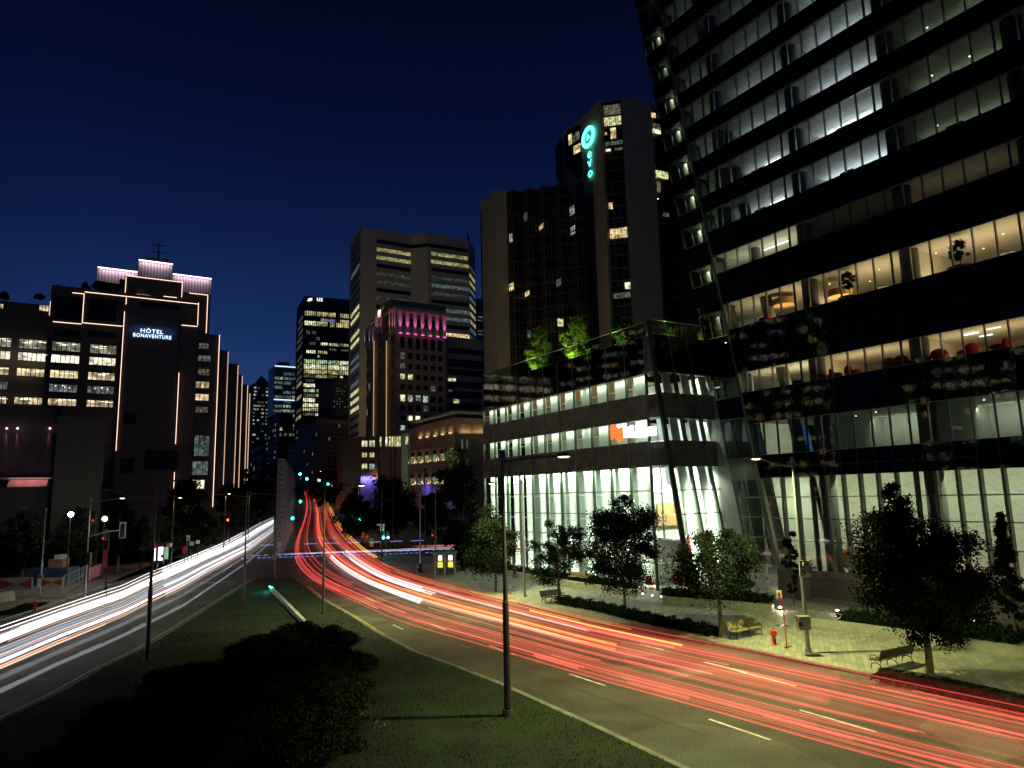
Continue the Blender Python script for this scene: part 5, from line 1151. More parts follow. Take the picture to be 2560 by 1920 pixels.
a0=la(1605,400)[0]; a1=la(1540,400)[0]; wpart('stair_glazing',MB().gbox(GL_,a0,a1,-.2,0,3,la(1570,430)[1]),mat('green_stair_glass',(.08,.14,.08),.2,nscale=1,emis=(.5,.75,.4),es=.05),lk)
a_,z_=la(1583,485,-.2); wpart('window',MB().gbox(GL_,a_-.9,a_+.9,-.3,-.1,z_-1,z_+1),M['wyel'],lk)
aE3=la(1330,480,0)[0]; hW3=la(1420,440)[1]; wpart('wall',MB().gbox(GL_,aE2,aE3,.5,18,-2,hW3),LBm,lk)
for x in (1355,1405,1435,1458,1480,1502,1522):
    a_,z_=la(x,500,.5); wpart('window',MB().gbox(GL_,a_-.5,a_+.5,.35,.6,z_-1.2,z_+1.4),M['wwhite' if x==1405 else 'wyel'],lk)
for y in (600,660,720,780):
    for x in (1440,1475): a_,z_=la(x,y,.5); wpart('window',MB().gbox(GL_,a_-.35,a_+.35,.4,.6,z_-1.6,z_+1.6),M['dk'],lk)
# left stub facing the street
st0=GL_.p(aE3,.5,0); bS,_=GL_.onB(*S4(1330,500),aE3-.1); 
g=Grid(atY(*S4(1185,455),225)); t=thing('brick_wing','short brick wing with four lit square windows above blue lit doors','building',(*g.O[:2],0)); h=atY(*S4(1185,455),225)[2]; b1=g.onB(*S4(1330,460))[0]
wpart('wall',MB().gbox(g,0,25,0,b1,-2,h),LBm,t); aS=g.onA(*S4(1145,500))[0]
for (x0,y0,x1,y1,mm) in ((1192,490,1237,540,'kw'),(1257,490,1300,540,'kw'),(1193,595,1233,632,'wyel'),(1258,595,1297,632,'wyel'),(1193,690,1235,735,'wyel'),(1258,690,1297,735,'wcool')):
    b0,z1=g.onB(*S4(x0,y0)); b2,z0=g.onB(*S4(x1,y1)); wn=wpart('window',MB().gbox(g,-.15,.1,b0,b2,z0,z1),M[mm],t); wpart('frame',MB().gbox(g,-.2,-.15,(b0+b2)/2-.1,(b0+b2)/2+.1,z0,z1),M['dark'],wn)
bw=glowmat('blue_lamp',(.12,.14,1),2.,False)
zg=terr(220)
for x in (1205,1240,1280): b_,z_=g.onB(*S4(x,795),-.8); wpart('blue_lamp',MB().gbox(g,-1,-.6,b_-.7,b_+.7,z_-.2,z_),bw,t); area('blue_light',g.p(-1.,b_,z_-.3),(A*.3-ZV),2,.4,420,(.12,.12,1),t,xdir=B)
area('gold_light',g.p(-1.2,b1-.5,h-14),(A*.35+ZV),1.5,.4,90,gold,t,xdir=B)
for x,y in ((1700,900),(1900,930),(1750,1000)):
    a_,z_=la(x,y,-1.5); area('blue_light',GL_.p(a_,-1.5,max(2.5,z_)),(B*1-ZV*.2),2,2,160,(.12,.12,1),lk)
# ---- lit towers left of the frame that the glass tower mirrors
rrf=random.Random(3)
for k,(x,y,w_,d,h) in enumerate([(-120,62,26,20,52),(-135,98,22,24,74),(-110,24,24,22,38),(-170,128,30,25,96)]):
    t=thing('mirrored_building',['squat office block left of the frame, mirrored in the tower glass','lit office slab left of the frame, mirrored in the tower glass','low lit block near the overpass, mirrored in the tower glass','tallest office block left of the frame, mirrored in the tower glass'][k],'building',(x,y,0))
    wpart('wall',MB().box(x,x+w_,y,y+d,-1,h),dimb,t)
    windows_on(t,(x+w_,y),(x+w_,y+d),4,h-2,9,int(h/3.2),.62,.34,.5,['wwhite','wyel','wwarm','wcool'],(1,0),.2,seed=k)
    windows_on(t,(x,y),(x+w_,y),4,h-2,7,int(h/3.2),.6,.34,.4,['wwhite','wyel','wwarm'],(0,-1),.2,seed=k+20,maxn=60)

# unseen floodlight masts added to put warm city light on the walls
def added_flood(loc,aim,pw,ang,label,col=(1,.84,.46)):
    t=thing('added_facade_floodlight',label,'floodlight',loc,0,'added facade floodlights'); part('housing',MB().lathe((0,0,-.3),[(.2,0),(.3,.2),(.3,.4)],8),M['darkmetal'],t); part('pole',MB().tube([(0,0,terr(loc[1])-loc[2]),(0,0,-.3)],[.12,.08],6),M['darkmetal'],t)
    s=spot('added_flood',(0,0,.3),np.array(aim)-np.array(loc),pw,col,ang,.8,.3); s.parent=t
added_flood((-14,112,13),(22,168,62),20000,85,'added floodlight mast by the crossing aimed at the brown tower')
added_flood((-78,256,28),(-45,320,75),40000,95,'added floodlight mast up the hill aimed at the beige tower')
added_flood((-26,176,30),(-26,235,62),6000,52,'added floodlight mast aimed at the brick building')
added_flood((-95,235,20),(-85,400,60),50000,60,'added floodlight mast aimed at the stone blocks')
added_flood((-20,118,12),(-12,160,12),300,80,'added floodlight mast aimed at the low brick building')
# ================================================================ VEGETATION
def leafcloud(centers,rad,n,ls,flat=.8,rng=RNG):
    c=np.array(centers); k=rng.integers(0,len(c),n); P=c[k]+rng.normal(0,1,(n,3))*np.array(rad)[k][:,None]*np.array([1,1,flat])
    a=rng.normal(0,1,(n,3)); a/=np.linalg.norm(a,axis=1)[:,None]; b=rng.normal(0,1,(n,3)); b=np.cross(a,b); b/=np.linalg.norm(b,axis=1)[:,None]
    s=ls*rng.uniform(.6,1.4,n)[:,None]; V=np.stack([P-a*s,P+b*s*.45,P+a*s,P-b*s*.45],1)
    return V.reshape(-1,3)
def crown_mesh(name,cent,rad,n,ls,m,parent,flat=.8):
    V=leafcloud(cent,rad,int(n*2),ls*.8,flat); o=npmesh(name,V,np.arange(len(V)).reshape(-1,4),m,4); o.parent=parent; return o
def tree(base,h,trunk,rw,label,m='leaf',n=7000,ls=.11,nclump=60,group=None,rt=.11,shape='round',seed=1,name='tree',trunkm='bark',flat=.75,lean=0,blobs=None):
    rr=random.Random(seed); t=thing(name,label,'tree',base,0,group); ch=h-trunk; cent=[];rad=[]
    for i in range(nclump):
        while True:
            x,y,z=[rr.uniform(-1,1) for _ in range(3)]
            if .25<x*x+y*y+z*z<1: break
        if blobs:
            bx,bz,rx,rz=rr.choices(blobs,[q[2]*q[3] for q in blobs])[0]; cent.append((bx+x*rx*.92,y*rx*.9,bz+z*rz*.92)); rad.append(rx*rr.uniform(.16,.30)); continue
        f=1.
        if shape=='round': f=.62+.38*math.cos((z-(-.25))*1.35)
        if shape=='cone': f=.10+.9*(1-(z+1)/2)
        if shape=='column': f=1
        if shape=='wide': f=.75+.25*math.cos(z*1.5)
        lump=1+.28*math.sin(3.1*math.atan2(y,x)+seed)+.15*math.sin(5*z+seed)
        cent.append((x*rw*f*lump*.9+lean*z,y*rw*f*lump*.9,trunk+ch*(z*.5+.5))); rad.append(rw*rr.uniform(.08,.19))
    crown_mesh('crown',cent,rad,n,ls,M[m],t,flat)
    mb=MB(); mb.tube([(0,0,-.1),(.03,0,trunk*.6),(0,.04,trunk+ch*.25),(lean*.3,0,trunk+ch*.72)],[rt*1.25,rt,rt*.75,rt*.2],8)
    for c in rr.sample(cent,min(14,len(cent))):
        z0=trunk+ (c[2]-trunk)*.35; mb.tube([(0,0,z0),(c[0]*.5,c[1]*.5,z0+(c[2]-z0)*.6),c],[rt*.4,rt*.25,rt*.07],5)
    part('trunk',mb,M[trunkm],t); return t
def ptree(bx,by,x0,x1,ytop,ybot,label,dz=.15,pb=None,**k):
    p=G(bx,by,dz)
    if pb:
        k['blobs']=[((lambda q:(q[0]-p[0],q[2]-p[2]))(atY(x,y,p[1])))+(rx*p[1]/F,rz*p[1]/F) for x,y,rx,rz in pb]
    s=p[1]*math.hypot(1,0)/F; h=hgt((x0+x1)/2,ytop,p)-p[2]; tr=hgt((x0+x1)/2,ybot,p)-p[2]
    return tree((p[0],p[1],p[2]),h,max(.3,tr),(x1-x0)/2*s*1.02,label,**k)
SG='street trees along the right plaza'
ptree(1239,1480,1176,1290,1250,1432,'leafy tree between the bus shelter and the near lamp pole',m='leafd',seed=3,pb=[(1235,1290,30,34),(1210,1330,38,40),(1260,1345,34,44),(1230,1395,52,34),(1205,1380,26,34)],n=9000,ls=.13,group=SG)
ptree(1397,1500,1327,1463,1303,1458,'small leafy tree rising behind the dark bench',seed=4,pb=[(1385,1330,34,26),(1425,1345,34,34),(1360,1380,32,34),(1410,1400,48,34),(1380,1435,48,20)],n=5600,ls=.11,group=SG,nclump=50)
ptree(1562,1528,1462,1644,1236,1492,'dark oval tree in the grass strip before the glass corner',seed=5,pb=[(1553,1268,32,32),(1530,1320,52,42),(1590,1310,50,40),(1560,1380,88,50),(1500,1390,38,40),(1510,1440,50,34),(1590,1440,55,38),(1618,1370,28,45)],n=13000,ls=.11,group=SG,nclump=90,m='leafd')
ptree(1803,1594,1695,1898,1300,1512,'leafy tree beside the pale slatted bench',seed=6,pb=[(1800,1335,42,34),(1750,1375,52,48),(1845,1385,50,48),(1780,1440,85,48),(1850,1460,38,34),(1735,1440,42,36)],n=10000,ls=.10,group=SG,nclump=70,m='leafd')
ptree(2325,1684,2145,2480,1210,1610,'large dark tree in front of the tiled lobby at the right',seed=8,pb=[(2225,1270,48,62),(2215,1370,72,66),(2300,1370,80,75),(2390,1400,68,65),(2430,1490,66,66),(2330,1500,110,75),(2220,1480,68,50),(2330,1580,60,35),(2230,1440,70,60)],n=26000,ls=.10,group=SG,nclump=130,m='leafd',rt=.16)
ptree(2540,1600,2505,2580,1265,1560,'dark conifer at the right edge of the photo',seed=9,n=5000,ls=.12,shape='cone',m='leafd')
ptree(1985,1512,1968,2004,1296,1508,'narrow weeping conifer against the lobby plinth',seed=10,n=2600,ls=.12,shape='column',m='leafd',nclump=26,rt=.05)
ptree(1160,1430,1110,1200,1150,1440,'large dark tree behind the bus shelter',dz=0,seed=11,n=7000,ls=.22,m='leafd')
# middle distance right
p=lambda x,y,Y:atY(x,y,Y)
def ftree(x0,x1,yt,yb,Y,label,m='leafd',seed=1,n=3500,ls=.35,**k):
    b=atY((x0+x1)/2,yb,Y); z=terr(Y); h=atY(0,yt,Y)[2] if False else hgt((x0+x1)/2,yt,b)-z; return tree((b[0],b[1],z),h,h*.18,(x1-x0)/2*Y/F*1.05,label,m=m,seed=seed,n=n,ls=ls,nclump=45,rt=.2,**k)
FG='trees beyond the intersection'
ftree(840,925,1245,1335,140,'orange lit tree behind the bright green signal',m='leaf',seed=21,group=FG)
ftree(905,1045,1193,1400,128,'big dark tree in front of the low brick building',seed=22,group=FG,n=7000)
ftree(1040,1125,1230,1390,132,'dark tree between the signal mast and the bus shelter',seed=23,group=FG,n=5000)
ftree(1100,1185,1120,1380,120,'tall dark tree at the left corner of the glass pavilion',seed=24,group=FG,n=7000)
ftree(770,850,1180,1240,230,'dark street tree below the beige stone block',seed=25,group=FG)
ftree(860,915,1225,1300,180,'small dark tree before the brick wing',seed=26,group=FG)
ftree(1165,1215,1290,1420,100,'green lit shrub like tree left of the pavilion',m='leaf',seed=27,group=FG,ls=.2)
ftree(640,735,1148,1240,240,'round dark tree behind the lattice sculpture',seed=28,group=FG,n=5000)
ftree(625,672,1215,1290,190,'orange lit tree left of the lattice sculpture',m='leaf',seed=29,group=FG)
ftree(575,630,1165,1260,210,'dark tree at the foot of the last light strip',seed=30,group=FG)
LG='trees along the left sidewalk'
ftree(410,520,1205,1390,112,'large dark tree in front of the hotel base',seed=31,group=LG,n=6000)
ftree(540,600,1200,1310,150,'dark tree between two light strips of the hotel',seed=32,group=LG)
for i,(x0,x1,yt,yb,Y,lb_) in enumerate([(400,450,1295,1395,108,'first of the small orange lit trees by the left sidewalk'),(448,500,1290,1385,116,'second small orange lit tree from the left'),(500,550,1283,1370,126,'third small orange lit tree from the left'),(330,372,1290,1420,98,'orange tinged tree left of the tall dark mast')]):
    ftree(x0,x1,yt,yb,Y,lb_,m='leaf',seed=33+i,group=LG,n=3000,ls=.22)
ftree(10,100,1275,1440,80,'dark tree at the far left before the concrete hall',seed=40,group=LG,n=5000,ls=.25)
ftree(130,235,1270,1430,84,'dark tree around the dazzling white lamp',seed=41,group=LG,n=6000,ls=.22)
ftree(255,330,1230,1420,92,'dark tree beside the round globe lamp',seed=42,group=LG,n=5000,ls=.22)
# roof trees
zt_=22.6
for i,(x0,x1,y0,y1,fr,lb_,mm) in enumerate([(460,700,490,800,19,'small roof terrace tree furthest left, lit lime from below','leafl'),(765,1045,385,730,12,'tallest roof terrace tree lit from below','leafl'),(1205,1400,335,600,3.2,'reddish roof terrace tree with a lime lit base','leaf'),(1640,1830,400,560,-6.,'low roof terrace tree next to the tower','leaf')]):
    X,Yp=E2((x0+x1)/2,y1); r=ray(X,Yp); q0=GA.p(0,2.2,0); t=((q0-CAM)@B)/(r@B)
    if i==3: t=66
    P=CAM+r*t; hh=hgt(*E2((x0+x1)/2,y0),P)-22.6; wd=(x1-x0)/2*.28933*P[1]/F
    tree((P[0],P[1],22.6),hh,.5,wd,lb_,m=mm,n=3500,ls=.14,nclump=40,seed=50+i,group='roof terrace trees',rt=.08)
    l=bpy.data.lights.new('tree_uplight','POINT'); l.energy=(600,900,600,200)[i]; l.color=(.85,1,.25); l.shadow_soft_size=.1; o=bpy.data.objects.new('tree_uplight',l); C.objects.link(o); o.location=(P[0]-.9,P[1]-1.1,23.0)
# roof garden silhouettes on the hotel
for i,(x0,x1,y0) in enumerate([(0,80,455),(300,390,475),(490,530,390),(700,780,370),(800,900,350),(900,1000,385),(1020,1080,335)]):
    P=atY(*z0s((x0+x1)/2,515 if x1<440 else 462),150); hh=hgt(*z0s((x0+x1)/2,y0),P)-P[2]; tree(tuple(P),hh,.2,(x1-x0)*.5*.289*150/F,'dark roof garden tree number %s from the left on the hotel roof'%['one','two','three','four','five','six','seven'][i],m='leafd',n=700,ls=.35,nclump=16,seed=60+i,group='roof garden trees on the hotel')
# shrubs on the island
M['leafj']=mat('juniper_leaves',(.022,.034,.011),.8,spec=.1,nscale=.8,namt=.5)
def mound(px,py,r,h,label,n=5000,ls=.09,m='leafd',name='juniper_shrub',group='spreading shrubs on the grass island',seed=0):
    p=G(px,py,.15); rr=random.Random(seed+px); cent=[];rad=[]
    for i in range(34):
        a=rr.uniform(0,6.28); q=math.sqrt(rr.random()); cent.append((math.cos(a)*q*r,math.sin(a)*q*r*.9,h*(1-q*q)*rr.uniform(.5,1)+.08)); rad.append(r*.11)
    t=thing(name,label,'shrub',(p[0],p[1],.16),0,group); crown_mesh('foliage',cent,rad,n,ls,M[m],t,.5)
    part('stem',MB().tube([(0,0,-.05),(.05,.02,h*.5)],[.06,.02],5),M['bark'],t)
for i,(x,y,r,h,lb_) in enumerate([(745,1592,1.6,.8,'shrub nearest the teal lit beam'),(825,1608,1.5,.8,'shrub at the right end of the upper row, by the open lawn'),(680,1625,2.2,.8,'low dark shrub left of the beam end'),(860,1668,1.5,.8,'rightmost dark shrub on the lawn'),(760,1690,2.2,.9,'broad dark shrub in the middle of the bed'),(610,1690,2.4,.8,'wide dark shrub below the left lamp pole'),(520,1770,2.3,.8,'dark shrub towards the lower left of the bed'),(660,1790,2.2,.9,'dark shrub at the lower middle of the bed'),(810,1770,1.8,.8,'dark shrub beside the small flowers'),(420,1860,2.2,.8,'dark shrub at the lower left of the bed'),(580,1880,2.1,.8,'dark shrub at the bottom of the bed, left'),(740,1880,1.9,.7,'dark shrub at the bottom of the bed, middle'),(790,1648,1.9,.6,'shrub filling the gap below the upper row'),(700,1665,2.,.6,'shrub in the second row, above the middle'),(800,1728,2.,.6,'shrub left of the flowers, upper one'),(690,1745,2.2,.65,'shrub right of the wide left one'),(470,1700,2.,.45,'low shrub left of the wide one, near the lamp base'),(360,1790,2.2,.45,'low shrub towards the lower left corner'),(290,1880,2.2,.45,'leftmost low shrub at the bottom of the lawn'),(740,1830,2.,.65,'shrub in the lower row under the flowers')]):
    mound(x,y,r,h,lb_,n=9000,seed=i,ls=.085,m='leafj')
fl=MB()
for i in range(90):
    t_=random.random(); x=819+150*t_+random.gauss(0,9); y=1736+80*t_+random.gauss(0,7); p=G(x,y,.3); fl.sphere(p,.022,4)
tag(fl.build('small_flowers',mat('flower_petals',(.5,.35,.2),.7,nscale=4)),kind='stuff',label='tiny pale flowers scattered in a line on the lawn')
# hedges and tall grass along the plaza
def bed(name,pts,wd,h,n,ls,m,label):
    P=[np.array(G(x,y,.15)) for x,y in pts]; q=resample([(a[0],a[1],0) for a in P],60); k=RNG.integers(0,59,n); f=RNG.random(n)
    c=q[k]*(1-f[:,None])+q[k+1]*f[:,None]; d=q[k+1]-q[k]; d/=np.linalg.norm(d,axis=1)[:,None]; nn=np.stack([-d[:,1],d[:,0],0*f],1)
    c=c+nn*RNG.uniform(-wd/2,wd/2,n)[:,None]; c[:,2]=.15+h*RNG.random(n)**.7*(.8+.25*np.sin(k*1.3))
    a=RNG.normal(0,1,(n,3)); a/=np.linalg.norm(a,axis=1)[:,None]; b=np.cross(a,RNG.normal(0,1,(n,3))); b/=np.linalg.norm(b,axis=1)[:,None]
    s=ls*RNG.uniform(.6,1.4,n)[:,None]; V=np.stack([c-a*s,c+b*s*.5,c+a*s,c-b*s*.5],1).reshape(-1,3)
    return tag(npmesh(name,V,np.arange(len(V)).reshape(-1,4),M[m],4),kind='stuff',label=label)
bed('hedge',[(1225,1425),(1353,1440),(1478,1460),(1585,1474)],1.6,.8,9000,.10,'leaf','low green hedge behind the long granite wall')
bed('hedge',[(1660,1487),(1796,1497),(1930,1506)],1.6,.6,7000,.09,'leaf','low planting at the foot of the glass corner')
bed('hedge',[(2110,1552),(2266,1568),(2560,1604)],2.6,.7,13000,.09,'leaf','planting bed behind the right granite wall')
bed('tall_grass',[(1400,1508),(1500,1525),(1640,1560),(1790,1588)],1.3,.6,15000,.07,'leaf','strip of tall grasses between the bench and the kerb')
bed('ground_cover',[(2190,1692),(2330,1712),(2470,1745),(2600,1780)],1.7,.25,7000,.06,'leafd','dark ground cover in the tree pit at the lower right')
mb=MB(); strip=offs([tuple(G(x,y)[:2]) for x,y in [(1395,1500),(1500,1514),(1640,1546),(1790,1576),(1800,1596),(1640,1566),(1500,1534),(1400,1515)]],.0); struct('planting_soil',mb.prism(strip,.1,.155),M['soil'])
struct('planting_soil',MB().prism([tuple(G(x,y)[:2]) for x,y in [(2200,1676),(2330,1694),(2560,1745),(2620,1800),(2450,1748),(2300,1712),(2190,1696)]],.1,.155),M['soil'])
bed('weeds',[(0,1540),(60,1522),(95,1508)],2.,.12,5000,.05,'leaf','patch of grass on the far left sidewalk')
# ================================================================ STREET FURNITURE
def lamp(base,top,head,label,lit=True,power=2500,col=(.96,1,.40),m='pole',r=.10,dz=.15,Y=None,group='street lamps',spotang=150):
    b=G(*base,dz) if Y is None else np.array([*atY(*base,Y)[:2],terr(Y)]); h=hgt(*top,b); hd=atY(*head,b[1]); hd[2]=max(hd[2],h-.3)
    t=thing('street_lamp',label,'street lamp',tuple(b),0,group); hh=h-b[2]; v=hd-b
    mb=MB().tube([(0,0,0),(0,0,hh*.42),(0,0,hh*.43),(0,0,hh*.99)],[r*1.15,r,r*.72,r*.5],10); mb.tube([(0,0,0),(0,0,.25)],[r*1.9,r*1.6],10)
    part('pole',mb,M[m],t); part('pole_cap',MB().tube([(0,0,hh*.985),(0,0,hh*1.02)],[r*1.1,r*.9],8),M[m],t)
    part('arm',MB().tube([(0,0,hh*.97),(v[0]*.5,v[1]*.5,hh*.985),(v[0],v[1],v[2])],[.055,.045,.04],8),M[m],t)
    u=_n(np.array([v[0],v[1],0])); w_=np.array([-u[1],u[0],0]); 
    def sh(L,W,z0,z1,k=10):
        mb=MB(); c=np.array([v[0],v[1],v[2]])+u*.15
        for zz,s in ((z0,1),(z1,.55)): mb.v+=[tuple(c+u*math.cos(6.283*i/k)*L*s+w_*math.sin(6.283*i/k)*W*s+ZV*zz) for i in range(k)]
        mb.f+=[tuple(range(k)),tuple(range(2*k-1,k-1,-1))]+[(i,(i+1)%k,(i+1)%k+k,i+k) for i in range(k)]; return mb
    hdp=part('lamp_head',sh(.38,.17,-.02,.12),M[m],t)
    ln=sh(.26,.12,-.03,-.07); o=ln.build('lens',lensm if lit else M['conc'],None); o.parent=hdp
    if lit:
        s=spot('lamp_light',(v[0]+u[0]*.15,v[1]+u[1]*.15,v[2]-.12),(0,0,-1),power,col,spotang,.7,.12); s.parent=t
    return t
lensm=glowmat('lamp_lens',(1,.95,.5),9,False)
lamp((2021,1632),(1981,1152),(1897,1146),'street lamp with a bus lane sign and grey cabinet on its pole, lit yellow',power=9500,m='poleg',r=.10,col=(.96,1,.36))
lamp((1270,1790),(1260,1137),(1400,1140),'bronze street lamp in the centre foreground on the lawn, nearest the camera',power=4200,spotang=118,r=.13)
lamp((367,1652),(380,1232),(272,1223),'bronze street lamp on the left edge of the lawn with an arm to the left',lit=False,r=.12)
lamp((807,1535),(806,1212),(899,1213),'slim street lamp at the right edge of the lawn with an arm to the right',power=4500,r=.09)
lamp((609,1505),(612,1234),(548,1236),'slim street lamp at the left edge of the lawn beside the island tip',lit=False,r=.09)
lamp((1312,1492),(1304,1205),(1233,1208),'pale street lamp on the plaza behind the near bronze pole',power=7500,m='poleg',r=.09)
lamp((211,1494),(229,1248),(302,1245),'street lamp on the left sidewalk whose arm also carries a signal',power=1500,m='poleg',r=.09)
lamp((99,1485),(113,1274),(60,1270),'street lamp at the far left behind the banner fence',lit=False,m='poleg',r=.09)
lamp((686,1446),(686,1232),(640,1234),'street lamp at the island tip carrying small signs',lit=False,r=.08)
lamp((3150,1900),(3130,1100),(3030,1100),'street lamp just right of the frame',power=7000,m='poleg',Y=20)
b=thing('street_lamp','street lamp behind the viewpoint lighting the near road','street lamp',(12.5,11,0),0,'street lamps'); part('pole',MB().tube([(0,0,0),(0,0,10)],[.13,.07],8),M['pole'],b); part('lamp_head',MB().tube([(0,0,10),(-2,2,10)],[.06,.12],6),M['pole'],b); s=spot('lamp_light',(-2,2,9.8),(0,0,-1),4500,(.96,1,.42),150,.7); s.parent=b
for i,(x,y,hx,hy,Y,c_,pw,lb_) in enumerate([(895,1210,897,1214,150,(1,.85,.4),1125,'distant lamp with its head above the right tree line'),(803,1180,807,1182,260,(1,.8,.5),1350,'far street lamp left of the beige block, lower one'),(791,1177,793,1179,300,(1,.8,.5),1350,'far street lamp highest up the hill'),(620,1230,628,1234,150,(1,.6,.25),1170,'far lamp left of the lattice sculpture'),(560,1230,563,1235,125,(1,.6,.25),990,'lamp over the small orange lit trees'),(430,1240,440,1244,104,(1,.6,.25),675,'lamp between the hotel trees')]):
    lamp((x,1350),(x,y),(hx+8,hy),lb_,power=pw,col=c_,Y=Y,group='distant street lamps')
# rest of the lane hardware on the lit lamp at the right: signs and cabinet
def board(px0,px1,Y,mb=None,dy=0,th=.03):
    a_=atY(px0[0],px1[1],Y+dy); b_=atY(px1[0],px1[1],Y+dy); c_=atY(px0[0],px0[1],Y+dy)
    return a_,b_,c_[2]
Sg=lambda x,y:(1760+x*.36166,1100+y*.36166)
pR=G(2021,1632,.15); YR=pR[1]-.2
def flat(name,x0,y0,x1,y1,Y,m,parent,th=.04,prj=None,dy=0):
    P0=prj(x0,y1) if prj else (x0,y1); P1=prj(x1,y0) if prj else (x1,y0); a_=atY(*P0,Y); b_=atY(P1[0],P0[1],Y); zt=atY(P0[0],P1[1],Y)[2]
    mb=MB().wbox(a_,b_,(0,-1),-dy,th-dy+0*dy,a_[2],zt); return wpart(name,mb,m,parent)
def textflat(txt,x,y,Y,size,m,parent,dy=.06,prj=Sg,sx=1.):
    p=atY(*prj(x,y),Y); return letters(txt,(p[0],p[1]-dy,p[2]),(1,0,0),size,m,parent,depth=.01,name='lettering',sx=sx)
sg=thing('bus_lane_sign','white and black bus taxi lane sign on the lit lamp pole','sign',tuple(atY(*Sg(700,950),YR)))
flat('sign_plate',663,832,738,950,YR,M['white'],sg,prj=Sg); flat('black_field',667,836,697,884,YR-.045,M['black'],sg,.01,prj=Sg)
textflat('BUS',718,862,YR,.38,M['black'],sg,sx=.8); textflat('TAXI',718,886,YR,.36,M['black'],sg,sx=.75); textflat('5h-9h30',702,908,YR,.24,M['black'],sg,sx=.8); textflat('LUN À VEN',702,923,YR,.22,M['black'],sg,sx=.7)
d_=[atY(*Sg(682,y),YR) for y in (842,878)]; c=(d_[0]+d_[1])/2; mb=MB(); 
for s0,s1 in (((0,1),(.5,0)),((.5,0),(0,-1)),((0,-1),(-.5,0)),((-.5,0),(0,1))):
    hh=(d_[0]-d_[1])[2]/2*.85; mb.tube([(c[0]+s0[0]*hh*.7,c[1]-.07,c[2]+s0[1]*hh),(c[0]+s1[0]*hh*.7,c[1]-.07,c[2]+s1[1]*hh)],.018,4)
wpart('diamond',mb,M['white'],sg)
a0=atY(*Sg(675,945),YR); mb=MB().tube([(a0[0],a0[1]-.06,a0[2]),(a0[0]+.22,a0[1]-.06,a0[2]+.22)],[.03,.03],4); wpart('arrow',mb,M['black'],sg)
cab=thing('pole_cabinet','grey metal cabinet strapped to the lit lamp pole','cabinet',tuple(atY(*Sg(680,1305),YR)))
a_=atY(*Sg(643,1305),YR-.1); b_=atY(*Sg(720,1305),YR-.1); zt=atY(*Sg(680,1215),YR)[2]; wpart('box',MB().wbox(a_,b_,(0,-1),-.05,.4,a_[2],zt),M['poleg'],cab); wpart('lid',MB().wbox(a_-np.array([.03,0,0]),b_+np.array([.03,0,0]),(0,-1),-.08,.45,zt,zt+.04),M['poleg'],cab)
flat('vent',655,1262,680,1290,YR-.52,M['mulld'],cab,.02,prj=Sg)
# hydrants
def hydrant(px,py,h,label):
    p=G(px,py,.14); t=thing('fire_hydrant',label,'fire hydrant',tuple(p),0,'red fire hydrants'); s=h/.85
    part('barrel',MB().lathe((0,0,0),[(.16*s,0),(.16*s,.04*s),(.105*s,.06*s),(.10*s,.5*s),(.135*s,.52*s),(.135*s,.56*s),(.12*s,.6*s),(.12*s,.68*s),(.14*s,.7*s),(.1*s,.77*s),(.04*s,.81*s)]),M['red'],t,True)
    part('cap_nut',MB().lathe((0,0,.8*s),[(.035*s,0),(.035*s,.06*s)],6),M['darkmetal'],t)
    for a in (0,math.pi): part('side_outlet',MB().tube([(math.cos(a)*.08*s,0,.6*s),(math.cos(a)*.19*s,0,.6*s)],[.055*s,.06*s],8),M['red'],t)
    part('front_outlet',MB().tube([(0,-.08*s,.57*s),(0,-.2*s,.57*s)],[.075*s,.08*s],8),M['red'],t)
hydrant(1936,1613,.88,'red fire hydrant on the lit paving next to the red sign pole'); hydrant(87,1528,.9,'dark red fire hydrant at the far left kerb')
p=G(1967,1620,.15); t=thing('hydrant_sign','tilted red post with a small white hydrant sign','sign',tuple(p)); tp=atY(*Sg(540,1075),p[1]); 
wpart('post',MB().tube([p,tp],[.035,.03],8),M['red'],t); wpart('foot',MB().cyl(p[0],p[1],p[2],p[2]+.04,.12,n=8),M['darkmetal'],t)
flat('plate',503,1040,538,1100,p[1]-.03,mat('sign_cream',(.7,.68,.5),.5,nscale=3),t,.02,prj=Sg)
mb=MB(); q=atY(*Sg(520,1085),p[1]-.1); mb.box(q[0]-.05,q[0]+.05,q[1],q[1]+.02,q[2],q[2]+.24).box(q[0]-.1,q[0]+.1,q[1],q[1]+.02,q[2]+.11,q[2]+.16); wpart('pictogram',mb,M['red'],t)
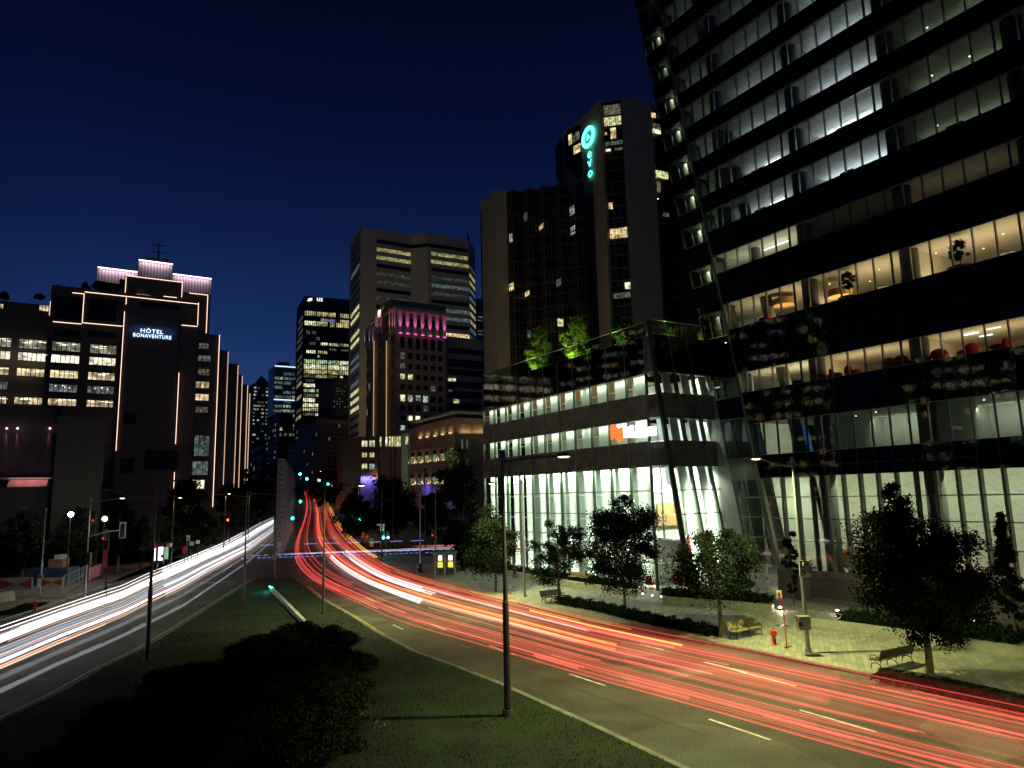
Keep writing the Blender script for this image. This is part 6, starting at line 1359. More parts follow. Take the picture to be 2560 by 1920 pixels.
# benches
def bench(px0,px1,label,wm,faceflip=1,L=1.9,gr='slatted park benches'):
    a_=G(*px0,.15); b_=G(*px1,.15); u=_n(b_-a_); u[2]=0; u=_n(u); c=(a_+b_)/2; n=np.array([-u[1],u[0],0])*faceflip
    t=thing('park_bench',label,'bench',tuple(c),0,gr); P=lambda s,d,z:tuple(u*s+n*d+ZV*z)
    L=np.linalg.norm(b_-a_)
    for k in range(5):
        mb=MB(); d0=.02+k*.1; q=[P(-L/2,d0,.43),P(L/2,d0,.43),P(L/2,d0+.085,.44),P(-L/2,d0+.085,.44)]; mb.hexa(q+[tuple(np.array(x)+ZV*.03) for x in q]); part('seat_slat',mb,wm,t)
    for k in range(5):
        mb=MB(); z=.5+k*.085; d=-.02-k*.03; q=[P(-L/2,d,z),P(L/2,d,z),P(L/2,d+.03,z),P(-L/2,d+.03,z)]; mb.hexa(q+[tuple(np.array(x)+ZV*.075-n*.02) for x in q]); part('back_slat',mb,wm,t)
    for s in (-L/2+.12,0,L/2-.12):
        mb=MB(); 
        for pts in ([P(s,.5,.43),P(s,.46,.25),P(s,.53,0)],[P(s,-.0,.42),P(s,.04,.25),P(s,-.08,0)],[P(s,.5,.42),P(s,0,.42),P(s,-.16,.95)],[P(s,.46,.25),P(s,.25,.33),P(s,.04,.25)],[P(s,.0,.45),P(s,.25,.66),P(s,.52,.62),P(s,.5,.43)]): mb.tube(pts,.022,5)
        part('iron_frame',mb,M['black'],t)
bench((1352,1508),(1405,1501),'dark bench beside the small tree at the head of the grass strip',M['woodd'],-1)
bench((1822,1598),(1890,1583),'pale slatted bench under the leafy tree, left of the hydrant',M['woodl'],-1)
bench((2200,1678),(2285,1657),'dark bench seen from behind on the lit paving at the lower right',M['woodd'],1)
# granite walls
def gwall(pts,h,label,w_=.5):
    P=[G(x,y,.15) for x,y in pts]; t=thing('granite_wall',label,'low wall',tuple(P[0]))
    for i in range(len(P)-1):
        a_,b_=P[i],P[i+1]; L=np.linalg.norm(b_-a_); n=max(1,int(L/2.4)); nn=np.array([-(b_-a_)[1],(b_-a_)[0]])/L
        if nn[1]<0: nn=-nn
        for k in range(n):
            q0=a_+(b_-a_)*(k/n); q1=a_+(b_-a_)*((k+.995)/n); wpart('stone_block',MB().wbox(q0,q1,nn,0,w_,.14,.15+h),M['planter'],t)
gwall([(1180,1422),(1353,1456),(1478,1476),(1585,1492)],.5,'long low granite wall in front of the hedge by the pavilion')
gwall([(1657,1509),(1796,1518),(1930,1530)],.45,'short granite wall below the glass corner')
gwall([(2029,1565),(2161,1583),(2266,1598),(2400,1620),(2560,1645),(2700,1672)],.45,'granite planter wall along the lit paving at the right')
for i,(x0,x1,y0,y1,lb_) in enumerate([(830,918,1238,1243,'left wooden seat on the long granite wall'),(925,1010,1250,1256,'right wooden seat on the long granite wall')]):
    a_=G(1180+x0*.28933,1100+y0*.28933,.15); b_=G(1180+x1*.28933,1100+y1*.28933,.15); nn=_n(np.array([-(b_-a_)[1],(b_-a_)[0]])); nn=nn if nn[1]>0 else -nn
    t=thing('wall_seat',lb_,'bench',tuple(a_),0,'wooden seats on the wall'); wpart('seat_board',MB().wbox(a_,b_,nn,.05,.5,.78,.83),M['woodl'],t); wpart('seat_back',MB().wbox(a_,b_,nn,.5,.56,.7,1.2),M['woodl'],t)
# ground floodlights
fm=glowmat('floodlight_lens',(1,.95,.75),14,False)
FLW=['under the leafy tree beside the pale bench','just behind the red hydrant sign post','right of the lit lamp pole','under the large dark tree, left one','in the planting bed at the right']
for i,(x,y) in enumerate([(1779,1515),(1950,1526),(2093,1534),(2258,1546),(2435,1560)]):
    p=G(x,y,.15); t=thing('ground_floodlight','small bright floodlight '+FLW[i],'floodlight',tuple(p),0,'floodlights along the plinth'); part('housing',MB().lathe((0,0,0),[(.10,0),(.14,.12),(.14,.2)],10),M['darkmetal'],t); part('lens',MB().sphere((0,-.05,.22),(.11,.10,.09,.05,.06)[i],6,(1.3,1,.7)),fm,t)
    l=bpy.data.lights.new('flood_light','POINT'); l.energy=(45,45,40,10,10)[i]; l.color=(1,.9,.65); l.shadow_soft_size=.1; o=bpy.data.objects.new('flood_light',l); C.objects.link(o); o.location=(0,-.25,.4); o.parent=t
for i,(x,y) in enumerate([(1604,1494),(1628,1498),(1650,1501)]):
    p=G(x,y,.15); t=thing('step_light','tiny step light, %s of three by the ramp'%['left','middle','right'][i],'step light',tuple(p),0,'step lights by the ramp'); part('post',MB().tube([(0,0,0),(0,0,1.0)],.02,5),M['darkmetal'],t); part('lens',MB().sphere((.1,0,.3),.06,5),fm,t)
# bike racks
for i,(x0,y0,x1,y1,lb_) in enumerate([(1200,1467,1226,1472,'steel ring bicycle rack under the first leafy tree'),(1256,1482,1285,1486,'steel ring bicycle rack behind the near bronze pole')]):
    a_=G(x0,y0,.15); b_=G(x1,y1,.15); t=thing('bicycle_rack',lb_,'bicycle rack',tuple(a_),0,'ring bicycle racks')
    for k in range(4):
        c=(b_-a_)*(k/3.); part('ring',MB().tube([(c[0]+.38*math.cos(q),c[1]+.1*math.cos(q),.42+.4*math.sin(q)) for q in np.linspace(0,6.283,17)],.022,5,False),M['poleg'],t)
# bus shelter
p0=G(1086,1444,.15); p1=G(1134,1446,.15); t=thing('bus_shelter','glass bus shelter with a green roof and two lit yellow posters','bus shelter',tuple(p0)); w_=p1[0]-p0[0]
u=np.array([1,0.05,0]); hS=hgt(1086,1385,p0)-.15
mb=MB()
for x in (0,w_/2,w_):
    for y in (0,1.3): mb.box(x-.04,x+.04,y-.04,y+.04,0,hS)
mb.box(-.05,w_+.05,-.05,.03,hS-.1,hS+.0).box(-.05,w_+.05,1.3,1.38,.3,.38); part('frame',mb,M['poleg'],t)
part('glass_panel',MB().box(0,w_,1.28,1.3,.1,hS-.1).box(w_-.01,w_+.01,0,1.3,.1,hS-.1),M['glass'],t); part('roof',MB().box(-.2,w_+.2,-.35,1.6,hS,hS+.18),mat('green_roof',(.10,.16,.10),.6,nscale=2),t)
pm=mat('poster_yellow',(.6,.55,.05),.5,emis=(.95,.9,.12),es=.9); pw_=mat('poster_white',(.8,.8,.7),.5,emis=(1,1,.7),es=2.2)
for x in (.22,w_*.62): a=part('poster_case',MB().box(x,x+.65,.9,1.1,.9,hS-.15),M['mulld'],t); part('poster',MB().box(x+.05,x+.6,.86,.9,.95,1.55),pm,t); part('poster_light',MB().box(x+.12,x+.52,.85,.9,1.7,hS-.25),pw_,t)
part('seat',MB().box(w_*.55,w_-.2,.7,1.1,.42,.47),M['darkmetal'],t)
p=G(1050,1432,.15); t=thing('litter_bin','dark litter bin left of the bus shelter','bin',tuple(p)); part('bin_body',MB().lathe((0,0,0),[(.26,0),(.3,.5),(.3,.85)],12),M['black'],t); part('bin_rim',MB().lathe((0,0,.85),[(.32,0),(.32,.06),(.2,.1)],12),M['darkmetal'],t)
# person seated on the wall end
p=G(1287,1446,.15); t=thing('person','person in a dark top sitting on the low wall behind the lamp poles','person',tuple(p))
def skinfig(name,verts,edges,rads,m,parent):
    me=bpy.data.meshes.new(name); me.from_pydata(verts,edges,[]); o=bpy.data.objects.new(name,me); C.objects.link(o); o.parent=parent; me.materials.append(m)
    md=o.modifiers.new('s','SKIN'); 
    for i,r in enumerate(rads): me.skin_vertices[0].data[i].radius=(r,r)
    me.skin_vertices[0].data[0].use_root=True; s=o.modifiers.new('u','SUBSURF'); s.levels=1; s.render_levels=1; return o
V_=[(0,0,.62),(0,0,.85),(0,.0,1.1),(0,-.02,1.22),(0,-.03,1.32),(0,-.04,1.42),(-.1,0,.6),(-.12,-.4,.6),(-.12,-.42,.15),(-.12,-.55,.08),(.1,0,.6),(.12,-.4,.6),(.12,-.42,.15),(.12,-.55,.08),(-.19,0,1.1),(-.24,-.05,.85),(-.15,-.28,.72),(.19,0,1.1),(.24,-.05,.85),(.15,-.28,.72)]
E_=[(0,1),(1,2),(2,3),(3,4),(4,5),(0,6),(6,7),(7,8),(8,9),(0,10),(10,11),(11,12),(12,13),(2,14),(14,15),(15,16),(2,17),(17,18),(18,19)]
skinfig('body',V_,E_,[.15,.14,.15,.06,.09,.09,.09,.075,.05,.04,.09,.075,.05,.04,.06,.045,.035,.06,.045,.035],mat('dark_clothes',(.05,.03,.035),.8,nscale=5),t)
part('head',MB().sphere((0,-.05,1.38),.10,8,(.85,.95,1.15)),mat('skin',(.4,.24,.18),.6,nscale=8),t,True); part('hair',MB().sphere((0,-.01,1.43),.11,8,(.9,.95,.95)),M['black'],t,True)
# ================================================================ TRAFFIC SIGNALS
TEAL=(.02,.95,.72); tealm=glowmat('signal_green',TEAL,22,False); redm=glowmat('signal_red',(1,.06,.02),10,False); whm=glowmat('signal_white',(.8,.95,1),9,False)
def signal(px,py,Y,label,m=tealm,r=.22,pole=True,side=.35,glow=60,col=TEAL,cat='traffic signal',dark=2):
    c=atY(px,py,Y); z=terr(Y); t=thing('traffic_signal',label,cat,(c[0],c[1]+.3,z),0,'traffic signals'); h=c[2]-z
    part('housing',MB().box(-.2,.2,-.2,.1,h-.25,h+.9),M['mulld'],t)
    part('lens',MB().sphere((0,-.25,h),r,8,(1,.5,1)),m,t)
    for k in (1,2): part('dark_lens',MB().sphere((0,-.2,h+.35*k-.02),.11,6,(1,.4,1)),M['black'],t)
    if pole: part('pole',MB().tube([(side,.1,0),(side,.1,h+.9)],[.09,.06],8).tube([(side,.1,h+.4),(0,.1,h+.4)],.04,5),M['darkmetal'],t)
    if glow:
        l=bpy.data.lights.new('signal_glow','POINT'); l.energy=glow; l.color=col; l.shadow_soft_size=.2; o=bpy.data.objects.new('signal_glow',l); C.objects.link(o); o.location=(0,-.8,h); o.parent=t
for a in [(750,1185,330,'highest green signal up the hill beside the black tower',tealm,.55),(767,1197,290,'green signal up the hill, second from the top',tealm,.5),(798,1200,270,'green signal below the beige stone block',tealm,.45),(820,1210,235,'green signal left of the blue lit doors',tealm,.42),
    (751,1254,175,'green signal above the left end of the red trails',tealm,.3),(731,1296,150,'green signal right of the lattice sculpture with a small plate below',tealm,.28),(857,1273,160,'green signal in front of the orange lit tree',tealm,.25),(900,1298,140,'large bright green signal beside the yellow blinking trails',tealm,.26),(958,1344,112,'green signal nearest the crossing, next to a white walk light',tealm,.22)]: signal(*a)
signal(970,1344,112,'white walk light right of the nearest green signal',whm,.16,glow=20,col=(.8,.9,1),cat='walk signal',side=-.3)
signal(383,1363,86,'red signal beside the lit advertising panel',redm,.12,glow=18,col=(1,.1,.05)); signal(383.5,1369,86.2,'lower red lens beside the lit advertising panel',redm,.1,glow=0,pole=False)
signal(569,1300,140,'red signal far up the left sidewalk',redm,.2,glow=30,col=(1,.1,.05)); signal(1081,1338,104,'dim red hand signal on the mast left of the pavilion',glowmat('dim_red',(1,.06,.03),1.,False),.14,glow=0)
signal(231,1301,70,'dim red hand signal on the left lamp pole',bpy.data.materials['dim_red'],.1,glow=0,pole=False); signal(257,1346,72,'dim red hand signal on the black post by the red banner',bpy.data.materials['dim_red'],.1,glow=0)
# mast arm signal seen from its back, on the left
pL=G(211,1494,.15); YL_=pL[1]; t=thing('signal_arm','white rimmed signal head on a thin arm at the left','traffic signal',tuple(pL))
a0=atY(*z2s(775,1180),YL_); a1=atY(*z2s(1058,1124),YL_); wpart('arm',MB().tube([a0,(a0+a1)/2+ZV*.15,a1],[.045,.035,.03],6),M['poleg'],t)
flat('backplate',1028,1055,1085,1195,YL_-.05,M['white'],t,.04,prj=z2s); flat('housing',1041,1066,1072,1186,YL_-.1,M['black'],t,.12,prj=z2s)
mb=MB()
for y in (1075,1095,1115,1135,1155,1175): q=atY(*z2s(1056,y),YL_-.28); mb.sphere(q,.05,5)
wpart('signal_lens',mb,M['conc'],t); flat('rear_signal',757,1318,790,1420,YL_-.15,M['mulld'],t,.3,prj=z2s)
# dark masts
def mast(bx,by,tx,ty,label,m='darkmetal',r=.12,extra=None,Y=None):
    p=G(bx,by,.1) if Y is None else np.array([*atY(bx,by,Y)[:2],terr(Y)]); h=hgt(tx,ty,p)-p[2]; t=thing('mast',label,'pole',tuple(p),0,'bare masts'); part('pole',MB().tube([(0,0,0),(0,0,h)],[r,r*.6],8),M[m],t); part('pole_base',MB().tube([(0,0,0),(0,0,.3)],[r*1.7,r*1.5],8),M[m],t)
mast(392,1416,398,1222,'dark brown mast beside the lit advertising panel',r=.16); mast(235,1420,238,1250,'thin black post right of the left lamp pole',r=.07); mast(468,1390,470,1240,'reddish brown mast among the small orange lit trees',r=.14)
mast(1051,1428,1050,1230,'tall grey signal mast left of the bus shelter','poleg',r=.1); mast(1090,1372,1090,1220,'second grey mast behind the bus shelter','poleg',r=.09,); mast(954,1395,954,1215,'brown mast behind the big dark tree',r=.12)
for i,x in enumerate((1051,1067,1082)): 
    P=atY(x,1300,150); t=thing('flagpole',['left','middle','right'][i]+' thin flagpole before the low brick building','flagpole',(P[0],P[1],terr(150)),0,'thin flagpoles'); h=hgt(x,1172,P)-terr(150); part('pole',MB().tube([(0,0,0),(0,0,h)],[.12,.05],6),M['darkmetal'],t); part('finial',MB().sphere((0,0,h),.14,5),M['darkmetal'],t)
# ================================================================ LATTICE SCULPTURE
for k in range(10):
    f=k/9.; xb0=689+ f*37; xb1=705+f*30; yb=1388-f*78; yt=1148+ f*34*(1 if f>.2 else .6)
    Yk=112+ (1-(1-f)**1.0)*62; a_=atY(xb0,yb,Yk); b_=atY(xb1,yb,Yk); z=terr(Yk); zt=atY(xb0,yt,Yk)[2]; w_=b_[0]-a_[0]
    if k==0: scl=thing('lattice_sculpture','tall metal lattice sculpture of stacked square frames receding along the median','sculpture',(a_[0],a_[1],z))
    mb=MB(); n=int((zt-z)/(.9 if k<3 else 1.7)); tb=.055 if k<4 else .035
    for i in range(3): x=a_[0]+w_*i/2; mb.box(x-tb,x+tb,a_[1]-.05,a_[1]+.05,z,zt)
    for i in range(n+1): zz=z+(zt-z)*i/n; mb.box(a_[0],b_[0],a_[1]-.04,a_[1]+.04,zz-tb,zz+tb)
    wpart('lattice_frame',mb,mat('lattice_steel',(.34,.31,.30),.5,metal=.3,nscale=2) if k==0 else bpy.data.materials['lattice_steel'],scl)
struct('median',MB().prism([tuple(G(x,y)[:2]) for x,y in [(688,1398),(712,1396),(748,1300),(752,1255),(742,1250),(715,1290)]],-.02,.2),M['curb']) if False else None
# small signs at the island tip
Z4=S4
for i,(x0,y0,x1,y1,mm,lb_) in enumerate([(465,1272,500,1306,'wh','small red and white plate on the island tip lamp'),(455,1322,495,1358,'tl','round symbol sign with painted teal light on the island tip lamp'),(458,1362,495,1408,'wh','white arrow sign on the island tip lamp'),(415,1470,455,1520,'cr','pale plate low on the island tip lamp')]):
    Y=G(686,1446)[1]+.1-.25; c=atY(*Z4((x0+x1)/2,y1),Y); t=thing('road_sign',lb_,'sign',tuple(c),0,'signs on the island tip'); flat('plate',x0,y0,x1,y1,Y,{'wh':M['white'],'tl':mat('teal_light_plate',(.3,.6,.55),.5,nscale=2),'cr':M['conc']}[mm],t,.03,prj=Z4)  # teal light on the white round sign is put into its plate colour
    if i==2: 
        q=atY(*Z4(476,1398),Y-.06); wpart('arrow',MB().tube([(q[0]-.1,q[1],q[2]),(q[0]-.1,q[1],q[2]+.4),(q[0]+.12,q[1],q[2]+.5)],.03,4),M['black'],t)
    if i==1:
        q=atY(*Z4(475,1340),Y-.06); wpart('ring',MB().tube([(q[0]+.2*math.cos(a),q[1],q[2]+.2*math.sin(a)) for a in np.linspace(0,6.283,13)],.03,4,False),M['black'],t)
    if i==0: flat('red_field',468,1278,497,1300,Y-.04,M['red'],t,.01,prj=Z4)
for i,(x0,y0,x1,y1,lb_) in enumerate([(1350,1222,1385,1272,'round arrow sign on the brown mast beyond the crossing'),(1320,1210,1390,1224,'street name plate on the brown mast beyond the crossing')]):
    Y=112; c=atY(*Z4((x0+x1)/2,y1),Y); t=thing('road_sign',lb_,'sign',tuple(c),0,'signs beyond the crossing'); flat('plate',x0,y0,x1,y1,Y,M['white'],t,.04,prj=Z4); flat('post',1364,1272,1370,1470,Y+.1,M['darkmetal'],t,.08,prj=Z4) if i==0 else flat('bracket',1352,1224,1358,1234,Y+.05,M['darkmetal'],t,.05,prj=Z4)
# orange cones / boxes by the right far sidewalk
for i,(x,y) in enumerate([(1205,1310),(1240,1330),(1275,1360),(1275,1385)]):
    Y=118+(-i)*2; c=atY(*Z4(x,y+18),Y); z=c[2]; t=thing('work_barrel','orange roadwork barrel, number %s from the left by the far kerb'%['one','two','three','four'][i],'barrel',tuple(c),0,'orange roadwork barrels'); part('barrel_body',MB().lathe((0,0,0),[(.32,0),(.26,.4),(.24,.9),(.12,1.)],10),mat('orange_plastic',(.75,.16,.03),.5,nscale=2,emis=(1,.15,.03),es=0) if i==0 else bpy.data.materials['orange_plastic'],t); part('white_band',MB().lathe((0,0,.5),[(.27,0),(.26,.15)],10),M['white'],t)
# ================================================================ TEAL LIT BEAM ON THE LAWN
a_=G(677,1475,.16); b_=G(764,1567,.16); t=thing('low_beam','long low pale beam on the lawn, lit teal at its far end','low wall',tuple(a_)); nn=np.array([.95,-.3]); 
wpart('beam',MB().wbox(a_,b_,nn,-.16,.16,.16,.52),mat('pale_beam',(.55,.58,.55),.5,nscale=2),t)
wpart('foot',MB().wbox(a_+(b_-a_)*.1,a_+(b_-a_)*.14,nn,-.22,.22,.14,.3),M['conc'],t)
l=bpy.data.lights.new('beam_light','POINT'); l.energy=110; l.color=(.02,.9,.8); l.shadow_soft_size=.08; o=bpy.data.objects.new('beam_light',l); C.objects.link(o); o.location=tuple(a_+np.array([.35,-1.0,.42]))
wpart('end_lamp',MB().sphere(a_+np.array([0,-.35,.38]),.07,6),glowmat('teal_lamp',(.1,1,.9),8,False),t)
# ================================================================ LEFT SIDEWALK THINGS
Z3=lambda x,y:(x*.36166,1320+y*.36166)
cream=mat('banner_cream',(.42,.40,.30),.8,nscale=3); redb=mat('banner_red',(.42,.05,.03),.8,nscale=3)
for i,(x0,y0,x1,y1,lb_) in enumerate([(0,345,220,430,'left roadwork banner with a red bow tie pattern'),(285,345,430,408,'right roadwork banner with a red bow tie pattern')]):
    Y=G(*Z3((x0+x1)/2,470),.14)[1]; c=atY(*Z3((x0+x1)/2,y1),Y); t=thing('banner_fence',lb_,'banner',(c[0],c[1],.14),0,'banner fences at the left'); flat('banner',x0,y0,x1,y1,Y,cream,t,.03,prj=Z3)
    for s in (0,1):
        xa,xb=(x0+4,(x0+x1)/2-6) if s==0 else (x1-4,(x0+x1)/2+6); P=[atY(*Z3(*q),Y-.05) for q in ((xa,y0+8),(xa,y1-8),(xb,(y0+y1)/2))]; mb=MB().add([tuple(p) for p in P]+[tuple(p+np.array([0,.02,0])) for p in P],[(0,1,2),(5,4,3),(0,3,4,1),(1,4,5,2),(2,5,3,0)]); wpart('red_triangle',mb,redb,t)
    mb=MB()
    for k in range(5): q=atY(*Z3(x0+(x1-x0)*k/4,y1),Y); mb.tube([(q[0],q[1]+.06,.14),(q[0],q[1]+.06,atY(*Z3(x0,y0),Y)[2])],.025,5)
    wpart('fence_post',mb,M['poleg'],t)
def mesh_fence(pts,h,label,m,n=14):
    P=[G(*Z3(*q),.14) for q in pts]; t=thing('mesh_fence',label,'fence',tuple(P[0]),0,'temporary fences at the left'); mb=MB(); a_,b_=P
    for k in range(n+1): q=a_+(b_-a_)*k/n; mb.tube([(q[0],q[1],.14),(q[0],q[1],h)],.012 if k%4 else .03,4)
    for z in (.25,h/2,h): mb.tube([(a_[0],a_[1],z),(b_[0],b_[1],z)],.025,4)
    wpart('wire_panel',mb,m,t)
mesh_fence([(435,460),(560,385)],1.9,'wire fence panel running back from the right banner',M['poleg']); mesh_fence([(560,385),(610,350)],1.9,'farther wire fence panel by the pink netting',M['poleg'])
a_=G(*Z3(612,375),.14); b_=G(*Z3(700,335),.14); t=thing('netting_fence','fence draped with pink red netting','fence',tuple(a_)); nn=_n(np.array([-(b_-a_)[1],(b_-a_)[0]])); wpart('netting',MB().wbox(a_,b_,nn,0,.03,.3,1.7),mat('pink_netting',(.38,.10,.12),.8,nscale=6,namt=.5),t); wpart('fence_post',MB().tube([a_,a_+ZV*1.9],.04,5).tube([b_,b_+ZV*1.9],.04,5),M['poleg'],t)
Y=62; c=atY(*Z3(728,280),Y); t=thing('feather_flag','tall red feather flag with dark lettering','flag',(c[0],c[1],.14)); P=[atY(*Z3(*q),Y) for q in ((710,272),(745,270),(744,150),(735,142),(716,155))]
mb=MB(); n=5; mb.add([tuple(p) for p in P]+[tuple(p+np.array([0,.03,0])) for p in P],[tuple(range(n)),tuple(range(2*n-1,n-1,-1))]+[(i,(i+1)%n,(i+1)%n+n,i+n) for i in range(n)]); wpart('cloth',mb,mat('flag_red',(.62,.04,.04),.7,nscale=3,emis=(1,.05,.05),es=0),t); wpart('pole',MB().tube([(P[1][0]+.05,P[1][1],.14),(P[2][0]+.05,P[2][1],P[2][2])],.03,5),M['darkmetal'],t); wpart('base',MB().cyl(P[1][0],P[1][1],.14,.22,.4,n=10),M['black'],t)
spot('flag_light',tuple(c+np.array([1.5,-4,3])),(-.3,.9,.1),160,(1,.9,.8),50,.6).parent=None
c0_=atY(*Z3(85,340),80); c1_=atY(*Z3(458,340),80); t=thing('site_container','long dark blue corrugated container behind the banners','container',tuple(c0_)); zt=atY(*Z3(200,284),80)[2]
mb=MB(); L=c1_[0]-c0_[0]; n=int(L/.3)
for k in range(n): mb.box(c0_[0]+L*k/n,c0_[0]+L*(k+.55)/n,80-.06,80.02,.2,zt-.1)
wpart('ribs',mb,mat('blue_steel',(.03,.055,.09),.5,nscale=1),t); wpart('body',MB().box(c0_[0],c1_[0],80,82.4,.15,zt),bpy.data.materials['blue_steel'],t)
for i,(x0,y0,x1,y1,mm,lb_) in enumerate([(330,218,432,276,(.22,.11,.06),'brown crate standing on the blue container'),(375,186,421,216,(.35,.33,.25),'small pale box on top of the brown crate')]):
    Y=80.4+i*.2; c=atY(*Z3(x0,y1),Y); t=thing('storage_crate',lb_,'crate',tuple(c),0,'crates on the container'); a_=atY(*Z3(x0,y1),Y); b_=atY(*Z3(x1,y1),Y); zt2=atY(*Z3(x0,y0),Y)[2]; m_=mat('crate_%s'%['brown','pale'][i],mm,.8,nscale=2); wpart('crate_body',MB().box(a_[0],b_[0],Y,Y+1.2,a_[2],zt2-.05),m_,t); wpart('lid',MB().box(a_[0]-.04,b_[0]+.04,Y-.04,Y+1.24,zt2-.05,zt2),m_,t)
pB=G(99,1485,.15); t=thing('parking_sign','red topped white parking sign on the far left pole','sign',tuple(atY(*Z3(275,410),pB[1]))); flat('plate',256,326,294,412,pB[1]-.2,M['white'],t,.03,prj=Z3); flat('red_field',258,328,292,350,pB[1]-.24,M['red'],t,.01,prj=Z3)
a_=G(*Z3(-40,520),.14); b_=G(*Z3(92,500),.14); t=thing('concrete_barrier','pale concrete road barrier at the far left edge','barrier',tuple(a_)); nn=_n(np.array([-(b_-a_)[1],(b_-a_)[0]])); q=lambda p,d,z:(p[0]+nn[0]*d,p[1]+nn[1]*d,z)
wpart('barrier_body',MB().hexa([q(a_,-.3,.14),q(b_,-.3,.14),q(b_,.3,.14),q(a_,.3,.14),q(a_,-.09,1.),q(b_,-.09,1.),q(b_,.09,1.),q(a_,.09,1.)]),M['conc'],t)
# post lamps
def postlamp(px,py,Y,r,label,st,col,pw):
    c=atY(px,py,Y); t=thing('post_lamp',label,'lamp post',(c[0],c[1],.1)); h=c[2]-.1; part('pole',MB().tube([(0,0,0),(0,0,h-r)],[.07,.05],6),M['darkmetal'],t); part('globe',MB().sphere((0,0,h),r,8),glowmat('globe_light',col,st,False),t); part('collar',MB().lathe((0,0,h-r-.08),[(.12,0),(.18,.1)],8),M['darkmetal'],t)
    l=bpy.data.lights.new('globe_glow','POINT'); l.energy=pw; l.color=col; l.shadow_soft_size=r; o=bpy.data.objects.new('globe_glow',l); C.objects.link(o); o.location=(0,-r*1.5,h); o.parent=t
postlamp(177,1286,78,.26,'dazzling white post lamp at the left',45,(.9,.96,1),700); postlamp(262,1297,86,.30,'soft cream globe lamp right of the dazzling lamp',7,(1,.95,.65),250)
# lit advertising panel and shelter
Y=86; c=atY(*Z3(1095,225),Y); t=thing('advertising_panel','bright white lit advertising panel on the left sidewalk','advertising panel',(c[0],c[1],.14)); flat('case',1062,104,1130,240,Y+.1,M['black'],t,.3,prj=Z3); flat('lit_face',1092,132,1124,224,Y-.22,glowmat('ad_face',(.85,.92,1),3,False),t,.03,prj=Z3); flat('lit_side',1066,140,1073,226,Y-.22,bpy.data.materials['ad_face'],t,.03,prj=Z3); flat('route_tab',1112,185,1130,206,Y-.3,M['black'],t,.03,prj=Z3)
area('panel_glow',atY(*Z3(1095,180),Y-.5),(0,-1,-.2),1,2,60,(.9,.95,1),None,xdir=(1,0,0))
c=atY(*Z3(1148,240),Y+1); t=thing('shelter_panel','glass shelter side with a teal green poster next to the lit panel','bus shelter',(c[0],c[1],.14)); flat('poster',1134,132,1162,215,Y+1,mat('poster_green',(.2,.35,.25),.5,emis=(.5,.8,.6),es=.45,nscale=1.5),t,.05,prj=Z3); flat('frame',1132,128,1134,248,Y+1,M['poleg'],t,.1,prj=Z3); flat('roof',1100,98,1166,104,Y+.8,M['darkmetal'],t,1.,prj=Z3)
for i,(x0,y0,x1,y1,Y,lb_) in enumerate([(1150,105,1170,130,90,'small orange sign just right of the shelter'),(1172,105,1190,130,90,'small cream sign just right of the shelter'),(1288,50,1316,70,100,'upper white plate among the small trees'),(1290,74,1312,88,100,'lower white plate among the small trees'),(1310,95,1340,122,104,'white notice on a short post'),(1262,125,1288,175,97,'red topped notice beside the sidewalk'),(1355,85,1380,110,108,'white notice farther along the sidewalk'),(715*.8,0,715*.8+1,1,100,'')][:7]):
    c=atY(*Z3((x0+x1)/2,y1),Y); t=thing('notice_sign',lb_,'sign',(c[0],c[1],terr(Y)),0,'small signs along the left sidewalk'); flat('plate',x0,y0,x1,y1,Y,M['red'] if i==5 else (mat('orange_sign',(.6,.25,.06),.6,nscale=2) if i==0 else M['white']),t,.05,prj=Z3); wpart('post',MB().tube([(c[0],c[1]+.08,terr(Y)),(c[0],c[1]+.08,c[2]+.3)],.04,5),M['darkmetal'],t)
# ================================================================ THINGS SEEN INSIDE THE GLASS BUILDINGS
def inA(x,y,b): a_,z=GT.onA(x,y,b); return GT.p(a_,b,z)
for i,(x,y0,y1,yb) in enumerate([(2403,600,650,672),(2125,678,722,745)]):
    P=inA(x,yb,1.2); P[2]=22.4; hh=inA(x,y0,1.2)[2]-P[2]; tr=inA(x,y1,1.2)[2]-P[2]
    t=tree(tuple(P),hh,tr,.62,'round topped indoor tree in an orange planter, %s in the warm lounge'%['right one','left one'][i],m='leafd',n=1800,ls=.07,nclump=26,seed=80+i,rt=.03,name='potted_tree',group='potted trees in the lounge'); part('planter',MB().lathe((0,0,-.1),[(.75,0),(.85,.75),(.8,.78)],16),mat('planter_orange',(.45,.2,.07),.6,nscale=2) if i==0 else bpy.data.materials['planter_orange'],t)
for i,(x,y) in enumerate([(1960,755),(2100,733),(2300,700)][:2]):
    P=inA(x,y,2.6); t=thing('drum_pendant_lamp','wide orange drum lamp hanging in the lounge, %s one'%['left','right'][i],'pendant lamp',tuple(P),0,'drum lamps in the lounge'); part('drum_shade',MB().lathe((0,0,-.3),[(.95,0),(.95,.55)],20),mat('drum_orange',(.6,.33,.12),.6,nscale=1) if i==0 else bpy.data.materials['drum_orange'],t); part('cord',MB().tube([(0,0,.2),(0,0,1.)],.02,4),M['black'],t)
k=0
TBL=['beside the second wide column','near the right potted tree','at the right end of the lounge','near the left potted tree']
for (x,y) in [(2040,762),(2206,718),(2520,632),(2120,748)]:
    P=inA(x,y,1.1); P[2]=22.3; t=thing('round_table','small round table in the warm lounge, '+TBL[k],'table',tuple(P),0,'lounge tables'); part('table_top',MB().lathe((0,0,.78),[(.5,0),(.5,.04)],14),M['darkmetal'],t); part('leg',MB().lathe((0,0,0),[(.22,0),(.03,.05),(.03,.78)],8),M['darkmetal'],t); k+=1
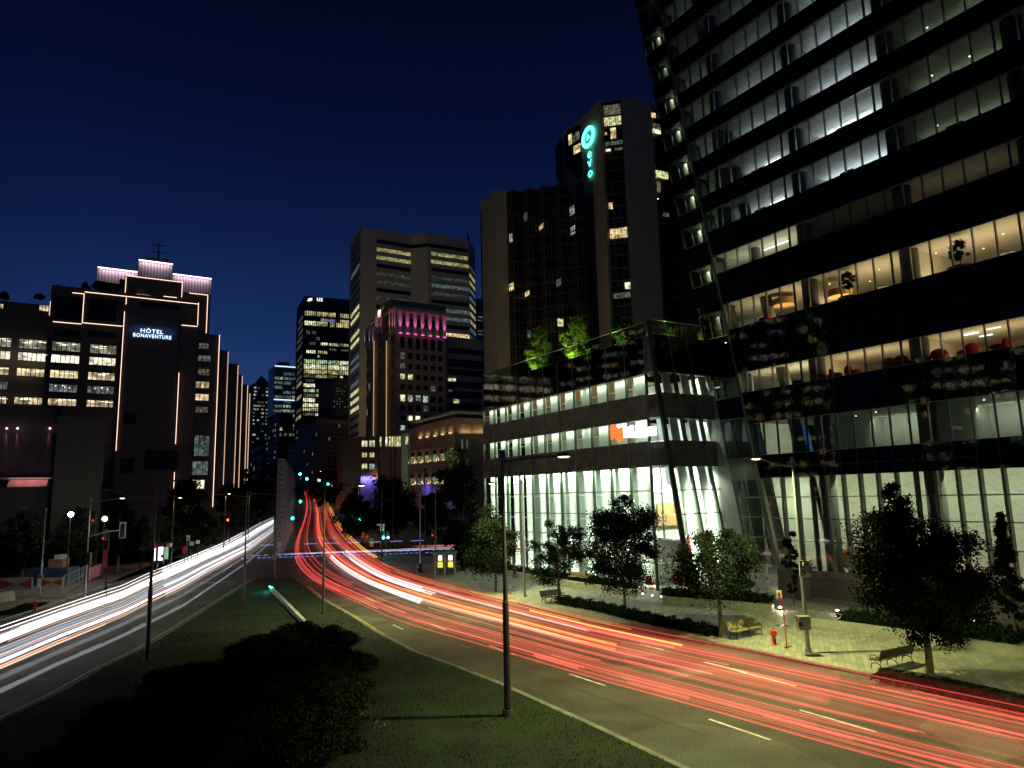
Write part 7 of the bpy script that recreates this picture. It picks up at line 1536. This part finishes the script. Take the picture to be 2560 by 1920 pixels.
def armchair(P,label,m,s=1.,rz=0,group='red armchairs behind the glass'):
    t=thing('armchair',label,'armchair',tuple(P),rz,group); 
    part('seat',MB().sphere((0,0,.42*s),.42*s,8,(1,.9,.32)),m,t,True); mb=MB(); mb.sphere((0,.3*s,.68*s),.42*s,8,(1,.25,.75)); part('backrest',mb,m,t,True)
    for q in (-.4,.4): part('armrest',MB().sphere((q*s,0,.56*s),.2*s,6,(.45,1.7,.7)),m,t,True)
    part('leg',MB().lathe((0,0,0),[(.25*s,0),(.03,.03),(.03,.35*s)],8),M['mull'],t)
RW=['left of the glass corner post behind the pavement window','right of the glass corner post behind the pavement window','in the seventh floor row, first','in the seventh floor row, second','behind the bright lounge window, first','behind the bright lounge window, second','behind the bright lounge window, third','under the right lounge ceiling lights, first','under the right lounge ceiling lights, second','under the right lounge ceiling lights, third','at the left end of the warm lounge','beside the right wide column of the warm lounge']
pp=[(GA.p(1.3,.5,.15)),(GBf.p(1.2,.9,.15))]
for (x,y) in [(2065,933),(2090,929),(2132,920),(2230,903),(2255,897),(2345,885),(2420,868),(2500,852),(1914,792),(2265,702)]:
    P=inA(x,y,1.3); P[2]=(16.5 if y>800 else 22.3); pp.append(P)
for i,P in enumerate(pp): armchair(P,'red armchair '+RW[i],M['redf'],1.35 if i>1 else 1.1,rz=.4*i)
for i,(x,y) in enumerate([(2108,1425),(2130,1420),(2180,1428)]):
    P=inA(x,y,1.8); P[2]=2.45; t=thing('lounge_chair','low black lobby chair, %s of three behind the lobby glass'%['left','middle','right'][i],'chair',tuple(P),.5,'black lobby chairs'); part('seat',MB().hexa([(-.35,-.3,.3),(.35,-.3,.3),(.35,.3,.22),(-.35,.3,.22),(-.35,-.3,.36),(.35,-.3,.36),(.35,.3,.28),(-.35,.3,.28)]),M['black'],t); part('backrest',MB().hexa([(-.35,.28,.25),(.35,.28,.25),(.35,.34,.25),(-.35,.34,.25),(-.35,.55,.8),(.35,.55,.8),(.35,.6,.8),(-.35,.6,.8)]),M['black'],t); part('frame',MB().tube([(-.3,-.3,0),(-.3,.5,.75)],.02,4).tube([(.3,-.3,0),(.3,.5,.75)],.02,4).tube([(-.3,-.3,.33),(-.3,.4,0)],.02,4).tube([(.3,-.3,.33),(.3,.4,0)],.02,4),M['mull'],t)
P=inA(2090,1372,2.2); P[2]=2.4; t=thing('golden_tree_ornament','golden tiered tree sculpture in the lobby','sculpture',tuple(P)); gm=mat('gold_foil',(.7,.48,.08),.3,metal=.7,nscale=4)
hh=inA(2088,1305,2.2)[2]-2.4
for k in range(6): z=hh*(.12+k*.15); part('tier',MB().lathe((0,0,z),[(.52-.075*k,0),(.46-.075*k,.05*hh),(.18-.02*k,hh*.14)],12),gm,t)
part('base',MB().lathe((0,0,0),[(.5,0),(.3,hh*.12)],12),gm,t); part('tip',MB().sphere((0,0,hh),.12,5),gm,t)
a0,z0_=GT.onA(2085,1402,3.2); a1,_=GT.onA(2230,1400,3.2); t=thing('reception_counter','long orange wood reception counter in the lobby','counter',tuple(GT.p(a0,3.2,2.4))); wpart('front_panel',MB().gbox(GT,a1,a0,3.2,3.9,2.4,3.5),M['wood'],t); wpart('counter_top',MB().gbox(GT,a1-.1,a0+.1,3.1,4.,3.5,3.85),mat('counter_orange',(.6,.22,.08),.4,nscale=1),t)
# office desks as dark shapes behind the upper windows
ORD=['first','second','third','fourth','fifth','sixth','seventh']
rws=[5,6,7,8,9,10]
for ri,i in enumerate(rws):
    z0=rows[i][0]
    for bi,(aa,nm) in enumerate(((.1,'left of the wide column'),(-8.2,'right of the wide column'),(-16.2,'in the dim right hand offices'))):
        t=thing('desk_screens','dark desk screens, %s office row above the tan row, %s'%(ORD[ri],nm),'desk',tuple(GT.p(aa,.9,z0-.4)),0,'desk screens behind the office windows'); rr=random.Random(i*7+bi)
        wpart('screen',MB().gbox(GT,aa-1.2,aa-.1,.8,.9,z0-.3,z0+.55),M['black'],t); wpart('screen',MB().gbox(GT,aa+.1,aa+.8,1.0,1.1,z0-.3,z0+.35+.2*rr.random()),M['black'],t); wpart('desk_top',MB().gbox(GT,aa-1.3,aa+.9,1.1,1.8,z0-.1,z0-.05),M['colg'],t)
# red seating inside the pavilion gallery + indoor plant
for i,(x,y) in enumerate([(1895,1270),(1912,1268)]):
    P=inA(x,y,3.5); armchair(P-ZV*.5,'red armchair on the upper gallery behind the tower entrance, %s one'%['left','right'][i],M['redf'],1.2)
t=thing('red_banner','tall red lettered graphic inside the pavilion behind the tree','banner',tuple(GBf.p(1.2,2.9,3))); 
for (b0,b1,z0,z1) in ((2.2,3.0,4.5,6.0),(2.5,3.4,3.4,4.3),(4.5,5.6,4.8,6.1),(4.8,5.9,2.8,4.4)): wpart('red_panel',MB().gbox(GBf,1.2,1.3,b0,b1,z0-1.3,z1-1.3),mat('red_graphic',(.7,.07,.03),.5,emis=(1,.1,.04),es=.5,nscale=1) if b0==2.2 else bpy.data.materials['red_graphic'],t)
